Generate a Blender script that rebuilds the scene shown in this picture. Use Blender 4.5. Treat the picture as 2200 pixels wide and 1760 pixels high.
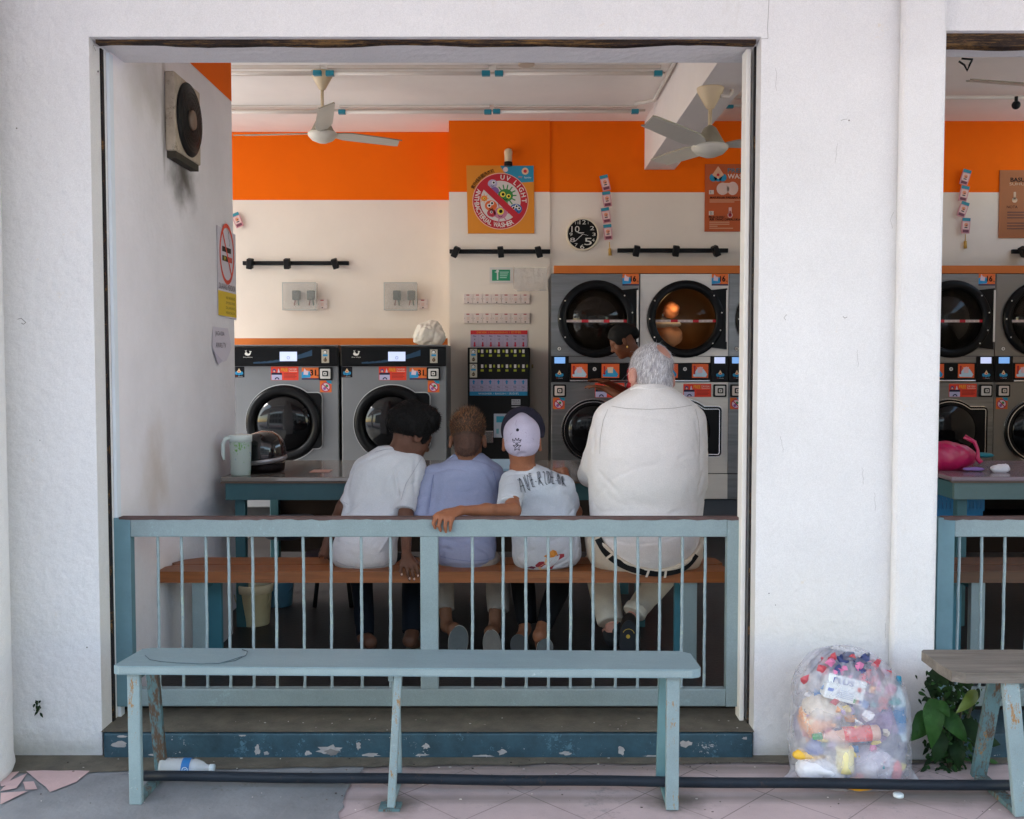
import bpy, bmesh, math, random
import numpy as np
from mathutils import Vector, Matrix
from mathutils.bvhtree import BVHTree
R_ = math.radians
random.seed(7); np.random.seed(7)
for o in list(bpy.data.objects): bpy.data.objects.remove(o)
scene = bpy.context.scene
col = scene.collection

# ---------------------------------------------------------------- camera, world, sun, exposure
CAMZ = 1.45; F_ = 2150.0; PITCH = math.atan(100/2150.0)
cd = bpy.data.cameras.new('camera'); cam = bpy.data.objects.new('camera', cd); col.objects.link(cam)
cam.location = (0, 0, CAMZ); cam.rotation_euler = (math.pi/2-PITCH, 0, 0)
cd.sensor_width = 36; cd.lens = 36*F_/2200; cd.clip_start = .05; cd.clip_end = 2000
scene.camera = cam
SUN_EL, SUN_AZ = R_(42), R_(258)     # azimuth measured from +Y clockwise: sun behind the camera, to the left
w = bpy.data.worlds.new('World'); scene.world = w; w.use_nodes = True
nt = w.node_tree; nt.nodes.clear()
sky = nt.nodes.new('ShaderNodeTexSky'); sky.sky_type = 'NISHITA'; sky.sun_disc = False
sky.sun_elevation = SUN_EL; sky.sun_rotation = SUN_AZ; sky.air_density = 1.6; sky.dust_density = 1.0; sky.ozone_density = .6
hs = nt.nodes.new('ShaderNodeHueSaturation'); hs.inputs['Saturation'].default_value = .95
bg = nt.nodes.new('ShaderNodeBackground'); bg.inputs[1].default_value = .15
wo = nt.nodes.new('ShaderNodeOutputWorld')
nt.links.new(sky.outputs[0], hs.inputs['Color']); nt.links.new(hs.outputs[0], bg.inputs[0]); nt.links.new(bg.outputs[0], wo.inputs[0])
sd = bpy.data.lights.new('sun', 'SUN'); sd.energy = 1.4; sd.angle = R_(24); sd.color = (1.0, .96, .91)
so = bpy.data.objects.new('sun', sd); col.objects.link(so)
dsun = Vector((math.sin(SUN_AZ)*math.cos(SUN_EL), math.cos(SUN_AZ)*math.cos(SUN_EL), math.sin(SUN_EL)))
so.rotation_euler = (-dsun).to_track_quat('-Z', 'Y').to_euler(); so.location = dsun*30
scene.view_settings.view_transform = 'Standard'; scene.view_settings.look = 'None'
scene.view_settings.exposure = EXPO = 2.32; scene.view_settings.gamma = 1
scene.render.engine = 'CYCLES'
scene.cycles.max_bounces = 10; scene.cycles.diffuse_bounces = 6; scene.cycles.transparent_max_bounces = 16

# ---------------------------------------------------------------- measuring: photograph pixel (2200x1760) -> point at depth Y
CP, SP = math.cos(PITCH), math.sin(PITCH)
def P(px, py, Y):
    u = (px-1100)/F_; v = (py-880)/F_
    dy = CP - v*SP; dz = -SP - v*CP
    t = Y/dy
    return Vector((u*t, Y, CAMZ+dz*t))
def PR(a, b, c, d, Y):      # pixel rect -> x0,z0(bottom),x1,z1(top)
    my = (b+d)/2
    return P(a, my, Y).x, P(a, max(b, d), Y).z, P(c, my, Y).x, P(a, min(b, d), Y).z

# ---------------------------------------------------------------- materials
MATS = {}
def nd(nt, t, **k):
    n = nt.nodes.new(t)
    for a, b in k.items(): setattr(n, a, b)
    return n
def mat(name, c, rough=.6, metal=0, var=0.0, vscale=3, bump=0, bscale=60, chips=None, spec=.5, emit=0, alpha=1, coat=0, stains_shade=None, stretch=(1, 1, 1), sheen=0, trans=0, bdist=.01, grain=0):
    if name in MATS: return MATS[name]
    m = bpy.data.materials.new(name); m.use_nodes = True; MATS[name] = m
    nt = m.node_tree; b = nt.nodes['Principled BSDF']; L = nt.links.new
    if max(c) < .05 and spec > .2 and rough > .2: spec = .16
    b.inputs['Base Color'].default_value = (*c, 1); b.inputs['Roughness'].default_value = rough
    b.inputs['Metallic'].default_value = metal; b.inputs['Specular IOR Level'].default_value = spec
    b.inputs['Alpha'].default_value = alpha; b.inputs['Coat Weight'].default_value = coat
    b.inputs['Transmission Weight'].default_value = trans
    if sheen: b.inputs['Sheen Weight'].default_value = sheen; b.inputs['Sheen Roughness'].default_value = .95
    if emit: b.inputs['Emission Color'].default_value = (*c, 1); b.inputs['Emission Strength'].default_value = emit
    if var or bump or chips or stains_shade or grain:
        tc = nd(nt, 'ShaderNodeTexCoord'); mp = nd(nt, 'ShaderNodeMapping'); mp.inputs['Scale'].default_value = stretch
        L(tc.outputs['Object'], mp.inputs[0]); V = mp.outputs[0]
        cur = None
        rgb = nd(nt, 'ShaderNodeRGB'); rgb.outputs[0].default_value = (*c, 1); cur = rgb.outputs[0]
        if var:
            n = nd(nt, 'ShaderNodeTexNoise'); n.inputs['Scale'].default_value = vscale; n.inputs['Detail'].default_value = 8; n.inputs['Roughness'].default_value = .65
            L(V, n.inputs['Vector'])
            mr = nd(nt, 'ShaderNodeMapRange'); mr.inputs[1].default_value = .3; mr.inputs[2].default_value = .72; mr.inputs[3].default_value = 1-var; mr.inputs[4].default_value = 1+var*.35
            L(n.outputs[0], mr.inputs[0])
            mx = nd(nt, 'ShaderNodeMix', data_type='RGBA', blend_type='MULTIPLY'); mx.inputs[0].default_value = 1
            L(cur, mx.inputs[6]); L(mr.outputs[0], mx.inputs[7]); cur = mx.outputs[2]
        if grain:
            n = nd(nt, 'ShaderNodeTexNoise'); n.inputs['Scale'].default_value = 330; n.inputs['Detail'].default_value = 3
            L(tc.outputs['Object'], n.inputs['Vector'])
            mr = nd(nt, 'ShaderNodeMapRange'); mr.inputs[1].default_value = .3; mr.inputs[2].default_value = .7; mr.inputs[3].default_value = 1-grain; mr.inputs[4].default_value = 1+grain*.5
            L(n.outputs[0], mr.inputs[0]); mx = nd(nt, 'ShaderNodeMix', data_type='RGBA', blend_type='MULTIPLY'); mx.inputs[0].default_value = 1
            L(cur, mx.inputs[6]); L(mr.outputs[0], mx.inputs[7]); cur = mx.outputs[2]
        for ch in (chips or []):       # (colour, scale, threshold, softness, stretch)
            cc, sc, th, sf = ch[:4]; st = ch[4] if len(ch) > 4 else (1, 1, 1)
            mp2 = nd(nt, 'ShaderNodeMapping'); mp2.inputs['Scale'].default_value = st; mp2.inputs['Location'].default_value = (sc*1.7, th*9, sc*.3)
            L(tc.outputs['Object'], mp2.inputs[0])
            n = nd(nt, 'ShaderNodeTexNoise'); n.inputs['Scale'].default_value = sc; n.inputs['Detail'].default_value = 6; n.inputs['Roughness'].default_value = .95
            L(mp2.outputs[0], n.inputs['Vector'])
            mr = nd(nt, 'ShaderNodeMapRange'); mr.inputs[1].default_value = th; mr.inputs[2].default_value = th+sf
            L(n.outputs[0], mr.inputs[0])
            mx = nd(nt, 'ShaderNodeMix', data_type='RGBA'); L(mr.outputs[0], mx.inputs[0]); L(cur, mx.inputs[6]); mx.inputs[7].default_value = (*cc, 1); cur = mx.outputs[2]
        for st in (stains_shade or []):      # (centre, radii, colour, strength): a ragged-edged mark for soot, dirt and painted shadow
            ce, rr, cc, sg = st
            mp3 = nd(nt, 'ShaderNodeMapping'); mp3.vector_type = 'POINT'
            mp3.inputs['Scale'].default_value = tuple(1/r for r in rr); mp3.inputs['Location'].default_value = tuple(-ce[i]/rr[i] for i in range(3))
            L(tc.outputs['Object'], mp3.inputs[0])
            ln = nd(nt, 'ShaderNodeVectorMath', operation='LENGTH'); L(mp3.outputs[0], ln.inputs[0])
            n = nd(nt, 'ShaderNodeTexNoise'); n.inputs['Scale'].default_value = 5; n.inputs['Detail'].default_value = 6; L(mp3.outputs[0], n.inputs['Vector'])
            n.inputs['Scale'].default_value = 2.2
            ad = nd(nt, 'ShaderNodeMath', operation='MULTIPLY_ADD'); L(n.outputs[0], ad.inputs[0]); ad.inputs[1].default_value = .9; L(ln.outputs['Value'], ad.inputs[2])
            mr = nd(nt, 'ShaderNodeMapRange'); mr.interpolation_type = 'SMOOTHSTEP'; mr.inputs[1].default_value = .45; mr.inputs[2].default_value = 1.45; mr.inputs[3].default_value = sg; mr.inputs[4].default_value = 0
            L(ad.outputs[0], mr.inputs[0])
            mx = nd(nt, 'ShaderNodeMix', data_type='RGBA'); L(mr.outputs[0], mx.inputs[0]); L(cur, mx.inputs[6]); mx.inputs[7].default_value = (*cc, 1); cur = mx.outputs[2]
        L(cur, b.inputs['Base Color'])
        if bump:
            n = nd(nt, 'ShaderNodeTexNoise'); n.inputs['Scale'].default_value = bscale; n.inputs['Detail'].default_value = 5
            L(V, n.inputs['Vector'])
            bp = nd(nt, 'ShaderNodeBump'); bp.inputs['Strength'].default_value = bump; bp.inputs['Distance'].default_value = bdist
            L(n.outputs[0], bp.inputs['Height']); L(bp.outputs[0], b.inputs['Normal'])
    return m
def flat(c, rough=.55):
    key = 'paint_%d_%d_%d' % tuple(int(round(x*255)) for x in c)
    return mat(key, c, rough)
def hexc(h):   # sRGB hex -> linear
    h = h.lstrip('#'); v = [int(h[i:i+2], 16)/255 for i in (0, 2, 4)]
    return tuple((x/12.92 if x <= .04045 else ((x+.055)/1.055)**2.4) for x in v)
def H(h, rough=.55): return flat(hexc(h), rough)

# ---------------------------------------------------------------- objects
def tag(o, label=None, cat=None, group=None, kind=None):
    if label: o['label'] = label
    if cat: o['category'] = cat
    if group: o['group'] = group
    if kind: o['kind'] = kind
    return o
def thing(name, loc, label, cat, group=None):
    o = bpy.data.objects.new(name, None); col.objects.link(o); o.location = loc; o.empty_display_size = .1
    return tag(o, label, cat, group)
def origin(o):
    v = Vector((0, 0, 0))
    while o is not None: v = v + Vector(o.location); o = o.parent
    return v
def kids(o): return [c for c in bpy.data.objects if c.parent == o]
def dup(o, loc=None, label=None, group=None, parent=None, rotz=None):
    c = o.copy(); col.objects.link(c); c.parent = parent
    if parent is None:
        if loc is not None: c.location = loc
        if rotz is not None: c.rotation_euler = (0, 0, rotz)
        if label: c['label'] = label
        if group: c['group'] = group
    for k in kids(o): dup(k, parent=c)
    return c

TXT = {}
def text_mesh(s, bold=0.0, sp=1.0):
    key = (s, bold, sp)
    if key in TXT: return TXT[key]
    cu = bpy.data.curves.new('t', 'FONT'); cu.body = s; cu.size = 1; cu.align_x = 'CENTER'; cu.align_y = 'CENTER'; cu.offset = bold; cu.space_character = sp
    cu.resolution_u = 3
    ob = bpy.data.objects.new('t', cu); me = bpy.data.meshes.new_from_object(ob)
    V = [tuple(v.co)[:2] for v in me.vertices]; Fc = [tuple(p.vertices) for p in me.polygons]
    if V:
        a = np.array(V); lo = a.min(0); hi = a.max(0)
        V = (a-(lo+hi)/2)
        wd, ht = hi-lo
    else: V = np.zeros((0, 2)); wd = ht = 1
    bpy.data.objects.remove(ob); bpy.data.meshes.remove(me); bpy.data.curves.remove(cu)
    TXT[key] = (V, Fc, float(wd), float(ht)); return TXT[key]

class MB:
    """collects shapes into one mesh object"""
    def __init__(s, o=(0, 0, 0), u=(1, 0, 0), v=(0, 0, 1), n=(0, -1, 0)):
        s.bm = bmesh.new(); s.mats = []; s.fr(o, u, v, n)
    def fr(s, o, u=(1, 0, 0), v=(0, 0, 1), n=(0, -1, 0)):
        s.o, s.u, s.v, s.n = Vector(o), Vector(u).normalized(), Vector(v).normalized(), Vector(n).normalized(); return s
    def mi(s, m):
        if m not in s.mats: s.mats.append(m)
        return s.mats.index(m)
    def W(s, a, b, d=0): return s.o+s.u*a+s.v*b+s.n*d
    def face(s, pts, m, smooth=False):
        vs = [s.bm.verts.new(p) for p in pts]
        try: f = s.bm.faces.new(vs)
        except ValueError: return
        f.material_index = s.mi(m); f.smooth = smooth
    def poly(s, uv, d, m): s.face([s.W(a, b, d) for a, b in uv], m)
    def rect(s, a, b, c, e, d, m): s.poly([(a, b), (c, b), (c, e), (a, e)], d, m)
    def disk(s, a, b, r, d, m, n=28, sy=1, rot=0, a0=0, a1=360):
        pts = []
        full = (a1-a0) >= 360
        k = n if full else n+1
        for i in range(k):
            t = R_(a0+(a1-a0)*i/n); x, y = r*math.cos(t), r*sy*math.sin(t)
            c_, s_ = math.cos(rot), math.sin(rot)
            pts.append((a+x*c_-y*s_, b+x*s_+y*c_))
        s.poly(pts, d, m)
    def ring(s, a, b, r0, r1, d, m, n=36, a0=0, a1=360, sy=1):
        for i in range(n):
            t0, t1 = R_(a0+(a1-a0)*i/n), R_(a0+(a1-a0)*(i+1)/n)
            s.poly([(a+r0*math.cos(t0), b+sy*r0*math.sin(t0)), (a+r1*math.cos(t0), b+sy*r1*math.sin(t0)), (a+r1*math.cos(t1), b+sy*r1*math.sin(t1)), (a+r0*math.cos(t1), b+sy*r0*math.sin(t1))], d, m)
    def line(s, a, b, c, e, w_, d, m):
        dx, dy = c-a, e-b; l = math.hypot(dx, dy) or 1; nx, ny = -dy/l*w_/2, dx/l*w_/2
        s.poly([(a+nx, b+ny), (c+nx, e+ny), (c-nx, e-ny), (a-nx, b-ny)], d, m)
    def text(s, t, a, b, h, d, m, w_=None, rot=0, bold=0.0, sp=1.0):
        V, Fc, wd, ht = text_mesh(t, bold, sp)
        sc = h/ht if ht else h; sx = sc if w_ is None else w_/wd
        c_, s_ = math.cos(rot), math.sin(rot)
        vs = []
        for x, y in V:
            x *= sx; y *= sc
            vs.append(s.bm.verts.new(s.W(a+x*c_-y*s_, b+x*s_+y*c_, d)))
        for f in Fc:
            try: q = s.bm.faces.new([vs[i] for i in f]); q.material_index = s.mi(m)
            except ValueError: pass
    def arctext(s, t, a, b, r, ang0, ang1, h, d, m, inward=False, bold=0.0, aspect=.62):
        n = len(t)
        wsum = []
        for ch in t: wsum.append(.5 if ch in 'I-. ' else 1.0 if ch not in 'W' else 1.25)
        tot = sum(wsum); acc = 0
        for i, ch in enumerate(t):
            f = (acc+wsum[i]/2)/tot; acc += wsum[i]
            an = R_(ang0+(ang1-ang0)*f)
            if ch == ' ': continue
            V, Fc, wd, ht = text_mesh(ch, bold)
            rot = an-math.pi/2 if not inward else an+math.pi/2
            hh = h if ch != '-' else h*.14
            s.text(ch, a+r*math.cos(an), b+r*math.sin(an), hh, d, m, rot=rot, bold=bold, w_=min(wd/ht*hh, wsum[i]*h*aspect*1.1) if ch not in 'I-' else None)
    def slab(s, uv, d0, d1, m, smooth=False):
        n = len(uv)
        A = [s.bm.verts.new(s.W(a, b, d0)) for a, b in uv]; B = [s.bm.verts.new(s.W(a, b, d1)) for a, b in uv]
        fs = [s.bm.faces.new(B), s.bm.faces.new(A[::-1])]
        for i in range(n):
            f = s.bm.faces.new([A[i], A[(i+1) % n], B[(i+1) % n], B[i]]); f.smooth = smooth; fs.append(f)
        for f in fs: f.material_index = s.mi(m)
    def box(s, lo, hi, m, bev=0, seg=2):
        lo = Vector(lo); hi = Vector(hi)
        r = bmesh.ops.create_cube(s.bm, size=1, matrix=Matrix.Translation((lo+hi)/2) @ Matrix.Diagonal((*(abs(x) for x in (hi-lo)), 1)))
        s._fin(r['verts'], m, bev, seg)
    def _fin(s, verts, m, bev=0, seg=2):
        fs = set(f for v in verts for f in v.link_faces)
        for f in fs: f.material_index = s.mi(m)
        if bev:
            es = list(set(e for v in verts for e in v.link_edges))
            bmesh.ops.bevel(s.bm, geom=es, offset=bev, segments=seg, affect='EDGES', profile=.5, material=-1)
    def obox(s, c, size, rot, m, bev=0, seg=2):     # oriented box, rot = Matrix 3x3 or euler tuple
        if not isinstance(rot, Matrix):
            from mathutils import Euler
            rot = Euler(rot).to_matrix()
        r = bmesh.ops.create_cube(s.bm, size=1, matrix=Matrix.Translation(c) @ rot.to_4x4() @ Matrix.Diagonal((*size, 1)))
        s._fin(r['verts'], m, bev, seg)
    def tube(s, pts, r, m, n=10, smooth=True, caps=True):
        pts = [Vector(p) for p in pts]; k = len(pts)
        rs = r if isinstance(r, (list, tuple)) else [r]*k
        prev = None; rings = []
        for i, p in enumerate(pts):
            t = (pts[min(i+1, k-1)]-pts[max(i-1, 0)]).normalized()
            if prev is None:
                a = Vector((0, 0, 1)) if abs(t.z) < .9 else Vector((1, 0, 0)); x = t.cross(a).normalized()
            else: x = (prev-t*prev.dot(t)).normalized()
            prev = x; y = t.cross(x)
            rings.append([s.bm.verts.new(p+(x*math.cos(2*math.pi*j/n)+y*math.sin(2*math.pi*j/n))*rs[i]) for j in range(n)])
        mi = s.mi(m)
        for i in range(k-1):
            for j in range(n):
                f = s.bm.faces.new([rings[i][j], rings[i][(j+1) % n], rings[i+1][(j+1) % n], rings[i+1][j]]); f.material_index = mi; f.smooth = smooth
        if caps:
            for rg in (rings[0][::-1], rings[-1]):
                f = s.bm.faces.new(rg); f.material_index = mi
    def ribbon(s, pts, wvec, m, thick=0, smooth=True):
        pts = [Vector(p) for p in pts]
        ws = wvec if isinstance(wvec, list) else [Vector(wvec)]*len(pts)
        A = [s.bm.verts.new(p+w) for p, w in zip(pts, ws)]; B = [s.bm.verts.new(p-w) for p, w in zip(pts, ws)]
        for i in range(len(pts)-1):
            f = s.bm.faces.new([A[i], A[i+1], B[i+1], B[i]]); f.material_index = s.mi(m); f.smooth = smooth
    def lathe(s, prof, c, m, axis=(0, 0, 1), n=32, smooth=True, caps=True, sy=1.0):
        c = Vector(c); ax = Vector(axis).normalized(); a = Vector((0, 0, 1)) if abs(ax.z) < .9 else Vector((1, 0, 0))
        x = ax.cross(a).normalized(); y = ax.cross(x); rings = []
        for r, h in prof:
            rings.append([s.bm.verts.new(c+ax*h+(x*math.cos(2*math.pi*j/n)+y*math.sin(2*math.pi*j/n)*sy)*max(r, 1e-4)) for j in range(n)])
        mi = s.mi(m)
        for i in range(len(prof)-1):
            for j in range(n):
                f = s.bm.faces.new([rings[i][j], rings[i][(j+1) % n], rings[i+1][(j+1) % n], rings[i+1][j]]); f.material_index = mi; f.smooth = smooth
        if caps:
            for rg in (rings[0][::-1], rings[-1]):
                f = s.bm.faces.new(rg); f.material_index = mi
    def ball(s, c, r, m, rot=None, n=20):
        if not isinstance(r, (tuple, list)): r = (r, r, r)
        M_ = Matrix.Translation(c) @ (rot.to_4x4() if rot else Matrix.Identity(4)) @ Matrix.Diagonal((*r, 1))
        q = bmesh.ops.create_uvsphere(s.bm, u_segments=n, v_segments=max(8, n//2), radius=1, matrix=M_)
        for f in set(f for v in q['verts'] for f in v.link_faces): f.material_index = s.mi(m); f.smooth = True
    def build(s, name, parent=None, label=None, cat=None, group=None, kind=None, recalc=False, keep=False):
        off = origin(parent) if parent is not None else Vector((0, 0, 0))
        if recalc: bmesh.ops.recalc_face_normals(s.bm, faces=s.bm.faces[:])
        if parent is None and kind != 'structure' and not keep and len(s.bm.verts):
            lo = Vector((min(v.co.x for v in s.bm.verts), min(v.co.y for v in s.bm.verts), min(v.co.z for v in s.bm.verts)))
            hi = Vector((max(v.co.x for v in s.bm.verts), max(v.co.y for v in s.bm.verts), max(v.co.z for v in s.bm.verts)))
            off = Vector(((lo.x+hi.x)/2, (lo.y+hi.y)/2, lo.z))
        bmesh.ops.translate(s.bm, verts=s.bm.verts[:], vec=-off)
        me = bpy.data.meshes.new(name); s.bm.to_mesh(me); s.bm.free()
        for m in s.mats: me.materials.append(m)
        o = bpy.data.objects.new(name, me); col.objects.link(o)
        if parent is not None: o.parent = parent
        else: o.location = off
        return tag(o, label, cat, group, kind)
def rr(a, b, c, d, r, n=5):      # rounded rectangle outline
    pts = []
    for (x, y, s0) in ((c-r, b+r, -90), (c-r, d-r, 0), (a+r, d-r, 90), (a+r, b+r, 180)):
        for i in range(n+1):
            t = R_(s0+90*i/n); pts.append((x+r*math.cos(t), y+r*math.sin(t)))
    return pts
# ---------------------------------------------------------------- signed distance modelling (surface nets)
class Field:
    def __init__(s, lo, hi, h):
        s.h = h; s.lo = np.array(lo, 'f4'); s.n = np.ceil((np.array(hi)-np.array(lo))/h).astype(int)+1
        s.F = np.full(tuple(s.n), .12, 'f4')
        s.ax = [s.lo[i]+h*np.arange(s.n[i], dtype='f4') for i in range(3)]
    def sub(s, lo, hi):
        a = np.clip(np.floor((np.array(lo)-s.lo)/s.h).astype(int), 0, s.n-1); b = np.clip(np.ceil((np.array(hi)-s.lo)/s.h).astype(int)+1, 1, s.n)
        b = np.maximum(b, a+1)
        sl = tuple(slice(a[i], b[i]) for i in range(3))
        return sl, s.ax[0][sl[0]][:, None, None], s.ax[1][sl[1]][None, :, None], s.ax[2][sl[2]][None, None, :]
    def put(s, fn, lo, hi, k=.02, mode='u'):
        mg = .06+k
        sl, X, Y, Z = s.sub(np.array(lo)-mg, np.array(hi)+mg)
        d = fn(X, Y, Z).astype('f4'); a = s.F[sl]
        if mode == 'u':
            h = np.clip(.5+.5*(d-a)/k, 0, 1) if k > 1e-5 else (a < d).astype('f4')
            s.F[sl] = d*(1-h)+a*h-k*h*(1-h)
        else:   # subtract
            d = -d; h = np.clip(.5-.5*(d-a)/k, 0, 1); s.F[sl] = d*(1-h)+a*h+k*h*(1-h)
    def cone(s, a, b, ra, rb, k=.02, flat=False, mode='u', flatstart=False):
        a = np.array(a, 'f4'); b = np.array(b, 'f4'); ab = b-a; L2 = float(ab@ab) or 1e-9; L = math.sqrt(L2)
        def fn(X, Y, Z):
            px, py, pz = X-a[0], Y-a[1], Z-a[2]
            t0 = (px*ab[0]+py*ab[1]+pz*ab[2])/L2; t = np.clip(t0, 0, 1)
            d = np.sqrt((px-t*ab[0])**2+(py-t*ab[1])**2+(pz-t*ab[2])**2)-(ra+(rb-ra)*t)
            if flat: d = np.maximum(d, (t0-1)*L)
            if flatstart: d = np.maximum(d, -t0*L)
            return d
        r = max(ra, rb); s.put(fn, np.minimum(a, b)-r, np.maximum(a, b)+r, k, mode)
    def ell(s, c, r, rot=None, k=.02, mode='u'):
        c = np.array(c, 'f4'); r = np.array(r, 'f4')
        M_ = np.array(rot, 'f4') if rot is not None else np.eye(3, dtype='f4')
        def fn(X, Y, Z):
            p = (X-c[0], Y-c[1], Z-c[2])
            q = [M_[0, i]*p[0]+M_[1, i]*p[1]+M_[2, i]*p[2] for i in range(3)]
            k0 = np.sqrt((q[0]/r[0])**2+(q[1]/r[1])**2+(q[2]/r[2])**2); k1 = np.sqrt((q[0]/r[0]**2)**2+(q[1]/r[1]**2)**2+(q[2]/r[2]**2)**2)+1e-6
            return k0*(k0-1)/k1
        m = float(max(r)); s.put(fn, c-m, c+m, k, mode)
    def loft(s, rows, k=.03, n=2.3, grow=0, cut=None, caps=True):
        """rows (z,cx,cy,a,b) any order; smooth in between"""
        rows = sorted(rows); A = np.array(rows, 'f4'); z = A[:, 0]
        zz = np.linspace(z[0], z[-1], 240)
        def sm(y):
            v = np.interp(zz, z, y); ker = np.hanning(23); ker /= ker.sum(); return np.convolve(np.pad(v, 11, 'edge'), ker, 'valid')
        cx, cy, a, b = (sm(A[:, i]) for i in (1, 2, 3, 4))
        def fn(X, Y, Z):
            I = lambda y: np.interp(Z.ravel(), zz, y)[None, None, :].astype('f4')
            aa, bb = I(a)+grow, I(b)+grow
            u = np.abs(X-I(cx))/aa; v = np.abs(Y-I(cy))/bb
            d = ((u**n+v**n)**(1/n)-1)*np.minimum(aa, bb)
            if caps: d = np.maximum(d, np.maximum(z[0]-grow-Z, Z-z[-1]-grow))
            if cut is not None: d = np.maximum(d, cut(X, Y, Z))
            return d
        m = A[:, 3:5].max()+grow
        s.put(fn, (A[:, 1].min()-m, A[:, 2].min()-m, z[0]-grow), (A[:, 1].max()+m, A[:, 2].max()+m, z[-1]+grow), k)
    def mesh(s, smooth=1):
        F = s.F; S = F < 0; nx, ny, nz = F.shape
        cnt = np.zeros((nx-1, ny-1, nz-1), 'i1'); offs = [(i, j, k) for i in (0, 1) for j in (0, 1) for k in (0, 1)]
        for (i, j, k) in offs: cnt += S[i:nx-1+i, j:ny-1+j, k:nz-1+k]
        mask = (cnt > 0) & (cnt < 8); idx = np.argwhere(mask)
        ids = np.full(mask.shape, -1, 'i4'); ids[mask] = np.arange(len(idx))
        acc = np.zeros((len(idx), 3)); num = np.zeros(len(idx))
        for a in offs:
            for ax in range(3):
                if a[ax]: continue
                b = list(a); b[ax] = 1
                f0 = F[idx[:, 0]+a[0], idx[:, 1]+a[1], idx[:, 2]+a[2]]; f1 = F[idx[:, 0]+b[0], idx[:, 1]+b[1], idx[:, 2]+b[2]]
                c = (f0 < 0) != (f1 < 0); t = np.where(c, f0/np.where(c, f0-f1, 1), 0)
                p = np.array(a)[None, :]+t[:, None]*(np.array(b)-np.array(a))[None, :]
                acc += p*c[:, None]; num += c
        V = (idx+acc/num[:, None])*s.h+s.lo
        Q = []
        for ax in range(3):
            sl0 = [slice(None)]*3; sl1 = [slice(None)]*3; sl0[ax] = slice(0, -1); sl1[ax] = slice(1, None)
            A_, B_ = S[tuple(sl0)], S[tuple(sl1)]
            for sg in (0, 1):
                e = np.argwhere((A_ & ~B_) if sg == 0 else (~A_ & B_))
                u, v = (ax+1) % 3, (ax+2) % 3
                e = e[(e[:, u] > 0) & (e[:, v] > 0) & (e[:, u] < s.n[u]-1) & (e[:, v] < s.n[v]-1)]
                q = []
                for (du, dv) in ((0, 0), (-1, 0), (-1, -1), (0, -1)):
                    c = e.copy(); c[:, u] += du; c[:, v] += dv; q.append(ids[c[:, 0], c[:, 1], c[:, 2]])
                q = np.stack(q, 1)
                if sg == 1: q = q[:, ::-1]
                Q.append(q)
        Q = np.concatenate(Q); Q = Q[(Q >= 0).all(1)]
        # keep quality: laplacian smoothing
        E = np.concatenate([Q[:, [0, 1]], Q[:, [1, 2]], Q[:, [2, 3]], Q[:, [3, 0]]])
        deg = np.bincount(E.ravel(), minlength=len(V))[:, None]+1e-9
        for _ in range(smooth):
            sm_ = np.zeros_like(V)
            for i in range(3): sm_[:, i] = np.bincount(E[:, 0], V[E[:, 1], i], len(V))+np.bincount(E[:, 1], V[E[:, 0], i], len(V))
            V = V*.4+sm_/deg*.6
        return V, Q
def normals(V, Q):
    n = np.cross(V[Q[:, 2]]-V[Q[:, 0]], V[Q[:, 3]]-V[Q[:, 1]]); N = np.zeros_like(V)
    for i in range(3):
        for j in range(4): N[:, i] += np.bincount(Q[:, j], n[:, i], len(V))
    return N/(np.linalg.norm(N, axis=1)[:, None]+1e-12)
def vnoise(V, s, seed=0):
    """cheap smooth pseudo noise -1..1"""
    r = np.random.RandomState(seed); out = np.zeros(len(V))
    for o_ in range(4):
        k = r.normal(size=(3,)); k /= np.linalg.norm(k); k2 = r.normal(size=(3,)); k2 /= np.linalg.norm(k2)
        out += np.sin(V@k*s*(1+.37*o_)+r.rand()*6+1.7*np.sin(V@k2*s*.7+r.rand()*6))
    return out/4
def ridge(V, p0, p1, w, amp, taper=True):
    """a fold: gaussian ridge (amp>0) or groove along segment p0-p1"""
    p0 = np.array(p0); p1 = np.array(p1); ab = p1-p0; L2 = ab@ab
    t = np.clip((V-p0)@ab/L2, 0, 1); d = np.linalg.norm(V-(p0+t[:, None]*ab), axis=1)
    a = np.sin(np.clip(t, 0.02, .98)*math.pi)**.5 if taper else 1
    return amp*a*np.exp(-(d/w)**2)
def to_obj(V, Q, name, m, parent, label=None, cat=None, group=None, mats=None, midx=None):
    off = np.array(origin(parent)) if parent is not None else np.array([V[:, 0].mean(), V[:, 1].mean(), V[:, 2].min()])
    me = bpy.data.meshes.new(name); W_ = (V-off).astype('f4')
    me.vertices.add(len(V)); me.vertices.foreach_set('co', W_.ravel())
    me.loops.add(Q.size); me.loops.foreach_set('vertex_index', Q.ravel().astype('i4'))
    me.polygons.add(len(Q)); me.polygons.foreach_set('loop_start', np.arange(0, Q.size, 4, dtype='i4'))
    me.polygons.foreach_set('use_smooth', np.ones(len(Q), bool))
    for q in (mats or [m]): me.materials.append(q)
    if midx is not None: me.polygons.foreach_set('material_index', midx.astype('i4'))
    me.update(calc_edges=True); me.validate()
    o = bpy.data.objects.new(name, me); col.objects.link(o)
    if parent is not None: o.parent = parent
    else: o.location = off
    return tag(o, label, cat, group)
def bvh(V, Q): return BVHTree.FromPolygons([tuple(v) for v in V], [tuple(int(i) for i in q) for q in Q])
def hitpx(bv, px, py, off=.003):
    c = Vector((0, 0, CAMZ)); d = (P(px, py, 1)-c).normalized()
    h = bv.ray_cast(c, d)
    if h[0] is None: return None, None
    n = h[1] if h[1].dot(d) < 0 else -h[1]
    return h[0]+n*off, n
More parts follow.
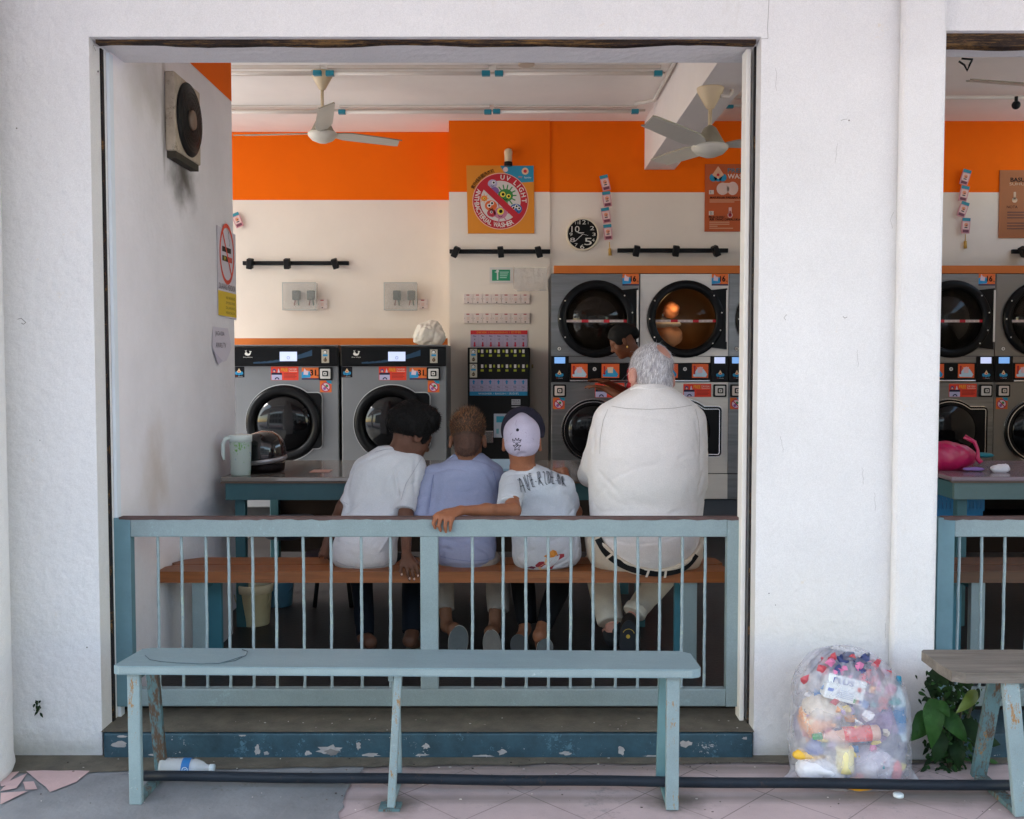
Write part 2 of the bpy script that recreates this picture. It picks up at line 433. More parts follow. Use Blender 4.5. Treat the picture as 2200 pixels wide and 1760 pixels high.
# ================================================================ SETTING
YF = 3.62
def st(mb, name, **k): return mb.build(name, kind='structure', **k)
plaster = mat('plaster_white', (.73, .725, .73), .85, var=.09, vscale=1.3, bump=.7, bscale=26, bdist=.010, grain=.10,
              chips=[((.60, .58, .55), 1.6, .60, .22, (1, 1, .35)), ((.42, .38, .34), 38, .765, .02), ((.68, .62, .54), 3.1, .63, .10)],
              stains_shade=[((-1.70, 3.62, .02), (.5, .2, .10), (.42, .40, .36), .7), ((1.2, 3.62, .0), (.7, .2, .09), (.36, .34, .30), .75), ((1.1, 3.62, .45), (.55, .2, .35), (.70, .66, .60), .35)])
plaster_in = mat('plaster_side', (.82, .79, .83), .85, var=.12, vscale=1.6, bump=.6, bscale=26, bdist=.008, grain=.10,
              chips=[((.45, .40, .36), 30, .77, .02)],
              stains_shade=[((-1.5, 4.60, 2.30), (.2, .26, .22), (.06, .05, .035), .92), ((-1.5, 4.37, 2.50), (.2, .05, .34), (.10, .08, .06), .8), ((-1.5, 4.30, 2.6), (.2, .22, .22), (.42, .38, .33), .5), ((-1.5, 4.2, .98), (.2, .22, .3), (.50, .40, .33), .55),
                      ((-1.5, 4.95, .70), (.2, .5, .12), (.25, .30, .38), .6), ((-1.5, 4.1, 2.6), (.2, .25, .25), (.50, .47, .42), .5)])
cream = mat('wall_cream', (.80, .70, .61), .8, var=.05, vscale=2, bump=.2, bscale=50, bdist=.003)
orange = mat('wall_orange', (.88, .145, .0015), .75, spec=.12, var=.05, vscale=2, bump=.2, bscale=50, bdist=.003)
ceilm = mat('ceiling_paint', (.93, .86, .80), .8, var=.08, vscale=1.2)
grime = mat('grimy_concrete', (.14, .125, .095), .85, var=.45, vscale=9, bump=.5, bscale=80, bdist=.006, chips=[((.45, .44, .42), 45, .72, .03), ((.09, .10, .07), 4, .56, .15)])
kerbm = mat('kerb_blue_paint', (.028, .075, .105), .6, var=.45, vscale=14, bump=.4, bscale=60, bdist=.004, chips=[((.42, .40, .40), 7, .62, .015, (1, 1, 1.2)), ((.38, .36, .36), 16, .66, .015), ((.07, .15, .20), 5, .58, .06), ((.30, .25, .23), 60, .74, .02)])

pave = mat('pavement_tile', (.54, .43, .43), .7, var=.22, vscale=3.5, bump=.25, bscale=90, bdist=.003, chips=[((.20, .17, .16), 5, .60, .18), ((.12, .10, .09), 55, .75, .03), ((.27, .25, .25), 2.2, .56, .14)], stains_shade=[((.2, 3.52, 0), (2.6, .09, .1), (.16, .14, .12), .75), ((.3, 3.27, 0), (2.8, .05, .1), (.20, .17, .15), .55), ((.55, 3.25, 0), (.16, .13, .1), (.10, .09, .07), .8), ((-.38, 3.22, 0), (.14, .12, .1), (.10, .09, .07), .8), ((1.35, 3.3, 0), (.7, .12, .1), (.13, .12, .10), .7), ((1.75, 3.1, 0), (.3, .2, .1), (.12, .11, .09), .6)], grain=.08)  # wall-foot dirt, the pipe's painted ground shadow, darker patches at bench feet
# diagonal tile joints worked into the tile material
def add_joints(m, node, side, wdt, jc):
    nt = m.node_tree; L = nt.links.new; b = nt.nodes['Principled BSDF']
    src = b.inputs['Base Color'].links[0].from_socket
    tc = nd(nt, 'ShaderNodeTexCoord'); mp = nd(nt, 'ShaderNodeMapping'); mp.vector_type = 'TEXTURE'
    mp.inputs['Location'].default_value = (*node, 0); mp.inputs['Rotation'].default_value = (0, 0, R_(45)); mp.inputs['Scale'].default_value = (side, side, 1)
    L(tc.outputs['Object'], mp.inputs[0])
    nz = nd(nt, 'ShaderNodeTexNoise'); nz.inputs['Scale'].default_value = 4; L(tc.outputs['Object'], nz.inputs['Vector'])
    sp = nd(nt, 'ShaderNodeSeparateXYZ'); L(mp.outputs[0], sp.inputs[0]); outs = []
    for a in (0, 1):
        fr = nd(nt, 'ShaderNodeMath', operation='FRACT'); L(sp.outputs[a], fr.inputs[0])
        s2 = nd(nt, 'ShaderNodeMath', operation='SUBTRACT'); L(fr.outputs[0], s2.inputs[0]); s2.inputs[1].default_value = .5
        ab = nd(nt, 'ShaderNodeMath', operation='ABSOLUTE'); L(s2.outputs[0], ab.inputs[0])
        outs.append(ab.outputs[0])
    mxm = nd(nt, 'ShaderNodeMath', operation='MAXIMUM'); L(outs[0], mxm.inputs[0]); L(outs[1], mxm.inputs[1])
    mr = nd(nt, 'ShaderNodeMapRange'); mr.inputs[1].default_value = .5-wdt; mr.inputs[2].default_value = .5-wdt*.4
    L(mxm.outputs[0], mr.inputs[0])
    ml = nd(nt, 'ShaderNodeMath', operation='MULTIPLY'); L(mr.outputs[0], ml.inputs[0]); L(nz.outputs[0], ml.inputs[1])
    mx = nd(nt, 'ShaderNodeMix', data_type='RGBA'); L(ml.outputs[0], mx.inputs[0]); L(src, mx.inputs[6]); mx.inputs[7].default_value = (*jc, 1)
    L(mx.outputs[2], b.inputs['Base Color'])
add_joints(pave, (.043, 3.31), .287, .009, (.035, .03, .028))
asph = mat('road_surface', (.55, .55, .53), .9, var=.2)
m = MB(); m.rect(-150, -150, 150, 150, 0, asph); m.bm.transform(Matrix.Rotation(-math.pi/2, 4, 'X')); bmesh.ops.translate(m.bm, verts=m.bm.verts[:], vec=(0, 0, -.15)); st(m, 'ground')
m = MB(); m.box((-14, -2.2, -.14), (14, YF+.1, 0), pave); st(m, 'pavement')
cem = mat('cement_patch', (.26, .27, .285), .85, var=.3, vscale=4, bump=.4, bscale=70, bdist=.005, chips=[((.15, .145, .13), 6, .6, .15), ((.42, .42, .42), 70, .76, .02)])
def gp(px, py, z=0):          # pixel -> ground plane height z
    a = P(px, py, 1); t = (CAMZ-z)/(CAMZ-a.z); return (a.x*t, a.y*t if False else t)
def sheet(poly, z, m_, name):
    mb = MB(o=(0, 0, 0), u=(1, 0, 0), v=(0, 1, 0), n=(0, 0, 1)); mb.poly(poly, z, m_); return st(mb, name)
def rough(poly, amp=.006, step=.05):
    out = []
    for i, a in enumerate(poly):
        b = poly[(i+1) % len(poly)]; L_ = math.hypot(b[0]-a[0], b[1]-a[1]); k = max(1, int(L_/step))
        for j in range(k):
            t = j/k; out.append((a[0]+(b[0]-a[0])*t+random.uniform(-amp, amp), a[1]+(b[1]-a[1])*t+random.uniform(-amp, amp)))
    return out
cp = [gp(790, 1634), gp(752, 1695), gp(728, 1748), gp(700, 1850)]
poly = [(-6, YF+.02)]+[(-6, 2.2)]+[(cp[3][0], 2.2)]+cp[::-1]+[(gp(790, 1634)[0]+.02, YF+.02)]
sheet(rough(poly[:2])[:0]+rough(poly, .010, .035), .004, cem, 'pavement_patch')
# narrow dirty strip along the wall foot and pink tile fragments set in the cement
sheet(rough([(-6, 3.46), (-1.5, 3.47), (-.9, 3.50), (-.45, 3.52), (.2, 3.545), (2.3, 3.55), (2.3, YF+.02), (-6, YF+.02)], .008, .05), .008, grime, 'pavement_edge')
pinkf = mat('tile_fragment', (.60, .42, .41), .7, var=.18, vscale=6, bump=.2)
for k, fr in enumerate([[(58, 1656), (193, 1656), (165, 1680), (108, 1702), (75, 1670)], [(0, 1662), (40, 1658), (12, 1690), (0, 1690)], [(0, 1700), (22, 1678), (60, 1662), (50, 1675), (36, 1695)],
                        [(52, 1680), (72, 1679), (80, 1696), (56, 1698)], [(0, 1705), (60, 1700), (30, 1715), (0, 1730)]]):
    sheet(rough([gp(*q, .008) for q in fr], .003, .05), .0085+k*.0003, pinkf, 'pavement_fragment')

# facade
XL, XP0, XP1 = -1.507, .888, 1.546
ZT = P(900, 92, 3.65).z; ZT2 = P(2100, 79, 3.65).z
m = MB()
def fbox(a, b): m.box(a, b, plaster)
fbox((-2.5, YF, 0), (XL, 3.80, 4.6))
fbox((-4.6, YF, ZT), (-2.5, 3.93, 4.6))  # unseen left bay, opened to let daylight reach the back wall
fbox((-4.9, YF, 0), (-4.6, 3.93, 4.6))
fbox((XL, YF, ZT+.012), (XP0, 3.93, 4.6))
fbox((XP0, YF, 0), (XP1, 3.79, 4.6))
fbox((XP1, YF, ZT2+.012), (4.9, 3.93, 4.6))
fbox((3.95, YF, 0), (4.9, 3.93, ZT2+.012))
# raised moulding bands beside the openings, soft pilaster on the pier
m.box((1.375, 3.575, 0), (1.532, YF, 4.6), plaster, bev=.02, seg=3)
facade = m.build('facade_wall', label='white plastered shopfront wall with a wide opening framing the seated people', cat='wall', keep=True)
m = MB()     # reveal lining, slightly bluer, with the dark shutter groove
lin = mat('reveal_paint', (.70, .76, .83), .7, var=.08, vscale=2)
groove = mat('groove_dark', (.018, .016, .018), .6, var=.5, vscale=20, chips=[((.16, .085, .03), 12, .55, .08)])
m.box((XL-.001, 3.712, .10), (XL+.006, 3.734, ZT), groove)
m.build('shutter_guide', label='narrow dark vertical shutter groove on the left side of the wide opening', cat='shutter guide')
m = MB(); m.box((XP0-.006, 3.692, .10), (XP0+.001, 3.708, ZT), groove)
m.build('shutter_guide', label='narrow dark vertical shutter groove on the right side of the wide opening', cat='shutter guide')
m = MB()
ps = []
for i in range(61):
    x = XL+.012+(XP0-XL-.024)*i/60; ps.append((x, ZT+.012))
bt = [(p[0], ZT-.004+.003*math.sin(i*.5)+.003*math.sin(i*.23+1)+random.uniform(-.0012, .0012)) for i, p in enumerate(ps)]
rust = mat('rusty_slot', (.03, .02, .018), .7, var=.5, vscale=8, chips=[((.22, .12, .04), 9, .5, .12, (.3, 1, 6)), ((.30, .10, .06), 14, .62, .1, (.3, 1, 4))], stretch=(1, 1, 3))
m.o = Vector((0, YF+.03, 0)); m.slab(ps+bt[::-1], 0, -.035, rust)
m.build('shutter_slot', label='rusty dark shutter slot running along the top of the wide opening', cat='shutter slot')
m = MB()
ps = [(XP1+.005, ZT2+.012), (3.9, ZT2+.012)]; bt = [(3.9, ZT2-.035)]+[(XP1+.005+2.3*(1-i/40), ZT2-.033+.003*math.sin(i)) for i in range(1, 41)]
m.o = Vector((0, YF+.03, 0)); m.slab(ps+bt, 0, -.05, rust)
m.build('shutter_slot', label='thick rusty shutter slot above the narrow cut-off opening on the right', cat='shutter slot')
m = MB(); m.box((XL+.002, 3.765, .1), (XL+.014, 3.80, ZT), lin)
m.build('jamb_trim', label='thin bluish jamb trim at the left end of the teal barrier gate', cat='trim')
m = MB(); m.box((XP0-.03, 3.72, .1), (XP0-.012, 3.79, ZT), mat('jamb_cream', (.82, .80, .76), .7, var=.06), bev=.003)
m.build('jamb_trim', label='cream jamb trim at the right side of the wide opening', cat='trim')

q = MB(); q.o = Vector((0, YF-.0006, 0)); ck = mat('crack_dark', (.20, .19, .18), .9)
def crk(pts, w_):
    pp = [(P(x, y, YF).x, P(x, y, YF).z) for x, y in pts]
    for a, b in zip(pp, pp[1:]): q.line(*a, *b, w_, 0, ck)
crk([(38, 686), (46, 684), (51, 689), (56, 693), (50, 697), (46, 694)], .0022); crk([(1806, 260), (1812, 257), (1820, 256)], .0012); crk([(1634, 84), (1650, 83), (1649, 60), (1652, 0)], .0014)
crk([(212, 100), (200, 97), (206, 110)], .0016); crk([(1690, 676), (1684, 683), (1688, 688)], .0014); crk([(1811, 680), (1815, 684), (1820, 681)], .002)
for k in range(9):
    x, y = random.uniform(1660, 1930), random.uniform(100, 1500); pts = [(x, y)]
    for j in range(5): x += random.uniform(-3, 3); y += random.uniform(4, 11); pts.append((x, y))
    crk(pts, .0007)
for x, y, r in ((1824, 259, .0028), (36, 276, .003), (86, 946, .002), (1965, 583, .002), (1652, 1275, .0025), (187, 1391, .003), (211, 154, .004), (1666, 1300, .002)): c = P(x, y, YF); q.disk(c.x, c.z, r, .0002, ck, n=10)
q.build('crack', facade)

# left rounded column at the picture's left edge
m = MB(); m.lathe([(.215, 0), (.225, .03), (.22, .06), (.22, 4.6)], (-1.978, 3.42, 0), plaster, n=48)
m.build('round_column', label='white round column standing before the wall at the far left edge', cat='column')

# kerb step and inner floor
m = MB(); 
m.box((XL+.012, 3.60, 0), (XP0-.006, 3.86, .096), kerbm, bev=.006); kerb = st(m, 'kerb_step')
m = MB(); m.o = Vector((0, 3.599, 0)); chm = mat('bare_plaster', (.40, .37, .36), .9, var=.35, vscale=25); chd = mat('bare_plaster_dark', (.22, .20, .19), .9, var=.3, vscale=25)
def flake(cx, cy, w_, h_, mm, n=15, d=0):
    pts = []
    for i in range(n):
        a = 6.283*i/n; r = random.uniform(.55, 1.1); c = P(cx+w_/2*r*math.cos(a), cy+h_/2*r*math.sin(a), 3.6); pts.append((c.x, max(.003, min(.092, c.z))))
    m.poly(pts, d, mm)
for f_ in ((706, 1612, 62, 26, chm), (662, 1618, 16, 12, chm), (770, 1602, 12, 20, chm), (795, 1622, 50, 8, chm), (915, 1603, 20, 14, chm), (905, 1622, 34, 6, chm), (553, 1612, 14, 26, chm), (572, 1618, 14, 10, chm), (520, 1579, 18, 8, chm), (1078, 1616, 22, 16, chm), (1035, 1624, 60, 5, chm), (1335, 1612, 16, 22, chm), (1215, 1618, 26, 10, chm),
           (1475, 1598, 30, 16, chm), (1600, 1586, 12, 7, chm), (255, 1600, 44, 18, chm), (262, 1582, 30, 6, chm), (1400, 1624, 40, 4, chm), (330, 1622, 26, 5, chm)): flake(*f_)
flake(712, 1616, 34, 14, chd, d=.0006); m.build('paint_chip', kerb)
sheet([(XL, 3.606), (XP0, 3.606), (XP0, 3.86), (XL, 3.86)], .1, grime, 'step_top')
m = MB(); m.box((XP1-.02, 3.60, 0), (3.95, 3.86, .096), kerbm, bev=.006); st(m, 'kerb_step')
floorm = mat('dark_floor', (.035, .031, .030), .42, var=.3, vscale=5, bump=.15)
m = MB(); m.box((-4.6, 3.86, 0), (4.9, 9.0, .12), floorm); st(m, 'floor')
m = MB(); m.box((-4.58, 3.88, .12), (-2.0, 8.55, .128), mat('bounce_floor_pale', (.45, .44, .42), .5, var=.1)); st(m, 'bounce_floor')  # unseen pale floor added to bounce daylight onto the ceiling

# inner stub wall on the left
m = MB(); m.box((-1.98, 3.80, .12), (-1.50, 5.42, 3.41), plaster_in)
# orange upper band on its face, painted line
m.fr((-1.4985, 0, 0), u=(0, 1, 0), v=(0, 0, 1), n=(1, 0, 0)); m.poly([(3.82, 2.845), (5.418, 2.845), (5.418, 3.405), (3.82, 3.405)], 0, orange)
m.build('side_wall', label='lilac-white side wall with an orange top band carrying the fan and the no-smoking sign', cat='wall', keep=True)

# back walls
ZB = P(720, 430, 8.6).z; ZC = 3.41
m = MB()
def wall2(mb, x0, x1, y0, y1, z0=.12):
    mb.box((x0, y0, z0), (x1, y1, ZB), cream); mb.box((x0, y0, ZB), (x1, y1, ZC+.02), orange)
XC0, XC1 = P(965, 600, 8.2).x, P(1181, 600, 8.2).x
wall2(m, -4.6, XC0, 8.6, 8.8)
m.build('back_wall', label='cream back wall with orange upper band behind the two large washers', cat='wall')
m = MB(); wall2(m, XC0+.001, XC1, 8.2, 8.8); m.build('wall_pier', label='projecting wall pier holding the round poster and the black payment machine', cat='wall')
m = MB(); wall2(m, XC1+.001, 4.9, 8.215, 8.8); m.build('back_wall', label='cream back wall with orange band, clock and poster above the stacked dryers', cat='wall')
m = MB(); m.box((4.75, 3.93, .12), (4.9, 8.2, 2.75), cream); m.build('end_wall', label='cream end wall with an open strip above it at the right end of the laundry', cat='wall')  # wall cut short so that daylight enters above it
m = MB(); m.box((-4.6, 3.93, ZC), (4.9, 9.0, ZC+.2), ceilm); st(m, 'ceiling')
m = MB(); m.box((-4.62, 8.45, .12), (-4.4, 8.65, ZC), cream); m.build('corner_post', label='cream corner post at the open left end of the laundry', cat='post')
# unseen canopy added over the walkway to dim the wall and pavement
m = MB(); m.box((-14, -.3, 3.35), (14, YF-.001, 3.5), ceilm); st(m, 'shade_canopy')
# ceiling beam
bx0, bx1, bz = P(1385, 364, 8.2).x, P(1444, 364, 8.2).x, P(1415, 364, 8.2).z
m = MB(); m.box((bx0, 3.935, bz), (bx1+.02, 8.213, ZC), mat('beam_paint', (.80, .74, .70), .8, var=.05)); 
m.build('ceiling_beam', label='pale ceiling beam running front to back above the white-haired man', cat='beam')

# buildings across the street, behind the camera (they show in the machine doors)
far = mat('far_render', (.34, .33, .31), .9, var=.15); fard = mat('far_window', (.03, .035, .04), .3)
for k, (x0, x1, h_) in enumerate(((-16, -6.5, 6.0), (-6.3, 3.2, 7.2), (3.5, 14, 5.6))):
    m = MB(); m.box((x0, -19, -.15), (x1, -13, h_), far); m.fr((0, -12.99, 0), u=(-1, 0, 0), n=(0, 1, 0))
    for i in range(4):
        xx = x0+1+i*2.2
        for z0 in (0, 3.2): m.rect(-xx-1.4, z0+.3, -xx, z0+2.3, 0, fard)
    m.build('shophouse', label=('left', 'middle', 'right')[k]+' plain grey shophouse across the street behind the camera', cat='building')
# ================================================================ OUTSIDE THINGS
teal = mat('teal_gate_paint', (.235, .31, .325), .5, var=.14, vscale=4, bump=.3, bscale=60, bdist=.003, grain=.12, chips=[((.10, .035, .03), 24, .755, .015), ((.16, .22, .23), 4, .60, .2), ((.30, .45, .50), 3, .58, .2)])
tealdk = mat('teal_side_paint', (.05, .20, .27), .5, var=.15, vscale=4)
brown = mat('rail_worn_edge', (.10, .055, .05), .7, var=.4, vscale=12)
rebar = mat('rebar_paint', (.28, .36, .385), .55, var=.2, vscale=30, chips=[((.28, .20, .10), 9, .67, .05, (1, 1, .5)), ((.35, .45, .40), 6, .55, .1)])
GY = 3.78
def gate(x0, x1, bars, mid, label):
    t = thing('barrier_gate', ((x0+x1)/2, GY, .16), label, 'gate', 'low teal barrier gates')
    zt, zt1 = P(900, 1113, GY-.02).z, P(900, 1154, GY-.02).z; zb1, zb0 = P(900, 1481, GY-.02).z, P(900, 1518, GY-.02).z
    sw = .062
    def rail(nm, a, b, mm=teal):
        q = MB(); q.box(a, b, mm, bev=.004); return q.build(nm, t)
    tr = rail('top_rail', (x0+sw, GY-.02, zt1), (x1-sw, GY+.02, zt))
    q = MB(); n = 90; pts = []
    for i in range(n+1): pts.append((x0+.02+(x1-x0-.04)*i/n, zt-.007+random.uniform(-.003, .002)))
    q.o = Vector((0, GY-.0205, 0)); q.slab([(x0+.02, zt+.0025)]+[(x1-.02, zt+.0025)]+pts[::-1], 0, -.041, brown); q.build('worn_edge', tr)
    rail('bottom_rail', (x0+sw, GY-.02, zb0), (x1-sw, GY+.02, zb1))
    q = MB(); q.fr((0, GY-.02, 0)); 
    q.slab([(x0, zb0), (x0+sw, zb0+.0), (x0+sw, zt), (x0, zt)], 0, -.04, mat('teal_stile_shaded', (.13, .25, .30), .5, var=.25, vscale=4, chips=[((.5, .55, .55), 60, .76, .02)])); q.build('stile', t)  # shading of the left stile painted in as a deeper teal
    q = MB(); q.fr((0, GY-.02, 0)); q.slab([(x1-sw, zb0), (x1, zb0), (x1, zt), (x1-sw, zt)], 0, -.04, teal); q.build('stile', t)
    if mid is not None:
        a, b = mid; rail('middle_stile', (a, GY-.0195, zb1-.001), (b, GY+.0195, zt1+.001))
    for x in bars:
        q = MB(); r = .0058; seg = 44; pts = []; rs = []
        lean = random.uniform(-.003, .003); mi = q.mi(rebar)
        # ribbed bar: twisted oval section
        rings = []
        for i in range(seg+1):
            z = zb1+(zt1-zb1)*i/seg; tw = i*.9; c = (x+lean*(i/seg-.5)+.0006*math.sin(i*.4), GY, z)
            rings.append([q.bm.verts.new((c[0]+r*(1+.07*math.cos(2*(2*math.pi*j/8-tw)))*math.cos(2*math.pi*j/8), c[1]+r*(1+.07*math.cos(2*(2*math.pi*j/8-tw)))*math.sin(2*math.pi*j/8), z)) for j in range(8)])
        for i in range(seg):
            for j in range(8):
                f = q.bm.faces.new([rings[i][j], rings[i][(j+1) % 8], rings[i+1][(j+1) % 8], rings[i+1][j]]); f.smooth = True; f.material_index = mi
        q.lathe([(.009, 0), (.006, .008)], (x, GY, zb1), rebar, n=8)
        q.build('bar', t)
    return t
gx = lambda p: P(p, 1300, GY).x
gate(gx(252), gx(1594), [gx(p) for p in (341, 392, 444, 493, 544, 594, 653, 712, 777, 839, 1015, 1081, 1130, 1178, 1226, 1274, 1322, 1370, 1417, 1465, 1514)], (gx(904), gx(942)), 'low teal barrier gate with vertical bars across the wide opening behind the bench')
gate(gx(2008), gx(2008)+2.2, [gx(p) for p in (2058, 2107, 2156, 2205, 2254, 2303, 2352)], None, 'teal barrier gate with vertical bars, cut off by the right picture edge')

# ---- bench frames
tealw = mat('teal_bench_worn', (.25, .335, .355), .55, var=.15, vscale=6, bump=.25, bscale=90, bdist=.003, grain=.1, chips=[((.30, .155, .045), 11, .57, .06, (1, 1, .28)), ((.50, .55, .58), 8, .62, .06), ((.10, .05, .035), 26, .70, .03)])
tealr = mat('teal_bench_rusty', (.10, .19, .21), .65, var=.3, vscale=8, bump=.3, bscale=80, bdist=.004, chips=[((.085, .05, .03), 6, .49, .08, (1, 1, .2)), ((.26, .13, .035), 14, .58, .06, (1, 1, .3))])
tealtop = mat('teal_seat_paint', (.215, .31, .345), .42, var=.10, vscale=3, bump=.25, bscale=50, bdist=.003, grain=.12, stretch=(1, 3, 1), chips=[((.35, .09, .06), 34, .76, .02), ((.12, .2, .22), 5, .64, .08), ((.30, .38, .40), 3, .60, .2, (.4, 2, 1))])
b = thing('street_bench', ((-1.284+.607)/2, 3.27, 0), 'long teal painted metal bench on three rusty leg frames before the gate', 'bench')
bx, by = b.location.x, b.location.y
L2 = .945
q = MB(o=(bx, by, 0), u=(1, 0, 0), v=(0, 1, 0), n=(0, 0, 1))
out = [(-L2, -.10), (-L2+.02, -.108), (L2-.03, -.108), (L2-.008, -.098), (L2, -.085), (L2-.008, .07), (L2-.04, .098), (-L2+.05, .10), (-L2+.02, .085)]
q.slab(out, .447, .475, tealtop)
seat = q.build('seat', b)
q = MB(o=(bx, by, 0), u=(1, 0, 0), v=(0, 1, 0), n=(0, 0, 1)); q.slab([(-L2+.02, -.112), (L2-.05, -.112), (L2-.03, -.108), (-L2+.015, -.108)], .452, .4715, mat('teal_edge_paint', (.26, .345, .365), .5, var=.15, vscale=6, grain=.1, chips=[((.32, .13, .06), 13, .66, .03, (.3, 1, 1)), ((.42, .48, .50), 7, .60, .08)])); q.build('seat_edge', seat)
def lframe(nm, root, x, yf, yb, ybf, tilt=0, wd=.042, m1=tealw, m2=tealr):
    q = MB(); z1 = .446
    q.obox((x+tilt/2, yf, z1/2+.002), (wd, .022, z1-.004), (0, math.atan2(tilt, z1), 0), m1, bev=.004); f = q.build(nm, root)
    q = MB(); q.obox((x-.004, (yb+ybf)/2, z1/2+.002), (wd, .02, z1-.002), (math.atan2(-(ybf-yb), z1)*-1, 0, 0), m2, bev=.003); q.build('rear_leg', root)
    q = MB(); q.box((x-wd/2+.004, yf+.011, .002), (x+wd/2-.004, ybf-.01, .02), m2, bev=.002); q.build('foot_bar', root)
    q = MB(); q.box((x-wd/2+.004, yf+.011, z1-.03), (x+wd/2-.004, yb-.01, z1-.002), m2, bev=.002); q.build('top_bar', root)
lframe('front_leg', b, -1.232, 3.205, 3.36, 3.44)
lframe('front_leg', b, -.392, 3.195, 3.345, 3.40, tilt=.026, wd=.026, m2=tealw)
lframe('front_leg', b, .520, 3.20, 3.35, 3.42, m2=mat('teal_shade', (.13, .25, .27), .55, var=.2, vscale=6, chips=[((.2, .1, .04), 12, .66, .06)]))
q = MB(); q.box((-.43, 3.17, .001), (-.36, 3.23, .008), tealr); q.build('foot_plate', b)
b.rotation_euler = (0, 0, R_(-1.2))
# thin cable lying on the bench
q = MB(); pts = []
for px, py in ((312, 1409), (322, 1418), (345, 1422), (380, 1425), (430, 1427), (470, 1426), (505, 1420), (528, 1409), (532, 1400), (520, 1396)):
    g = P(px, py, 1); t = (CAMZ-.4765)/(CAMZ-g.z); pts.append((g.x*t, t, .4775))
q.tube(pts, .0014, H('48606a'), n=6)
pts = []
for px, py in ((470, 1426), (500, 1418), (520, 1411)):
    g = P(px, py, 1); t = (CAMZ-.4765)/(CAMZ-g.z); pts.append((g.x*t, t, .4775))
q.tube(pts, .0011, H('48606a'), n=6)
q.build('wire', label='thin dark wire loop lying on the left end of the teal bench', cat='wire')
# black pipe
q = MB(); pm = mat('black_pipe', (.018, .024, .034), .42, var=.35, vscale=6, chips=[((.055, .04, .035), 4, .58, .1, (1, 1, 1)), ((.3, .3, .3), 70, .78, .02)])
pa, pb = Vector((P(300, 1668, 3.33).x, 3.335, .05)), Vector((P(2185, 1686, 3.27).x, 3.262, .048))
q.tube([pa.lerp(pb, i/24)+Vector((0, 0, .0015*math.sin(i*1.1))) for i in range(25)], .0172, pm, n=20)
q.build('black_pipe', label='long black pipe lying on the pavement behind the bench legs', cat='pipe')
# ---- plastic bottle
gl = mat('clear_plastic', (.86, .90, .93), .12, alpha=.42, spec=.8, bump=.5, bscale=40)
t = thing('water_bottle', (P(400, 1655, 3.45).x, 3.45, 0), 'crushed clear plastic bottle with a blue label lying behind the pipe', 'bottle')
x0 = P(343, 1650, 3.45).x; x1 = P(455, 1650, 3.45).x; zc = .036
q = MB(); prof = [(.012, 0), (.029, .004), (.031, .012)]
for i in range(14): prof.append((.031-(.0025 if i % 2 else 0), .018+i*.0075))
prof += [(.030, .125), (.022, .150), (.012, .165), (.011, .178)]
q.lathe(prof, (x0, 3.45, zc), gl, axis=(1, 0, -.03), n=20, caps=False); q.build('bottle_body', t)
q = MB(); q.lathe([(.0318, .083), (.0318, .112)], (x0, 3.45, zc), H('1767a8'), axis=(1, 0, -.03), n=24, caps=False)
q.fr((x0+.098, 3.4505-.0325, zc)); q.ring(0, 0, .008, .0105, 0, H('cfe6f2')); q.text('N', 0, 0, .009, .0005, H('cfe6f2'), rot=1.3); q.build('label', t)
q = MB(); q.lathe([(.013, .176), (.013, .192)], (x0, 3.45, zc), H('c9d4da'), axis=(1, 0, -.03), n=16); q.build('cap', t)
g = gp(1930, 1712)
q = MB(); q.lathe([(.017, 0), (.0175, .008), (.015, .011), (.0, .0115)], (g[0], g[1], .001), H('dfe6e8'), n=24); q.build('bottle_cap', label='white bottle cap lying on the pavement before the rubbish bag', cat='bottle cap')
q = MB()
for i in range(160):
    x = random.uniform(-1.8, 1.6); y = random.choice([random.uniform(3.15, 3.58), random.uniform(3.45, 3.59)]); s_ = random.uniform(.001, .0032)
    q.ball((x, y, .009+s_*.3), (s_*random.uniform(.8, 2), s_, s_*.5), random.choice([H('b9b4ae'), H('6b5f57'), H('3c332d'), H('d8d2c8')]), n=6)
for i in range(50):
    x = random.uniform(-1.3, .85); y = random.uniform(3.62, 3.75); s_ = random.uniform(.001, .003)
    q.ball((x, y, .101+s_*.3), (s_*random.uniform(.8, 2), s_, s_*.5), random.choice([H('b9b4ae'), H('8b7f77')]), n=6)
q.build('grit', label='pale specks of grit and litter scattered over the pavement and step', cat='grit', kind='stuff')

# ---- right bench
wood = mat('weathered_wood', (.20, .175, .15), .8, var=.45, vscale=3, stretch=(1, 9, 9), bump=.4, bscale=20, chips=[((.07, .06, .05), 3.4, .66, .05, (1, 2.5, 1))])
b = thing('street_bench', (2.3, 3.24, 0), 'weathered grey wooden bench on rusty teal legs, cut off at the right edge', 'bench')
q = MB(o=(0, 0, 0), u=(1, 0, 0), v=(0, 1, 0), n=(0, 0, 1)); q.slab([(1.388, 3.35), (1.385, 3.20), (1.392, 3.125), (1.43, 3.108), (3.3, 3.108), (3.3, 3.365), (1.40, 3.365)], .442, .475, wood)
q.bm.normal_update(); q.build('seat', b)
lframe('front_leg', b, 1.63, 3.135, 3.30, 3.43, tilt=-.05, wd=.052)
lframe('front_leg', b, 3.05, 3.135, 3.30, 3.43, wd=.052)

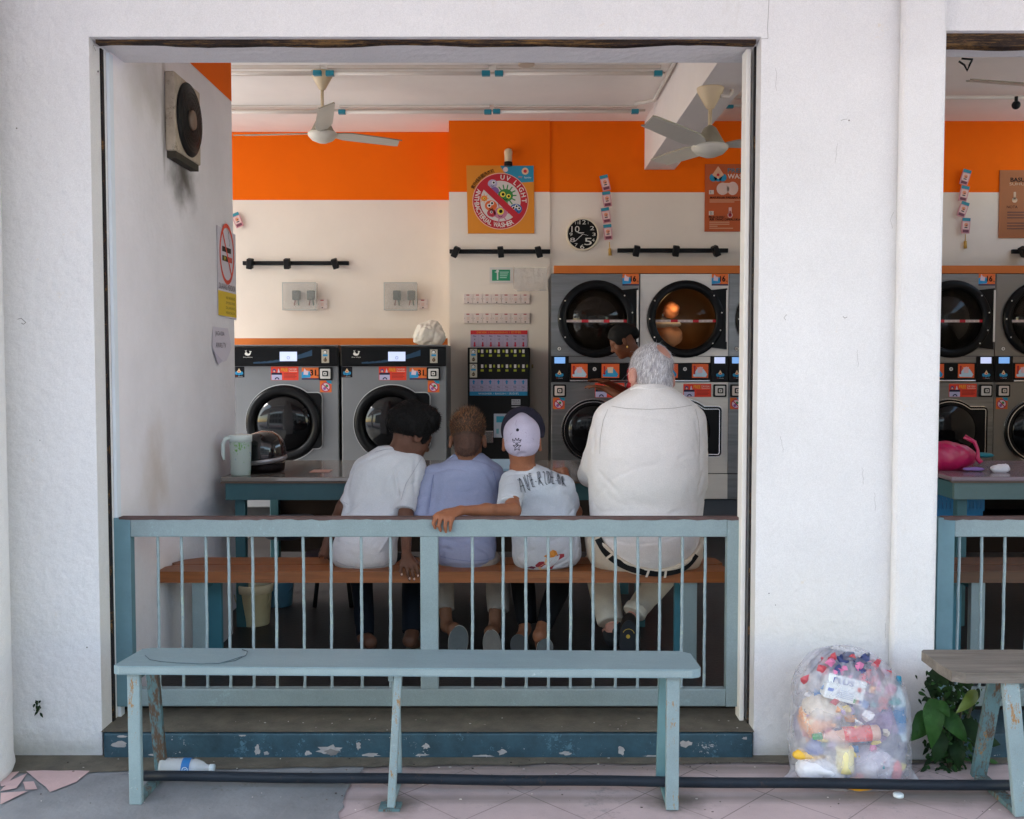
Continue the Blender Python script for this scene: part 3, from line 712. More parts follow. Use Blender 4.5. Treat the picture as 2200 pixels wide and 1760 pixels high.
# ---- plant
lf = mat('leaf_green', (.020, .072, .012), .55, var=.4, vscale=25, bump=.3, bscale=60, spec=.2)
lfd = mat('leaf_dark', (.010, .030, .008), .6, var=.4, vscale=25)
lfy = mat('leaf_yellowish', (.09, .135, .014), .5, var=.25, vscale=25)
def leaf(q, base, tip, wdt, m_, droop=.02, fold=.25, nrm=(0, -1, .35)):
    base, tip = Vector(base), Vector(tip); ax = tip-base; L_ = ax.length; ax.normalize(); n = Vector(nrm).normalized(); sd_ = ax.cross(n).normalized(); n = sd_.cross(ax)
    K = 9; rows = []
    for i in range(K+1):
        t = i/K; wv = wdt/2*(math.sin(math.pi*min(1, t*.98+.03)**.75))**.85*(1-.25*t) if t < 1 else 0
        c = base+ax*(L_*t)+n*(droop*math.sin(math.pi*t))
        wav = .12*wv*math.sin(t*9)
        rows.append([c-sd_*wv-n*(wv*fold)+n*wav, c-sd_*wv*.5-n*wv*fold*.3, c+n*0, c+sd_*wv*.5-n*wv*fold*.3, c+sd_*wv-n*(wv*fold)-n*wav])
    V = [[q.bm.verts.new(p) for p in r] for r in rows]; mi = q.mi(m_)
    for i in range(K):
        for j in range(4):
            f = q.bm.faces.new([V[i][j], V[i][j+1], V[i+1][j+1], V[i+1][j]]); f.material_index = mi; f.smooth = True
t = thing('leafy_plant', (P(2030, 1670, 3.5).x, 3.50, 0), 'dark green broad-leaved plant growing at the wall foot beside the rubbish bag', 'plant')
for bp_, tp_, wpx, mm, Y in [((2006, 1502), (2001, 1609), 52, lf, 3.42), ((1998, 1530), (1953, 1594), 50, lf, 3.45), ((2012, 1505), (2041, 1543), 26, lf, 3.43), ((2026, 1530), (2078, 1596), 44, lf, 3.45),
                         ((2098, 1484), (2053, 1533), 30, lfy, 3.42), ((2020, 1570), (2008, 1642), 44, lfd, 3.47), ((2070, 1545), (2118, 1610), 44, lfd, 3.50), ((2050, 1590), (2060, 1655), 40, lfd, 3.5),
                         ((2000, 1440), (2040, 1475), 36, lfd, 3.52), ((2060, 1440), (2085, 1485), 36, lfd, 3.52), ((2130, 1462), (2160, 1505), 40, lfd, 3.5), ((2110, 1590), (2150, 1600), 30, lfd, 3.5), ((1995, 1460), (2003, 1500), 30, lfd, 3.54)]:
    q = MB(); leaf(q, P(*bp_, Y), P(*tp_, Y-.03), wpx*Y/2150, mm); q.build('leaf', t)
q = MB()
for i in range(620):
    a = random.random(); px = 2035+random.gauss(0, 32); py = 1440+225*random.random()**.8
    if py > 1560: px = 2045+random.gauss(0, 30)
    if px < 1972+ (py-1500)*.12: px = 1990+random.random()*40
    Y = random.uniform(3.48, 3.585); l_ = random.uniform(.012, .035)
    c = P(px, py, Y); an = random.uniform(0, 6.28)
    leaf(q, c, c+Vector((math.cos(an), random.uniform(-.5, .2), math.sin(an)*.8-.4))*l_, l_*.55, random.choice([lfd, lfd, lf]), droop=.002)
q.build('foliage', t)
q = MB()
for px0, px1 in ((2040, 2006), (2042, 2026), (2050, 2098), (2048, 2070), (2046, 2000)):
    q.tube([P(px0+4, 1668, 3.52)+Vector((0, 0, -.02)), P((px0+px1)/2, 1560, 3.52), P(px1, 1500 if px1 != 2098 else 1484, 3.45)], [.006, .005, .003], mat('stem_brown', (.05, .045, .02), .7), n=6)
q.build('stem', t)

# ---- small leaf litter strip by left column
q = MB()
for i in range(14):
    c = Vector((-1.735+random.uniform(-.01, .012), 3.60, P(38, 1520, 3.6).z+random.uniform(-.02, .03))); leaf(q, c, c+Vector((random.uniform(-.01, .02), -.01, random.uniform(-.02, .02))), .01, lfd, droop=.001)
q.build('weed', label='tiny dark weed growing from the crack beside the left column', cat='weed')
# ================================================================ INSIDE: MACHINES
YM = 7.65      # front plane of the machines
steel = mat('brushed_steel', (.27, .265, .265), .33, metal=.9, var=.3, vscale=2, stretch=(1, 1, 14), bump=.04, bscale=60, bdist=.002)
steelgrey = mat('machine_grey', (.20, .205, .22), .42, metal=.3, var=.08, vscale=2)
blk = mat('black_plastic', (.006, .006, .007), .28, spec=.3)
blkm = mat('black_matt', (.012, .012, .013), .5, spec=.25)
dglass = mat('drum_glass', (.004, .004, .005), .07, spec=.35)
chrome = mat('chrome', (.75, .75, .76), .18, metal=1)
drum = mat('drum_metal', (.42, .30, .18), .35, metal=.8)
WHT = H('d9d5d2'); ORG = H('e8622a'); RED = H('c8202a'); BLU = H('1b8fc4'); NVY = H('20243f'); TEA = H('2aa3b8'); BLKF = H('15130f')
scr = mat('screen_blue', hexc('5f86b8'), .3, emit=.28)
scrw = mat('screen_pale', hexc('a9b3d4'), .2, emit=.22)

def st_bubble(q, a, b, c, d):      # small dark sticker with a bubble-heap emblem
    q.rect(a, b, c, d, .0010, NVY if False else H('14151c')); w_, h_ = c-a, d-b; cx = (a+c)/2
    for dx, dy, r in ((-.22, .36, .16), (0, .33, .17), (.22, .36, .16)): q.disk(cx+dx*w_, b+dy*h_+.04*h_, r*w_, .0016, BLU, n=14)
    q.poly([(cx-.20*w_, b+.50*h_), (cx, b+.86*h_), (cx+.20*w_, b+.50*h_), (cx, b+.42*h_)], .0022, H('e0c39a'))
    q.disk(cx, b+.55*h_, .07*w_, .0027, RED, n=10)
    q.text('my', cx-.22*w_, b+.10*h_, .10*h_, .0022, ORG); q.text('laundry', cx+.12*w_, b+.10*h_, .10*h_, .0022, WHT, w_=.42*w_)
def st_free(q, a, b, c, d):
    w_, h_ = c-a, d-b; q.rect(a, b, c, d, .0010, H('e23c22')); q.line(a, d, c, d, .01*w_, .0014, H('f07a5a'))
    q.rect(a+.02*w_, b+.02*h_, a+.40*w_, b+.5*h_, .0015, H('b9b6d8')); q.rect(a+.02*w_, b+.40*h_, a+.40*w_, b+.55*h_, .002, NVY)
    q.disk(a+.12*w_, b+.70*h_, .065*w_, .0015, H('34307c'), n=14); q.disk(a+.12*w_, b+.66*h_, .035*w_, .002, H('e8b48a'), n=10)
    q.poly([(a+.24*w_, b+.57*h_), (a+.28*w_, b+.88*h_), (a+.33*w_, b+.57*h_)], .0015, H('c9c2d8'))
    q.ring(a+.22*w_, b+.05*h_, .045*w_, .085*w_, .0024, H('242456'), n=12, a0=0, a1=180)
    q.text('FREE', a+.49*w_, b+.78*h_, .26*h_, .002, H('f2a51e'), w_=.25*w_, bold=.02)
    q.text('DRYER?', a+.80*w_, b+.80*h_, .17*h_, .002, H('f3c4b8'), w_=.30*w_); q.line(a+.65*w_, b+.64*h_, a+.96*w_, b+.64*h_, .03*h_, .002, H('f3c4b8'))
    for i in range(4): q.line(a+.47*w_, b+(.48-.10*i)*h_, a+(.93-.05*(i % 2))*w_, b+(.48-.10*i)*h_, .035*h_, .002, H('8f1e16'))
def st_kg(q, a, b, c, d, t):
    w_, h_ = c-a, d-b; q.rect(a, b, c, d, .0010, H('e8702c')); q.rect(a, b, c, b+.13*h_, .0015, H('2c2348'))
    q.poly([(a, b+.13*h_), (a, b+.62*h_), (a+.12*w_, b+.70*h_), (a+.30*w_, b+.66*h_), (a+.46*w_, b+.72*h_), (a+.54*w_, b+.4*h_), (a+.5*w_, b+.17*h_)], .0015, H('1d93cc'))
    q.poly([(a+.10*w_, b+.42*h_), (a+.13*w_, b+.82*h_), (a+.16*w_, b+.95*h_), (a+.26*w_, b+.76*h_), (a+.40*w_, b+.72*h_), (a+.36*w_, b+.38*h_)], .002, H('dcc6d4'))
    q.text(t, a+.66*w_, b+.58*h_, .50*h_, .0030, BLKF, w_=.34*w_, bold=.03); q.text('kg', a+.92*w_, b+.36*h_, .16*h_, .0030, BLKF)
def st_germ(q, a, b, c, d):
    w_, h_ = c-a, d-b; cx, cy = (a+c)/2, b+.45*h_; q.rect(a, b, c, d, .0010, H('dd6a26')); q.poly([(a+.52*w_, d), (c, d), (c, b+.72*h_), (a+.72*w_, b+.76*h_)], .0014, H('1c93bd'))
    q.disk(cx, cy, .40*w_, .0018, H('d9c3cd'), n=20); q.ring(cx, cy, .33*w_, .41*w_, .0022, H('b51f56'), n=20)
    q.disk(cx-.10*w_, cy-.13*w_, .13*w_, .0024, H('8a4ea0'), n=10); q.disk(cx+.10*w_, cy+.10*w_, .12*w_, .0024, H('2f7d4c'), n=10)
    q.line(cx-.27*w_, cy+.27*w_, cx+.27*w_, cy-.27*w_, .09*w_, .0030, H('b5173f'))
def st_arrow(q, a, b, c, d, up):
    w_, h_ = c-a, d-b; q.rect(a, b, c, d, .0010, H('e8622a')); sh = [(a+.12*w_, b+.08*h_), (a+.06*w_, b+.2*h_), (a+.3*w_, b+.62*h_), (a+.5*w_, b+.8*h_), (a+.72*w_, b+.62*h_), (a+.94*w_, b+.25*h_), (a+.86*w_, b+.06*h_)]
    q.poly(sh, .0015, H('bcd6ea') if up else H('2399cf'))
    q.poly([(a+.36*w_, b+.35*h_), (a+.32*w_, b+.75*h_), (a+.66*w_, b+.78*h_), (a+.64*w_, b+.35*h_)], .002, H('e6bcc6') if up else H('e3cdb4'))
    x = a+.16*w_; y0, y1 = (b+.2*h_, b+.9*h_)
    q.line(x, y0+.06*h_, x, y1-.06*h_, .08*w_, .0024, H('a8122c'))
    yt = y1 if up else y0; s_ = -1 if up else 1
    q.poly([(x-.09*w_, yt+s_*.14*h_), (x+.09*w_, yt+s_*.14*h_), (x, yt)], .0026, H('a8122c'))
def coinbox(root, a, b, c, d, Y, face, nm='coin_plate'):
    q = MB(); q.fr((0, Y, 0)); q.slab(rr(a, b, c, d, .008), .0, .018, blkm); w_ = c-a; h_ = d-b
    pl = q.build(nm, root)
    q = MB(); q.fr((0, Y, 0)); q.slab(rr(a+.12*w_, b+.12*h_, c-.12*w_, d-.12*h_, .006), .019, .022, face)
    q.slab(rr(a+.30*w_, b+.30*h_, c-.28*w_, d-.28*h_, .006), .022, .030, blkm); q.slab(rr(a+.38*w_, b+.38*h_, c-.37*w_, d-.37*h_, .006), .030, .034, face); q.disk((a+c)/2, (b+d)/2, .05*w_, .035, blkm, n=10)
    for sx in (.17, .83):
        for sy in (.17, .83): q.disk(a+sx*w_, b+sy*h_, .025*w_, .023, WHT, n=8)
    q.build('coin_slot', pl)
def door_shape(cx, cz, R, ex, zt, zb, r=.035):     # circle with a squared handle block on the right
    pts = []
    a0 = math.asin(min(.99, (zt-cz)/R)); a1 = math.asin(max(-.99, (zb-cz)/R))
    n = 44
    for i in range(n+1):
        t = a0+(2*math.pi+a1-a0)*i/n; pts.append((cx+R*math.cos(t), cz+R*math.sin(t)))
    for i in range(6):
        t = R_(-90+18*i); pts.append((ex-r+r*math.cos(t), zb+r+r*math.sin(t)))
    for i in range(6):
        t = R_(18*i); pts.append((ex-r+r*math.cos(t), zt-r+r*math.sin(t)))
    return pts
def grow(pts, g):
    cx = sum(p[0] for p in pts)/len(pts); cz = sum(p[1] for p in pts)/len(pts); out = []
    n = len(pts)
    for i in range(n):
        a, b = pts[i-1], pts[(i+1) % n]; dx, dy = b[0]-a[0], b[1]-a[1]; l = math.hypot(dx, dy) or 1; out.append((pts[i][0]+dy/l*g, pts[i][1]-dx/l*g))
    return out

# ---- big washers (left). second one measured from the photograph, first one copied
def px2(p, y=840): return P(p, y, YM).x
def pz(y, Y=YM): return P(1000, y, Y).z
WX0, WX1 = px2(732, 760), px2(960, 760)
WZ0 = .34; WZ1 = pz(741)
t = thing('washing_machine', ((WX0+WX1)/2, YM, WZ0), 'right one of the two large grey front-loading washers, behind the boy with curly hair', 'washing machine', 'large grey washers')
def wr(root, a, b, c, d, fn, nm, *ex, Y=YM, label=None):
    q = MB(); q.fr((0, Y, 0)); x0, z0, x1, z1 = PR(a, b, c, d, Y); fn(q, x0, z0, x1, z1, *ex); return q.build(nm, root, label=label)
q = MB(); q.box((WX0+.004, YM, WZ0), (WX1-.004, YM+.86, WZ1-.012), steelgrey, bev=.008); body = q.build('body', t)
q = MB(); q.box((WX0+.004, YM-.012, WZ1-.012), (WX1-.004, YM+.86, WZ1), steel, bev=.003); q.build('top_trim', t)
a, b_, c_, d_ = PR(733, 746, 959, 787, YM)
q = MB(); q.box((a, YM-.03, b_), (c_, YM-.001, d_), blk, bev=.006); q.fr((0, YM-.0305, 0))
for k in range(10):      # blue sweep printed on the fascia
    x = a+.20*(c_-a)+k*.055*(c_-a); q.poly([(x, b_+.02+.0006*k*k), (x+.05, b_+.02+.0006*(k+1)**2), (x+.05, b_+.035+.0009*(k+1)**2), (x, b_+.03+.0009*k*k)], .0003, H('0e3a58'))
panel = q.build('control_panel', t)
wr(t, 834, 756, 871, 776, lambda q, a, b, c, d: (q.slab([(a, b), (c, b), (c, d), (a, d)], 0, .002, scrw), q.ring((a+c)/2, (b+d)/2-.01, .008, .012, .0025, H('7a86b4'))), 'screen', Y=YM-.031)
def whale(q, a, b, c, d):
    w_, h_ = c-a, d-b; m_ = H('e6e2dc')
    q.poly([(a+.12*w_, b+.55*h_), (a+.10*w_, b+.38*h_), (a+.25*w_, b+.22*h_), (a+.50*w_, b+.16*h_), (a+.72*w_, b+.24*h_), (a+.84*w_, b+.42*h_), (a+.88*w_, b+.66*h_), (a+.99*w_, b+.82*h_), (a+.80*w_, b+.80*h_), (a+.72*w_, b+.90*h_), (a+.72*w_, b+.70*h_), (a+.78*w_, b+.58*h_), (a+.62*w_, b+.46*h_), (a+.44*w_, b+.50*h_), (a+.38*w_, b+.66*h_), (a+.24*w_, b+.68*h_)], .001, m_)
    q.poly([(a+.22*w_, b+.74*h_), (a+.12*w_, b+.96*h_), (a+.26*w_, b+.86*h_), (a+.38*w_, b+.98*h_), (a+.30*w_, b+.74*h_)], .001, m_)
    q.text('Blue Whale', (a+c)/2, b-.04*h_, .10*h_*1.2, .001, m_, w_=w_*1.15)
wr(t, 757, 752, 774, 767, whale, 'logo', Y=YM-.031)
for k, (px, py) in enumerate(((816, 757), (816, 771), (889, 758), (889, 768))):
    pass
def slot(q, a, b, c, d):
    w_, h_ = c-a, d-b; q.slab([(a, b), (c, b), (c, d), (a, d)], 0, .006, mat('slot_plate', (.50, .44, .34), .3, metal=.7)); q.disk((a+c)/2, b+.82*h_, .26*w_, .007, blkm, n=14); q.disk((a+c)/2-.02*w_, b+.80*h_, .2*w_, .0075, WHT, n=12)
    q.rect(a+.18*w_, b+.50*h_, c-.18*w_, b+.64*h_, .0072, BLU); q.ring((a+c)/2, b+.22*h_, .10*w_, .24*w_, .0072, H('6b4a22'), n=12); q.line((a+c)/2, b+.1*h_, (a+c)/2+.05*w_, b+.42*h_, .1*w_, .0076, blkm)
wr(t, 924, 751, 940, 780, slot, 'coin_acceptor', Y=YM-.031)
wr(t, 734, 788, 757, 811, st_bubble, 'sticker'); wr(t, 814, 788, 873, 817, st_free, 'sticker', label='red FREE sticker with cartoon figures')
wr(t, 880, 790, 917, 816, st_kg, 'sticker', '31', label='orange 31 kg sticker'); wr(t, 919, 818, 944, 843, st_germ, 'sticker')
x0, z0, x1, z1 = PR(917, 789, 946, 817, YM); coinbox(t, x0, z0, x1, z1, YM, WHT, 'coin_plate')
# door
cx, cz = P(843, 909, YM).x, P(843, 909, YM).z; R0 = .291; ex = P(923.5, 909, YM).x; zt_, zb_ = pz(844), pz(963)
ds = door_shape(cx, cz, R0, ex, zt_, zb_)
q = MB(); q.fr((0, YM, 0)); q.slab(grow(ds, .007), .001, .012, mat('door_trim', (.62, .62, .63), .35, metal=.4), smooth=True); tr_ = q.build('door_trim', t)
q = MB(); q.fr((0, YM, 0)); q.slab(ds, .004, .034, blk, smooth=True); door = q.build('door', t)
q = MB(); q.lathe([(.282, .0), (.285, .018), (.268, .030), (.232, .026), (.214, .010), (.213, .0)], (cx, YM-.034, cz), blk, axis=(0, -1, 0), n=56, caps=False); q.build('door_ring', door)
q = MB(); q.lathe([(.216, 0), (.205, .014), (.17, .034), (.10, .052), (.04, .058), (0, .059)], (cx, YM-.036, cz), dglass, axis=(0, -1, 0), n=48); q.build('door_glass', door)
q = MB(); q.box((ex-.055, YM-.052, cz-.07), (ex-.025, YM-.033, cz+.09), blkm, bev=.008); q.build('door_handle', door)
dx = P(500, 760, YM).x-WX0
dup(t, (t.location.x+dx, YM, WZ0), label='left one of the two large grey front-loading washers, partly hidden by the side wall')
bb = MB(); bb.box((-2.92, YM+.05, .12), (WX1, 8.58, WZ0-.002), mat('plinth_dark', (.03, .03, .033), .6)); bb.build('machine_plinth', label='dark low plinth under the two large grey washers', cat='plinth')
bb = MB(); x0, z0, x1, z1 = PR(400, 727, 962, 740.5, YM+.5); bb.box((-2.9, YM+.48, z0-.06), (x1, YM+.50, z1), mat('orange_board', (.62, .15, .012), .55, var=.12)); bb.build('orange_board', label='narrow orange board running behind the tops of the two large grey washers', cat='board')

# ---- stacked dryer over washer
def stack(x0p, mirror, label, cloth=False, sm=steel):
    X0 = P(x0p, 750, YM).x; Wd = P(1374, 750, YM).x-P(1183, 750, YM).x
    zb = pz(1072); zt = pz(588)
    t = thing('stacked_dryer', (X0+Wd/2, YM, zb), label, 'dryer and washer', 'stacked washer-dryers')
    sh = X0-P(1183, 750, YM).x      # shift
    off = (P(1374, 750, YM).x-P(1183, 750, YM).x)
    def bx(nm, a, b, c, d, y0, y1, m_, bev=.003, par=t):
        u0, w0, u1, w1 = PR(a, b, c, d, YM); q = MB(); q.box((u0+sh, y0, w0), (u1+sh, y1, w1), m_, bev=bev); return q.build(nm, par)
    def mxx(a, c):     # mirror in unit
        return (a, c) if not mirror else (1183+1374-c, 1183+1374-a)
    def dec(nm, a, b, c, d, fn, *ex, Y=YM, lab=None):
        a, c = mxx(a, c); u0, w0, u1, w1 = PR(a, b, c, d, YM); q = MB(); q.fr((0, Y, 0)); fn(q, u0+sh, w0, u1+sh, w1, *ex); return q.build(nm, t, label=lab)
    q = MB(); q.box((X0+.002, YM+.004, zb), (X0+Wd-.002, YM+.80, zt), blkm); q.build('carcass', t)
    up = bx('dryer_panel', 1184, 589, 1373.2, 765, YM-.006, YM+.004, sm)
    lo = bx('washer_panel', 1184, 821, 1373.2, 1017, YM-.006, YM+.004, sm)
    bx('kick_panel', 1184, 1018.5, 1373.2, 1072, YM-.004, YM+.004, sm)
    cp_ = bx('control_zone', 1184, 766, 1373.2, 780, YM-.004, YM+.004, sm)
    a, c = mxx(1223, 1373); bx('drawer_strip', a, 781, c, 816, YM-.014, YM+.004, blk)
    a, c = mxx(1223, 1373); bx('drawer_lip', a+1, 816.5, c-1, 820, YM-.02, YM+.004, chrome)
    a, c = mxx(1184, 1222); cpn = bx('control_panel', a, 766, c, 820, YM-.016, YM+.004, blk)
    dec('screen', 1191, 767.5, 1214, 781, lambda q, a, b, c, d: q.slab([(a, b), (c, b), (c, d), (a, d)], 0, .002, scr if not mirror else scrw), Y=YM-.016)
    dec('sticker', 1190, 792, 1213, 815, st_bubble, Y=YM-.016)
    dec('sticker', 1227, 782, 1262, 812, st_arrow, not mirror if False else True, Y=YM-.0145)
    dec('sticker', 1292, 782, 1330, 812, st_arrow, False, Y=YM-.0145)
    dec('lock', 1273, 789, 1281, 797, lambda q, a, b, c, d: (q.disk((a+c)/2, (b+d)/2, (c-a)/2, .003, WHT, n=14), q.disk((a+c)/2, (b+d)/2, (c-a)/4, .004, steel, n=10)), Y=YM-.0145)
    if not mirror: dec('sticker', 1278, 823, 1341, 854, st_free, Y=YM-.007)
    else: dec('sticker', 1220, 825, 1280, 853, st_free, Y=YM-.007)
    a, c = mxx(1188, 1216); u0, w0, u1, w1 = PR(a, 826, c, 853, YM); coinbox(t, u0+sh, w0, u1+sh, w1, YM-.006, mat('coin_face', (.70, .60, .56), .4) if not mirror else WHT)
    if not mirror: dec('sticker', 1188, 854.5, 1213, 879, st_germ, Y=YM-.007)
    # 16 kg sticker on the top right corner
    u0, w0, u1, w1 = PR(1337, 588.5, 1372.5, 614, YM); q = MB(); q.fr((0, YM-.0065, 0)); st_kg(q, u0+sh, w0, u1+sh, w1, '16'); q.build('sticker', t, label='orange 16 kg sticker')
    u0, w0, u1, w1 = PR(1197, 745, 1206, 754, YM); q = MB(); q.fr((0, YM-.0065, 0)); q.disk((u0+u1)/2+sh, (w0+w1)/2, .018, .001, WHT, n=16); q.ring((u0+u1)/2+sh, (w0+w1)/2, .015, .018, .0014, BLKF, n=16); q.text('4' if not mirror else '6', (u0+u1)/2+sh, (w0+w1)/2, .018, .0016, BLKF); q.build('number_tag', t)
    # dryer door
    cx, cz = P(1281, 686, YM).x+sh, P(1281, 686, YM).z; R1 = .2935; ex = P(1369, 686, YM).x+sh
    ds = door_shape(cx, cz, R1, ex, pz(620), pz(751), .008)
    q = MB(); q.fr((0, YM-.006, 0))
    # ring with open middle: annulus plus block
    q.lathe([(R1, 0), (R1, .022), (R1-.012, .030), (.238, .030), (.230, .020), (.229, -.01)], (cx, YM-.006, cz), blk, axis=(0, -1, 0), n=64, caps=False)
    zt2, zb2 = pz(620), pz(751); n = 20; arc = []
    th0 = math.asin((zt2-cz)/R1); 
    for i in range(n+1):
        th = th0+(-th0-math.asin((cz-zb2)/R1))*i/n; arc.append((cx+(R1-.02)*math.cos(th), cz+(R1-.02)*math.sin(th)))
    q.slab(arc+[(ex, zb2), (ex, zt2)], 0, .024, blk)
    door = q.build('dryer_door', t)
    q = MB(); q.box((ex-.008, YM-.036, pz(735)), (ex+.006, YM-.0305, pz(624)), WHT, bev=.002); q.build('door_handle', door)
    for th in (150, 180, 210, 40, 10, -18, -42):
        q = MB(); q.ball((cx+(R1-.018)*math.cos(R_(th)), YM-.037, cz+(R1-.018)*math.sin(R_(th))), .0055, WHT, n=8); q.build('screw', door)
    # drum behind the glass
    dk = mat('drum_dark', (.05, .035, .022), .4, metal=.6); q = MB(); q.lathe([(.232, 0), (.25, .02), (.25, .42), (0.001, .42)], (cx, YM+.0, cz), mat('drum_metal_lit', (.26, .14, .05), .45, metal=.5, chips=[((.10, .06, .03), 60, .62, .05)]) if cloth else dk, axis=(0, 1, 0), n=48, caps=False)
    # carcass would hide it: drum sits in front of the carcass plane inside the ring
    q.bm.transform(Matrix.Translation((0, 0, 0)))
    q.build('drum', t)
    q = MB(); q.lathe([(.231, 0), (.231, .002), (0, .003)], (cx, YM-.012, cz), mat('window_glass_lit' if cloth else 'window_glass', (.02, .015, .012), .05, alpha=.22 if cloth else .7, spec=.4), axis=(0, -1, 0), n=48, caps=False); gl_ = q.build('door_glass', door)
    q = MB(); q.fr((0, YM-.0165, 0)); z = pz(690); q.rect(cx-.228, z-.010, cx+.232, z+.009, 0, H('c9b9b6'))
    for a_, b_2 in ((-.113, -.06), (.055, .10), (.205, .232)): q.rect(cx+a_, z-.0105, cx+b_2, z+.0095, .0006, H('c01528'))
    for k in range(12): q.rect(cx-.21+k*.035, z-.003, cx-.19+k*.035, z+.002, .0004, H('a88a88'))
    q.build('warning_strip', door)
    # washer door
    cx, cz = P(1274, 925, YM).x+sh, P(1274, 925, YM).z; R2 = .238
    if mirror: cx = P(1278, 925, YM).x+sh
    ex = cx+.285; ds = door_shape(cx, cz, R2, ex, pz(874), pz(980), .03)
    q = MB(); q.fr((0, YM-.006, 0)); q.slab(grow(ds, .006), 0, .006, chrome, smooth=True); q.slab(ds, .004, .028, blk, smooth=True); q.slab(grow(ds, -.014), .028, .0295, chrome, smooth=True); q.slab(grow(ds, -.019), .0285, .031, blk, smooth=True); wd = q.build('washer_door', t)
    q = MB(); q.lathe([(.20, 0), (.185, .012), (.14, .03), (.07, .042), (0, .045)], (cx, YM-.036, cz), dglass, axis=(0, -1, 0), n=40); q.build('door_glass', wd)
    return t
# carcasses need an opening for the drums: build the carcass as a frame
_oldbox = None
def fix_carcass(t):
    for c in kids(t):
        if c.name.startswith('carcass') or c.name.startswith('dryer_panel'):
            me = c.data; bm = bmesh.new(); bm.from_mesh(me); bm.free()
stA = stack(1183, False, 'stacked washer-dryer nearest the payment machine, woman in red before it')
stB = stack(1374, True, 'bright stacked washer-dryer with orange-lit laundry in its drum, behind the white-haired man', cloth=True, sm=mat('brushed_steel_warm', (.74, .68, .63), .42, metal=.5, var=.08, vscale=2, stretch=(1, 1, 14)))
stC = stack(1564, False, 'stacked washer-dryer cut off by the right jamb of the wide opening')
stD = stack(1755, False, 'stacked washer-dryer hidden behind the white pier between the openings')
stE = stack(1945, True, 'stacked washer-dryer seen at the left side of the narrow right opening, behind the pink bag')
stF = stack(2136, False, 'stacked washer-dryer at the far right edge of the picture', sm=mat('brushed_steel_dark', (.25, .23, .21), .4, metal=.8, var=.1, vscale=2))
for s_ in (stA, stB, stC, stD, stE, stF):      # cut round drum openings in the sheet panels
    ccx = s_.location.x+(P(1281, 686, YM).x-(P(1183, 750, YM).x+(P(1374, 750, YM).x-P(1183, 750, YM).x)/2)); ccz = P(1281, 686, YM).z
    for c in kids(s_):
        nm = c.name.split('.')[0]
        if nm in ('carcass', 'dryer_panel'):
            lo = Vector((min(v.co.x for v in c.data.vertices), min(v.co.y for v in c.data.vertices), min(v.co.z for v in c.data.vertices))); hi = Vector((max(v.co.x for v in c.data.vertices), max(v.co.y for v in c.data.vertices), max(v.co.z for v in c.data.vertices)))
            og = origin(c.parent); x, z = ccx-og.x, ccz-og.z; mt = c.data.materials[0]
            q = MB(); q.fr((0, 0, 0), n=(0, 1, 0)); N = 48; hole = [(x+.236*math.cos(2*math.pi*i/N), z+.236*math.sin(2*math.pi*i/N)) for i in range(N)]
            def edge(i):
                a = 2*math.pi*i/N; dx_, dz_ = math.cos(a), math.sin(a); ts = []
                if dx_ > 1e-6: ts.append((hi.x-x)/dx_)
                if dx_ < -1e-6: ts.append((lo.x-x)/dx_)
                if dz_ > 1e-6: ts.append((hi.z-z)/dz_)
                if dz_ < -1e-6: ts.append((lo.z-z)/dz_)
                tt = min(ts); return (x+dx_*tt, z+dz_*tt)
            ed = [edge(i) for i in range(N)]
            for i in range(N):
                j = (i+1) % N; pts = [hole[i], ed[i]]
                e0, e1 = ed[i], ed[j]
                if abs(e0[0]-e1[0]) > 1e-5 and abs(e0[1]-e1[1]) > 1e-5:
                    pts.append((hi.x if max(e0[0], e1[0]) > x else lo.x, hi.z if max(e0[1], e1[1]) > z else lo.z))
                pts += [ed[j], hole[j]]
                q.poly(pts, lo.y, mt)
            # outer sides
            for a_, b_2 in (((lo.x, lo.z), (hi.x, lo.z)), ((hi.x, lo.z), (hi.x, hi.z)), ((hi.x, hi.z), (lo.x, hi.z)), ((lo.x, hi.z), (lo.x, lo.z))):
                q.face([(a_[0], lo.y, a_[1]), (b_2[0], lo.y, b_2[1]), (b_2[0], hi.y, b_2[1]), (a_[0], hi.y, a_[1])], mt)
            if nm == 'carcass': q.poly([(lo.x, lo.z), (hi.x, lo.z), (hi.x, hi.z), (lo.x, hi.z)], hi.y, mt)
            me = bpy.data.meshes.new(nm); q.bm.to_mesh(me); me.materials.append(mt); old = c.data; c.data = me; bpy.data.meshes.remove(old)
# laundry inside the lit drum
F = None
cx, cz = P(1281+191, 686, YM).x, P(1281, 686, YM).z
def lump(c, r, name, mcol, label, cat, group=None, seed=1, h=.008, amp=.02, sc=14, par=None):
    c = np.array(c); r = np.array(r); f = Field(c-r-.05, c+r+.05, h); f.ell(c, r, k=.001); V, Q = f.mesh(1); N = normals(V, Q)
    V = V+N*(vnoise(V, sc, seed)*amp+np.abs(vnoise(V, sc*2.6, seed+3))*amp*.6)[:, None]
    return to_obj(V, Q, name, mcol, par, label, cat, group)
lump((cx-.10, YM+.13, cz-.12), (.095, .09, .08), 'laundry', mat('cloth_peach', (.80, .36, .16), .9), 'peach and white laundry seen in the lit dryer drum', 'laundry', seed=4, amp=.045, sc=11)
lump((cx-.12, YM+.10, cz-.035), (.10, .07, .035), 'towel', mat('cloth_cream', (.85, .72, .50), .9), 'folded cream towel seen through the lit dryer window', 'towel', seed=9, amp=.022, sc=13)
lump((cx-.09, YM+.16, cz+.07), (.06, .06, .06), 'laundry', mat('cloth_rust', (.55, .22, .10), .9), 'rust coloured cloth above the cream towel in the lit dryer drum', 'laundry', seed=14, amp=.035, sc=12)
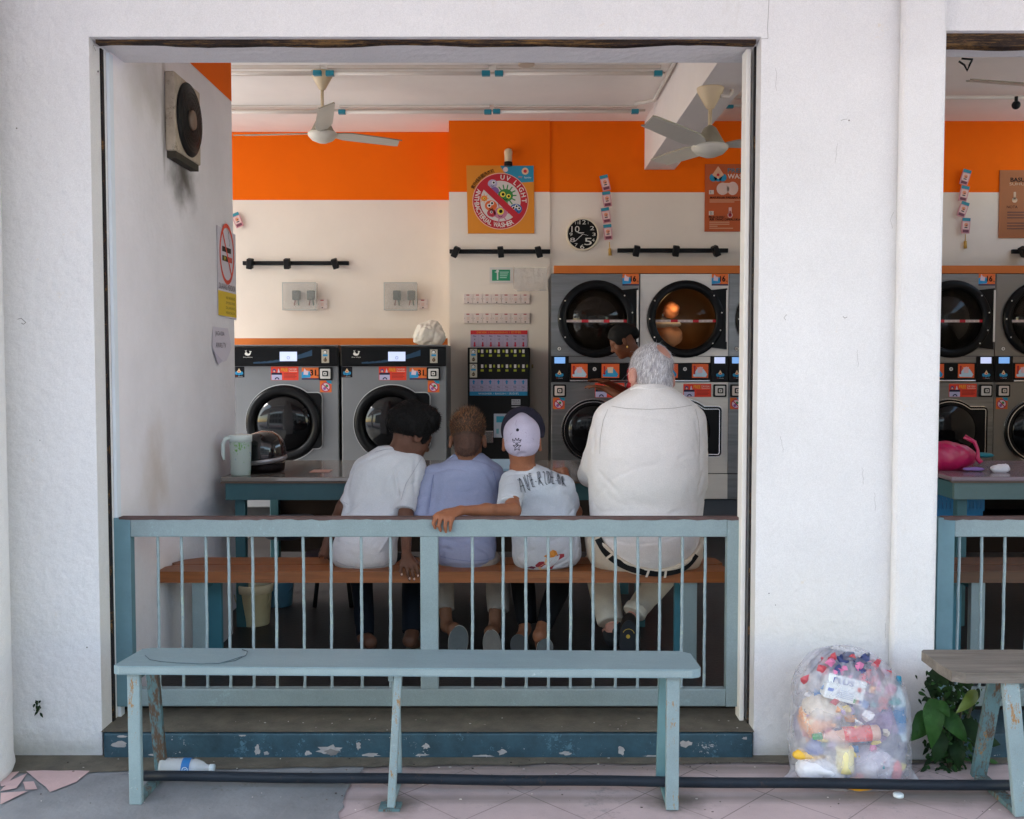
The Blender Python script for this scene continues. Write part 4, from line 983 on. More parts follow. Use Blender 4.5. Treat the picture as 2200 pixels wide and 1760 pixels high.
dl = bpy.data.lights.new('drum_lamp', 'POINT'); dl.energy = .11; dl.color = (1, .62, .28); dl.shadow_soft_size = .03; dlo = bpy.data.objects.new('drum_lamp', dl); col.objects.link(dlo); dlo.location = (cx-.07, YM+.035, cz+.10)
bb = MB(); bb.box((XC1+.01, YM+.03, .12), (4.74, 8.2, pz(1074)), mat('plinth_grey', (.06, .07, .09), .5, var=.2)); bb.build('machine_plinth', label='blue-grey low plinth under the row of stacked washer-dryers', cat='plinth')
bb = MB(); x0, z0, x1, z1 = PR(1183, 571, 2300, 587.5, YM); bb.box((XC1+.012, YM-.01, z0), (4.2, YM+.05, z1), mat('orange_board', (.62, .15, .012), .55, var=.12)); bb.build('orange_board', label='long orange board above the row of stacked washer-dryers', cat='board')
# ================================================================ INSIDE: WALLS, CEILING, FURNITURE
# ---- ceiling fans
fanm = mat('fan_beige', (.66, .52, .33), .45, var=.06); fanw = mat('fan_white', (.62, .58, .50), .4, var=.06); bladem = mat('fan_blade', (.30, .27, .20), .5, var=.25, vscale=6)
def fan(cx, cy, zt, zm, angs, label, L_=.66, cone=True, mm=.1, tilts=(-.2, .32, -.2)):
    t = thing('ceiling_fan', (cx, cy, zm), label, 'ceiling fan', 'white ceiling fans')
    q = MB(); q.lathe([(.012, 0), (.022, .005), (.072, .095), (.078, .115), (.078, .12)], (cx, cy, zt-.12), fanm, n=28); q.build('canopy', t)
    q = MB(); q.tube([(cx, cy, zm+.05), (cx, cy, zt-.115)], .011, fanm, n=12); q.build('downrod', t)
    q = MB(); q.lathe([(mm*.92, .0), (mm*.75, .02), (.035, .10), (.014, .115)], (cx, cy, zm+.012), bladem if cone else fanw, n=32); q.build('motor_cover', t)
    q = MB(); q.lathe([(.0, -.055), (.03, -.053), (mm*.72, -.035), (mm*.97, -.008), (mm, .006), (mm*.95, .014), (.0, .016)], (cx, cy, zm), fanw, n=36); q.build('motor', t)
    for a, tz in zip(angs, tilts):
        d = Vector((math.cos(R_(a)), math.sin(R_(a)), 0)); s_ = Vector((-d.y, d.x, 0)); o = Vector((cx, cy, zm+.01)); q = MB()
        tl = Vector((0, 0, tz)); sw = (s_+tl).normalized()
        prof = [(.09, .028), (.14, .045), (.2, .06), (.42, .058), (L_-.03, .052), (L_, .045)]
        A = [o+d*r+sw*w_+Vector((0, 0, .03*(r/L_))) for r, w_ in prof]; B = [o+d*(r-(.05 if i == len(prof)-1 else 0))-sw*w_+Vector((0, 0, .03*(r/L_))) for i, (r, w_) in enumerate(prof)]
        up = Vector((0, 0, .004)); ring = A+B[::-1]
        q.face([p+up for p in ring], bladem); q.face([p-up for p in ring][::-1], fanw)
        for i in range(len(ring)): j = (i+1) % len(ring); q.face([ring[i]+up, ring[j]+up, ring[j]-up, ring[i]-up], bladem)
        q.build('blade', t)
    return t
f1 = P(693, 290, 6.85); fan(f1.x, 6.85, 3.41, f1.z, (43, -77, 163), 'ceiling fan over the two large washers, hanging on a long thin rod')
f2 = P(1525, 318, 5.8); fan(f2.x, 5.8, bz, f2.z, (109, -131, -11), 'ceiling fan with a cone-shaped cover hanging under the pale beam', mm=.106, tilts=(.30, .30, -.2))
f3 = P(2340, 196, 5.6); fan(f3.x, 5.6, 3.41, f3.z, (186, 66, -54), 'ceiling fan with one dark blade showing in the narrow right opening', L_=.72)

# ---- fluorescent battens
tube_m = mat('tube_glass', (.78, .70, .62), .35); tealc = mat('tube_end_teal', (.01, .22, .30), .4); cond = mat('conduit_paint', (.72, .64, .56), .6, var=.1)
def batten(pa, pb, py, Y, label):
    a, b = P(pa, py, Y), P(pb, py, Y); z = a.z
    t = thing('tube_light', ((a.x+b.x)/2, Y, z), label, 'tube light', 'fluorescent tube lights on the ceiling')
    q = MB(); q.box((a.x+.01, Y-.012, z+.032), (b.x-.01, Y+.022, 3.409), cond, bev=.003); q.build('housing', t)
    q = MB(); q.tube([(a.x+.05, Y, z), (b.x-.05, Y, z)], .013, tube_m, n=14); q.build('tube', t)
    for x0, x1 in ((a.x, a.x+.055), (b.x-.055, b.x)):
        q = MB(); q.box((x0, Y-.018, z-.017), (x1, Y+.018, z+.017), tealc, bev=.004); q.build('end_cap', t)
    return t
YA = 6.70; YB = 7.72
batten(353, 691, 157.5, YA, 'front row tube light beginning behind the side wall, left of the rod fan')
batten(700, 1053, 158, YA, 'front row tube light right of the rod fan'); batten(1063, 1423, 158, YA, 'front row tube light ending near the beam')
batten(727, 1056, 241, YB, 'rear row tube light left of the middle'); batten(1059, 1372, 240, YB, 'rear row tube light ending left of the beam')
batten(1560, 1900, 228, YB, 'short visible tube light right of the beam behind the fan'); batten(400, 715, 241, YB, 'rear row tube light beginning behind the side wall')
q = MB(); z = 3.40
q.tube([(-3.5, 6.84, z), (1.03, 6.84, z)], .008, cond, n=8); q.tube([(-3.5, 6.56, z), (1.03, 6.56, z)], .008, cond, n=8)
q.build('conduit', label='thin painted ceiling conduit along the front row of tube lights', cat='conduit')
q = MB(); q.tube([(-3.5, 7.84, z), (1.03, 7.84, z)], .008, cond, n=8); q.build('conduit', label='thin painted ceiling conduit along the rear row of tube lights', cat='conduit')
q = MB(); q.tube([(bx0-.025, 3.95, z-.01), (bx0-.025, 7.5, z-.01), (bx0-.15, 7.6, z-.01)], .013, cond, n=10); q.build('conduit', label='thick pale conduit running along the left side of the ceiling beam', cat='conduit')
q = MB(); q.tube([(f1.x-.07, 6.85, 3.395), (-3.2, 6.86, 3.395)], .009, cond, n=8); q.build('conduit', label='thin conduit feeding the rod fan from the left', cat='conduit')
q = MB(); q.tube([P(1548, 206, 5.78), P(1565, 208, 5.78), P(1572, 200, 5.8), P(1574, 180, 5.9), P(1576, 172, 6.2)], .011, cond, n=8); q.build('conduit', label='bent white conduit beside the canopy of the beam fan', cat='conduit')
q = MB(); q.tube([(1.6, 7.3, 3.36), (4.7, 7.3, 3.36)], .014, cond, n=8); q.build('conduit', label='horizontal conduit under the ceiling in the narrow right opening', cat='conduit')
q = MB(); q.tube([P(2060, 132, 5), P(2072, 140, 5), P(2078, 152, 5), P(2083, 140, 5), P(2088, 130, 5)], .005, blkm, n=6); q.tube([P(2066, 126, 5), P(2090, 128, 5)], .005, blkm, n=6); q.build('ceiling_hook', label='small dark hook under the ceiling in the narrow right opening', cat='hook')
q = MB(); c = P(2183, 226, 7.2); q.ball(c, .03, blkm); q.tube([c, c+Vector((0, 0, .06))], .012, blkm); q.build('dome_camera', label='small dark camera on the ceiling conduit near the right picture edge', cat='camera')
q = MB(); c = P(1131, 135, 5.6); q.lathe([(.045, 0), (.045, .10)], (c.x, 5.6, c.z-.015), mat('shade_beige', (.62, .47, .36), .5)); q.build('lamp_shade', label='beige cylinder lamp peeking below the lintel at the top middle', cat='lamp')

# ---- exhaust fan on the side wall
t = thing('exhaust_fan', (-1.5, 4.45, 2.36), 'grimy square exhaust fan with round black grille on the side wall', 'exhaust fan')
dirty = mat('fan_box_dirty', (.50, .42, .33), .7, var=.35, vscale=9, chips=[((.10, .08, .05), 10, .57, .12)])
y0, y1 = 4.375, 4.73; z1 = P(372, 152, y0).z; z0 = P(372, 322, y0).z
q = MB(); q.box((-1.499, y0, z0), (-1.455, y1, z1), dirty, bev=.006); q.build('housing', t)
q = MB(); q.lathe([(.0, .0), (.16, .0), (.163, .006), (.158, .012), (.05, .014), (0, .014)], (-1.455, (y0+y1)/2, (z0+z1)/2), blkm, axis=(1, 0, 0), n=40); g_ = q.build('grille', t)
q = MB()
for r in (.06, .08, .10, .12, .14): 
    pts = [(-1.436, (y0+y1)/2+r*math.cos(2*math.pi*i/32), (z0+z1)/2+r*math.sin(2*math.pi*i/32)) for i in range(33)]; q.tube(pts, .0015, mat('grille_wire', (.04, .035, .03), .5), n=5, caps=False)
q.build('wire_rings', g_)
q = MB(); q.lathe([(.0, .0), (.045, .0), (.042, .012), (0, .016)], (-1.440, (y0+y1)/2, (z0+z1)/2), mat('hub_brown', (.20, .14, .10), .6), axis=(1, 0, 0), n=24); q.build('hub', g_)
q = MB(); q.box((-1.499, y0+.02, z0-.03), (-1.46, y1-.02, z0-.0005), mat('soot', (.05, .042, .03), .9, var=.4, vscale=12)); q.build('drip_tray', t)
# ---- no smoking sign on the side wall (faces +X)
def side(Y0, Y1, px0, pyt, pyb):
    return P(px0, pyt, Y0).z, P(px0, pyb, Y0).z
Ya, Yb = 1.5*F_/631, 1.5*F_/592
zt = P(469, 484, Ya).z; zy = P(470, 623, Ya).z; zb = P(472, 677, Ya).z
q = MB(); W_ = Yb-Ya; q.fr((-1.497, Ya, 0), u=(0, 1, 0), v=(0, 0, 1), n=(1, 0, 0))
q.slab([(0, zb), (W_, zb-.012), (W_, zt-.005), (0, zt)], 0, .002, H('c9c4cf'))
q.rect(0, zb, W_, zy, .0026, H('d9b71c')); cz = (zt+zy)/2+.035; rr_ = W_*.40
q.ring(W_*.5, cz, rr_*.86, rr_, .003, H('d8442a'), sy=1.18); q.line(W_*.5-rr_*.62, cz+rr_*.85, W_*.5+rr_*.62, cz-rr_*.85, .016, .0036, H('d8442a'))
q.rect(W_*.24, cz+.008, W_*.72, cz+.035, .003, BLKF); q.rect(W_*.24, cz-.04, W_*.60, cz-.012, .003, BLKF); q.text('RM', W_*.38, cz-.026, .02, .0033, H('d8c83a')); q.rect(W_*.60, cz-.04, W_*.78, cz-.012, .003, H('c23a2a'))
pts = [(W_*.62+.015*math.sin(i*.9), cz+.045+i*.011) for i in range(8)]
for a_, b_2 in zip(pts, pts[1:]): q.line(*a_, *b_2, .005, .003, H('55555c'))
q.text('DILARANG MEROKOK', W_*.5, zy+.025, .03, .003, H('4a464e'), w_=W_*.9)
for k, s_ in enumerate(('NO SMOKING', 'SMOKE-FREE', 'DILARANG', 'MEROKOK')): q.text(s_, W_*.66, zy-.03-k*.026, .014, .003, H('6b5a12'), w_=W_*.5)
q.build('no_smoking_sign', label='no-smoking sign with yellow lower panel taped to the side wall', cat='sign')
q = MB(); q.fr((-1.497, 0, 0), u=(0, 1, 0), v=(0, 0, 1), n=(1, 0, 0))
def sp(px, py): Y = 1.5*F_/(1100-px); return (Y, P(px, py, Y).z)
q.poly([sp(458, 702), sp(490, 706), sp(497, 748), sp(486, 775), sp(468, 782), sp(455, 745)], .001, H('cfc9d6'))
q.poly([sp(455, 752), sp(475, 775), sp(466, 784)], .006, H('b9b4c6')); q.text('JAGA DA', sum(sp(472, 718)[:1]), sp(472, 718)[1], .028, .002, H('55525e'), w_=.16); q.text('AWAS TV', sp(474, 742)[0], sp(474, 742)[1], .028, .002, H('55525e'), w_=.18)
q.build('torn_notice', label='torn handwritten paper notice below the no-smoking sign', cat='notice')

# ---- round poster on the pier
YP = 8.195
q = MB(); q.fr((0, YP, 0)); x0, z0, x1, z1 = PR(1002, 356, 1147, 502, YP)
Wd = x1-x0; Hh = z1-z0; q.slab([(x0, z1), (x0+.012, z0), (x1+.005, z0), (x1, z1)], 0, .006, H('d98413'))
q.poly([(x0+Wd*.50, z1-.003), (x1-.003, z1-.003), (x1-.002, z1-Hh*.24), (x0+Wd*.80, z1-Hh*.25), (x0+Wd*.84, z1-Hh*.36), (x0+Wd*.74, z1-Hh*.2), (x0+Wd*.56, z1-Hh*.10)], .007, H('1b87a8'))
q.disk(x0+Wd*.58, z1-Hh*.06, .02, .0075, H('d9c4c0')); q.disk(x0+Wd*.87, z1-Hh*.085, .028, .0075, H('e0b48e')); q.disk(x0+Wd*.87, z1-Hh*.085, .014, .008, RED)
q.text('my', x0+Wd*.80, z1-Hh*.175, .018, .0075, ORG); q.text('laundry', x0+Wd*.91, z1-Hh*.18, .02, .0075, H('d8d8d8'), w_=.055)
cx, cz, R1 = x0+Wd*.505, z0+Hh*.475, Wd*.415
q.disk(cx, cz, R1, .0075, H('e3b0a4'), n=56); q.disk(cx, cz, R1*.975, .0082, H('b80f25'), n=56); q.disk(cx, cz, R1*.72, .009, H('cfc4bf'), n=56)
# cartoon germs: plain round blobs with eyes
def germ(x, z, r, c, eyes, spikes=0, d=.0096):
    if spikes:
        for i in range(spikes):
            a = i/spikes*6.283; q.line(x, z, x+1.45*r*math.cos(a), z+1.45*r*math.sin(a), r*.16, d-.0003, H(c))
    q.disk(x, z, r, d, H(c), n=20, sy=.85)
    for ex_, ez, er in eyes: q.disk(x+ex_*r, z+ez*r, er*r, d+.0005, H('e8d24a') if spikes else WHT, n=12); q.disk(x+ex_*r+.1*er*r, z+ez*r, er*r*.55, d+.001, BLKF, n=10)
    q.ring(x, z-.25*r, .28*r, .36*r, d+.0008, BLKF, n=8, a0=200, a1=340)
germ(cx+R1*.18, cz+R1*.20, R1*.27, '2f7d3a', ((-.35, .15, .36), (.4, -.1, .3)), 14)
germ(cx-R1*.28, cz+R1*.62, R1*.17, 'a9a0bd', ((.2, .2, .4),)); germ(cx-R1*.22, cz+R1*.36, R1*.17, '7a5a9a', ()); germ(cx+R1*.55, cz-R1*.28, R1*.22, '2f5d9a', ((-.4, .2, .3), (.1, .45, .3), (.5, .1, .3)))
germ(cx-R1*.58, cz+R1*.10, R1*.12, 'e0822a', ((0, 0, .3),), 8); germ(cx-R1*.34, cz-R1*.16, R1*.22, 'd8622a', ((-.3, 0, .34), (.15, .4, .34))); germ(cx-R1*.32, cz-R1*.42, R1*.16, 'b52a3a', ((.0, .2, .3),))
germ(cx-R1*.0, cz-R1*.42, R1*.24, 'b9708a', ((.0, .25, .5),), 7)
an = R_(-43); q.fr((cx, YP, cz), u=(math.cos(an), 0, math.sin(an)), v=(-math.sin(an), 0, math.cos(an))); q.rect(-R1*.9, -R1*.11, R1*.9, R1*.11, .0115, H('b80f25')); q.fr((0, YP, 0))
q.arctext('UV LIGHT', cx, cz, R1*.845, 92, -6, R1*.17, .0115, H('ddd0cc'), bold=.02, aspect=.8)
q.arctext('ANTI-BACTERIAL WASHER', cx, cz, R1*.845, 152, 302, R1*.17, .0115, H('ddd0cc'), inward=True, bold=.02, aspect=.72)
q.arctext('紫外线杀菌洗衣机', cx, cz, R1*1.10, 156, 102, R1*.15, .0095, BLKF, bold=.01, aspect=.8)
q.build('round_poster', label='orange square poster with red UV LIGHT anti-bacterial washer ring on the pier', cat='poster')
# bullet camera above it
c = P(1092, 336, 8.12); t = thing('security_camera', (c.x, 8.2, c.z), 'small cream bullet camera on the pier above the round poster', 'camera')
cb = mat('camera_cream', (.62, .48, .30), .5)
q = MB(); q.lathe([(.02, .0), (.034, .004), (.034, .03), (.022, .05)], (c.x, 8.198, c.z+.04), cb, axis=(0, -1, 0)); q.build('bracket', t)
q = MB(); q.lathe([(.028, 0), (.03, .01), (.032, .085), (.026, .10)], (c.x, 8.12, c.z-.045), cb); q.build('body', t); q = MB(); q.lathe([(.028, 0), (.034, .005), (.034, .03), (.03, .034)], (c.x, 8.12, c.z-.078), blk); q.build('lens_hood', t)
# ---- track lights
def track(pa, pb, py, Y, heads, label):
    a, b = P(pa, py, Y), P(pb, py, Y); t = thing('track_light', ((a.x+b.x)/2, Y, a.z), label, 'track light', 'black track lights on the back walls')
    q = MB(); q.box((a.x, Y-.03, a.z-.017), (b.x, Y, a.z+.017), blkm, bev=.003); q.build('rail', t)
    for p_, tilt in heads:
        h = P(p_, py, Y); q = MB(); q.obox((h.x, Y-.075, h.z-.01), (.048, .07, .085), (.25, R_(tilt), 0), blkm, bev=.006); q.build('spot_head', t)
    return t
track(523, 750, 566, 8.598, ((542, 8), (621, 0), (723, -16)), 'black track light with three heads on the wall above the large washers')
track(966, 1182, 541, 8.196, ((980, 25), (1076, -6), (1157, -14)), 'black track light with three heads crossing the pier below the round poster')
track(1326, 1563, 539, 8.212, ((1365, 10), (1449, 6), (1534, -24)), 'black track light with three heads above the stacked dryers')
track(2172, 2400, 541, 8.212, ((2190, -30), (2270, 5), (2360, 12)), 'black track light at the right picture edge')
# ---- switches, meter boxes, notices
sock = mat('socket_white', (.72, .60, .56), .5)
def switchplate(x0, z0, x1, z1, Y, label, g):
    q = MB(); q.box((x0+.0015, Y-.012, z0), (x1-.0015, Y, z1), sock, bev=.003); w_ = x1-x0; h_ = z1-z0; q.fr((0, Y-.0122, 0))
    q.rect(x0+.3*w_, z1-.16*h_, x0+.62*w_, z1-.06*h_, .0004, H('a82a2a')); q.rect(x0+.34*w_, z0+.30*h_, x0+.62*w_, z0+.62*h_, .0004, H('d9bdb2'))
    for a_ in (.12, .88): q.disk(x0+a_*w_, z0+.5*h_, .003, .0004, H('6b5850'), n=6)
    q.rect(x0+.42*w_, z0+.08*h_, x0+.55*w_, z0+.2*h_, .0004, H('5a4a44')); q.build('switch_plate', label=label, cat='switch', group=g)
x0, zz0, x1, zz1 = PR(996, 632, 1139, 653, YP)
ords = ('first', 'second', 'third', 'fourth', 'fifth', 'sixth', 'seventh')
for r, (pa, pb) in enumerate(((632, 653), (673, 695))):
    _, z0, _, z1 = PR(996, pa, 1139, pb, YP); w_ = (x1-x0)/7
    for k in range(7): switchplate(x0+k*w_, z0, x0+(k+1)*w_, z1, YP+.003, ords[k]+' white switch from the left in the '+('upper', 'lower')[r]+' row on the pier', 'rows of white switches on the pier')
for (pa, pb, ls) in ((607, 680, 'left'), (825, 896, 'right')):
    a, z0, b, z1 = PR(pa, 607, pb, 667, 8.5); Y = 8.598
    a, z0, b, z1 = PR(pa, 607, pb, 667, 8.52)
    t = thing('isolator_box', ((a+b)/2, Y, z0), ls+' clear plastic isolator box on the wall above the large washers', 'electrical box', 'clear isolator boxes above the washers')
    gm = mat('clear_box', (.62, .60, .57), .15, alpha=.30, spec=.6)
    q = MB(); q.box((a, Y-.09, z0), (b, Y-.001, z1), gm, bev=.01); q.build('cover', t)
    em = mat('box_edge', (.42, .42, .40), .3); q = MB()
    for (u0, u1, v0, v1) in ((a, b, z0, z0+.008), (a, b, z1-.008, z1), (a, a+.008, z0, z1), (b-.008, b, z0, z1)): q.box((u0, Y-.093, v0), (u1, Y-.088, v1), em)
    q.build('rim', t)
    for fx in (.26, .70):
        q = MB(); xx = a+(b-a)*fx; q.box((xx, Y-.06, z0+.09), (xx+.065, Y-.003, z0+.17), mat('isolator_green', (.03, .05, .04), .5), bev=.008); q.tube([(xx+.02, Y-.02, z0+.09), (xx+.012, Y-.02, z0+.045)], .006, H('7a3a30'), n=6); q.tube([(xx+.045, Y-.02, z0+.09), (xx+.05, Y-.02, z0+.045)], .006, H('3a5a48'), n=6); q.build('isolator', t)
    a, z0, b, z1 = PR(pb+2, 643, pb+24, 664, 8.59); switchplate(a, z0, b, z1, 8.598, 'white switch right of the '+ls+' clear isolator box', 'white switches beside the isolator boxes')
q = MB(); q.fr((0, YP, 0)); x0, z0, x1, z1 = PR(1052, 575, 1102, 608, YP); w_, h_ = x1-x0, z1-z0; q.slab([(x0, z0), (x1, z0), (x1, z1), (x0, z1)], 0, .003, H('cfc8c4')); q.rect(x0+.10*w_, z0+.14*h_, x1-.12*w_, z1-.14*h_, .0035, H('1f8a62'))
q.rect(x0+.31*w_, z0+.2*h_, x0+.37*w_, z0+.72*h_, .004, H('cfd8d2')); q.disk(x0+.34*w_, z0+.76*h_, .012, .004, H('cfd8d2'), n=10); q.line(x0+.22*w_, z0+.72*h_, x0+.34*w_, z0+.66*h_, .006, .004, H('cfd8d2'))
for k in range(4): q.line(x0+.44*w_, z0+(.7-.12*k)*h_, x0+(.82-.03*k)*w_, z0+(.7-.12*k)*h_, .006, .004, H('a9cfc0'))
q.build('green_notice', label='small green notice with a white figure on the pier', cat='sign')
q = MB(); q.fr((0, YP, 0)); x0, z0, x1, z1 = PR(1104, 575, 1176, 626, YP); cl = mat('clear_film', (.85, .80, .76), .15, alpha=.32, spec=1, bump=1, bscale=22, bdist=.02); q.slab([(x0, z0+.02), (x0+.03, z0), (x1, z0+.005), (x1-.004, z1), (x0, z1)], .001, .008, cl)
q.build('plastic_sleeve', label='crumpled clear plastic sleeve taped right of the green notice', cat='plastic sleeve')
# ---- clock
c = P(1251.5, 504, 8.2); t = thing('wall_clock', (c.x, 8.213, c.z-.13), 'round black wall clock with big white numerals and pale rim', 'clock')
q = MB(); q.lathe([(.132, 0), (.136, .01), (.133, .03), (.124, .034), (.120, .026)], (c.x, 8.212, c.z), mat('clock_rim', (.72, .62, .48), .4), axis=(0, -1, 0), n=56, caps=False); q.build('rim', t)
q = MB(); q.fr((c.x, 8.212, c.z)); q.disk(0, 0, .125, .022, H('101010'), n=56)
for s_, u, v, h_, w_ in (('12', 0, .098, .034, .052), ('1', .045, .093, .022, None), ('2', .077, .05, .032, .034), ('3', .092, .0, .026, .026), ('4', .086, -.047, .026, .022), ('5', .045, -.058, .058, .060), ('6', -.003, -.100, .036, .034), ('7', -.052, -.085, .026, .024), ('8', -.082, -.045, .036, .040), ('9', -.095, .0, .026, .026), ('10', -.058, .042, .050, .066), ('11', -.048, .092, .022, .024)):
    q.text(s_, u, v, h_, .023, H('cfcac2'), w_=w_)
q.build('face', t)
q = MB(); q.fr((c.x, 8.212, c.z)); q.line(0, 0, -.06, -.055, .004, .0255, WHT); q.build('minute_hand', t)
q = MB(); q.fr((c.x, 8.212, c.z)); q.line(.012, .012, -.040, .014, .0045, .0245, WHT); q.line(-.04, .012, .045, -.010, .0022, .0265, WHT); q.build('hour_hand', t)
# ---- detergent sachet strings
def sachets(pts, tassel, Y, label, sc=1.0):
    c0 = P(*pts[0][:2], Y); t = thing('sachet_string', (c0.x, Y, c0.z), label, 'sachets')
    for px, py, rot in pts:
        c = P(px, py, Y-.02); q = MB(); a = R_(rot); q.fr((c.x, Y-.02, c.z), u=(math.cos(a), 0, math.sin(a)), v=(-math.sin(a), 0, math.cos(a)))
        q.slab([(-.032, -.062), (.032, -.062), (.034, 0), (.032, .062), (-.032, .062), (-.034, 0)], -.006, .004, H('c98a92')); q.rect(-.033, .036, .033, .062, .0046, H('1f8296')); q.rect(-.027, -.03, .027, .03, .0046, H('d8b9b4'))
        q.disk(0, .006, .016, .0052, H('d98a6a'), n=10); q.rect(-.024, -.055, .024, -.034, .0052, H('6b2f42')); q.rect(-.012, -.02, .012, -.012, .0054, H('2b2430')); q.rect(-.004, -.002, .010, .004, .0056, H('2b2430')); q.build('sachet', t)
    if tassel:
        a, b = P(*tassel[0], Y), P(*tassel[1], Y); q = MB(); m_ = a.lerp(b, .45); q.tube([a, m_, m_.lerp(b, .1), b], [.003, .004, .012, .014], mat('tassel_gold', (.52, .30, .06), .6), n=8); q.build('tassel', t)
sachets([(1300, 393, 14), (1304, 428, 8), (1302, 463, 10), (1306, 499, 6)], ((1309, 520), (1311, 549)), 8.2, 'string of four pink sachets with a gold tassel hanging right of the clock')
sachets([(2074, 381, -16), (2071, 416, -12), (2069, 450, -20), (2075, 485, -3)], ((2074, 503), (2074, 534)), 8.2, 'string of four pink sachets with a gold tassel in the narrow right opening')
sachets([(510, 473, 22)], None, 8.59, 'single pink sachet peeking past the edge of the side wall')
# ---- tall posters
def poster(pa, pb, w_right, label, left=True):
    q = MB(); Y = 8.212; q.fr((0, Y, 0)); x0, z0, x1, z1 = PR(pa, pb[0], pa+127, pb[1], Y); w_, h_ = x1-x0, z1-z0; q.slab([(x0, z0), (x1, z0), (x1, z1), (x0, z1)], 0, .005, H('b8521c') if left else H('a05a22'))
    if left:
        for dx_ in (.14, .22, .30): q.disk(x0+dx_*w_, z0+.80*h_, .032, .0062, H('1b86ac'), n=14)
        q.poly([(x0+.12*w_, z0+.84*h_), (x0+.22*w_, z0+.97*h_), (x0+.32*w_, z0+.84*h_), (x0+.22*w_, z0+.78*h_)], .0070, H('d8a888')); q.disk(x0+.22*w_, z0+.84*h_, .012, .0076, RED, n=8)
        q.text('PREMIUM', x0+.64*w_, z0+.905*h_, .035, .0065, H('2e6f7c'), w_=.52*w_, bold=.02); q.text('WASHER', x0+.61*w_, z0+.82*h_, .038, .0065, H('d8c2b4'), w_=.46*w_, bold=.02)
        q.disk(x0+.30*w_, z0+.635*h_, .05, .0062, H('d6b9ae'), n=18); q.disk(x0+.47*w_, z0+.64*h_, .045, .0062, H('d6b9ae'), n=18, sy=1.2); q.rect(x0+.3*w_, z0+.68*h_, x0+.45*w_, z0+.72*h_, .0066, H('d6b9ae'))
        for k, (zz, s_) in enumerate(((.585, '1.'), (.275, '2.'))): q.rect(x0+.07*w_, z0+(zz-.03)*h_, x0+.15*w_, z0+(zz+.03)*h_, .0062, H('cfc0b6')); q.text(s_, x0+.11*w_, z0+zz*h_, .022, .0068, BLKF)
        q.text('MASUKKAN PAKAIAN ANDA', x0+.40*w_, z0+.505*h_, .018, .0062, BLKF, w_=.62*w_, bold=.03); q.text('PILIH SUHU', x0+.20*w_, z0+.215*h_, .018, .0062, BLKF, w_=.26*w_, bold=.03); q.text('AIR YANG DIPERLUKAN', x0+.36*w_, z0+.18*h_, .018, .0062, BLKF, w_=.56*w_, bold=.03)
        for zz, l_ in ((.468, .62), (.44, .42), (.14, .34), (.11, .34), (.08, .14), (.05, .4)): q.line(x0+.08*w_, z0+zz*h_, x0+(.08+l_)*w_, z0+zz*h_, .008, .0062, H('c9906e'))
        q.disk(x0+.43*w_, z0+.245*h_, .022, .0062, H('d8a8a0'), n=14); q.rect(x0+.405*w_, z0+.25*h_, x0+.455*w_, z0+.36*h_, .0062, H('d8a8a0')); q.disk(x0+.43*w_, z0+.245*h_, .014, .0068, H('a8142c'), n=14); q.rect(x0+.42*w_, z0+.25*h_, x0+.44*w_, z0+.31*h_, .0068, H('a8142c'))
    else:
        q.text('BASUHAN', x0+.42*w_, z0+.86*h_, .034, .0062, BLKF, w_=.48*w_, bold=.03); q.text('SUHU SEJUK', x0+.44*w_, z0+.79*h_, .03, .0062, H('c9a888'), w_=.55*w_)
        q.disk(x0+.26*w_, z0+.56*h_, .022, .0062, H('c9a888'), n=14); q.rect(x0+.24*w_, z0+.57*h_, x0+.28*w_, z0+.68*h_, .0062, H('c9a888')); q.text('NOTA', x0+.22*w_, z0+.46*h_, .022, .0062, BLKF)
        for zz, l_ in ((.38, .7), (.34, .7), (.30, .5), (.22, .6), (.18, .7), (.14, .4)): q.line(x0+.14*w_, z0+zz*h_, x0+(.14+l_)*w_, z0+zz*h_, .012, .0062, H('6b3a1a'))
    q.build('wall_poster', label=label, cat='poster')
poster(1514, (353, 498), 0, 'orange-brown WASHER instruction poster right of the sachets, cut by the jamb')
poster(2146, (366, 512), 0, 'dark orange poster at the right picture edge above the dryers', left=False)

# ---- payment machine
a, b = P(1005, 900, 8.0).x, P(1138, 900, 8.0).x; zt = P(1070, 747, 8.0).z; zb = P(1070, 1000, 8.0).z-.25; Y = 8.0
t = thing('payment_machine', ((a+b)/2, 8.1, zb), 'black token and payment machine on the pier with red and blue numbered charts', 'payment machine')
q = MB(); q.box((a, Y, zb), (b, 8.198, zt), blkm, bev=.006); q.build('cabinet', t)
q = MB(); q.fr((0, Y, 0))
x0, z0, x1, z1 = PR(1009, 815, 1133, 850, Y); w_ = (x1-x0)/7; h_ = z1-z0; q.rect(x0, z0, x1, z1, .001, H('a8a3c4')); q.rect(x0, z0, x1, z0+.25*h_, .0015, H('1686b8')); q.text('WASHER / BASUH / 洗衣机', (x0+x1)/2, z0+.125*h_, .15*h_, .002, H('c9dbe6'), w_=.7*(x1-x0))
for k, n_ in enumerate(('5', '7', '9', '11', '13', '15', '17')):
    xx = x0+(k+.5)*w_; q.rect(xx-.006, z0+.70*h_, xx+.006, z0+.86*h_, .002, H('1283b8')); q.poly([(xx-.014, z0+.82*h_), (xx+.014, z0+.82*h_), (xx, z0+.97*h_)], .0022, H('1283b8')); q.text('No', xx, z0+.53*h_, .10*h_, .002, BLKF); q.text(n_, xx, z0+.34*h_, .10*h_, .002, BLKF)
    if k: q.line(x0+k*w_, z0+.25*h_, x0+k*w_, z1, .0015, .0018, H('8a84a4'))
for v in (.44, .63): q.line(x0, z0+v*h_, x1, z0+v*h_, .0015, .0018, H('8a84a4'))
q.build('washer_chart', t, label='blue washer number chart')
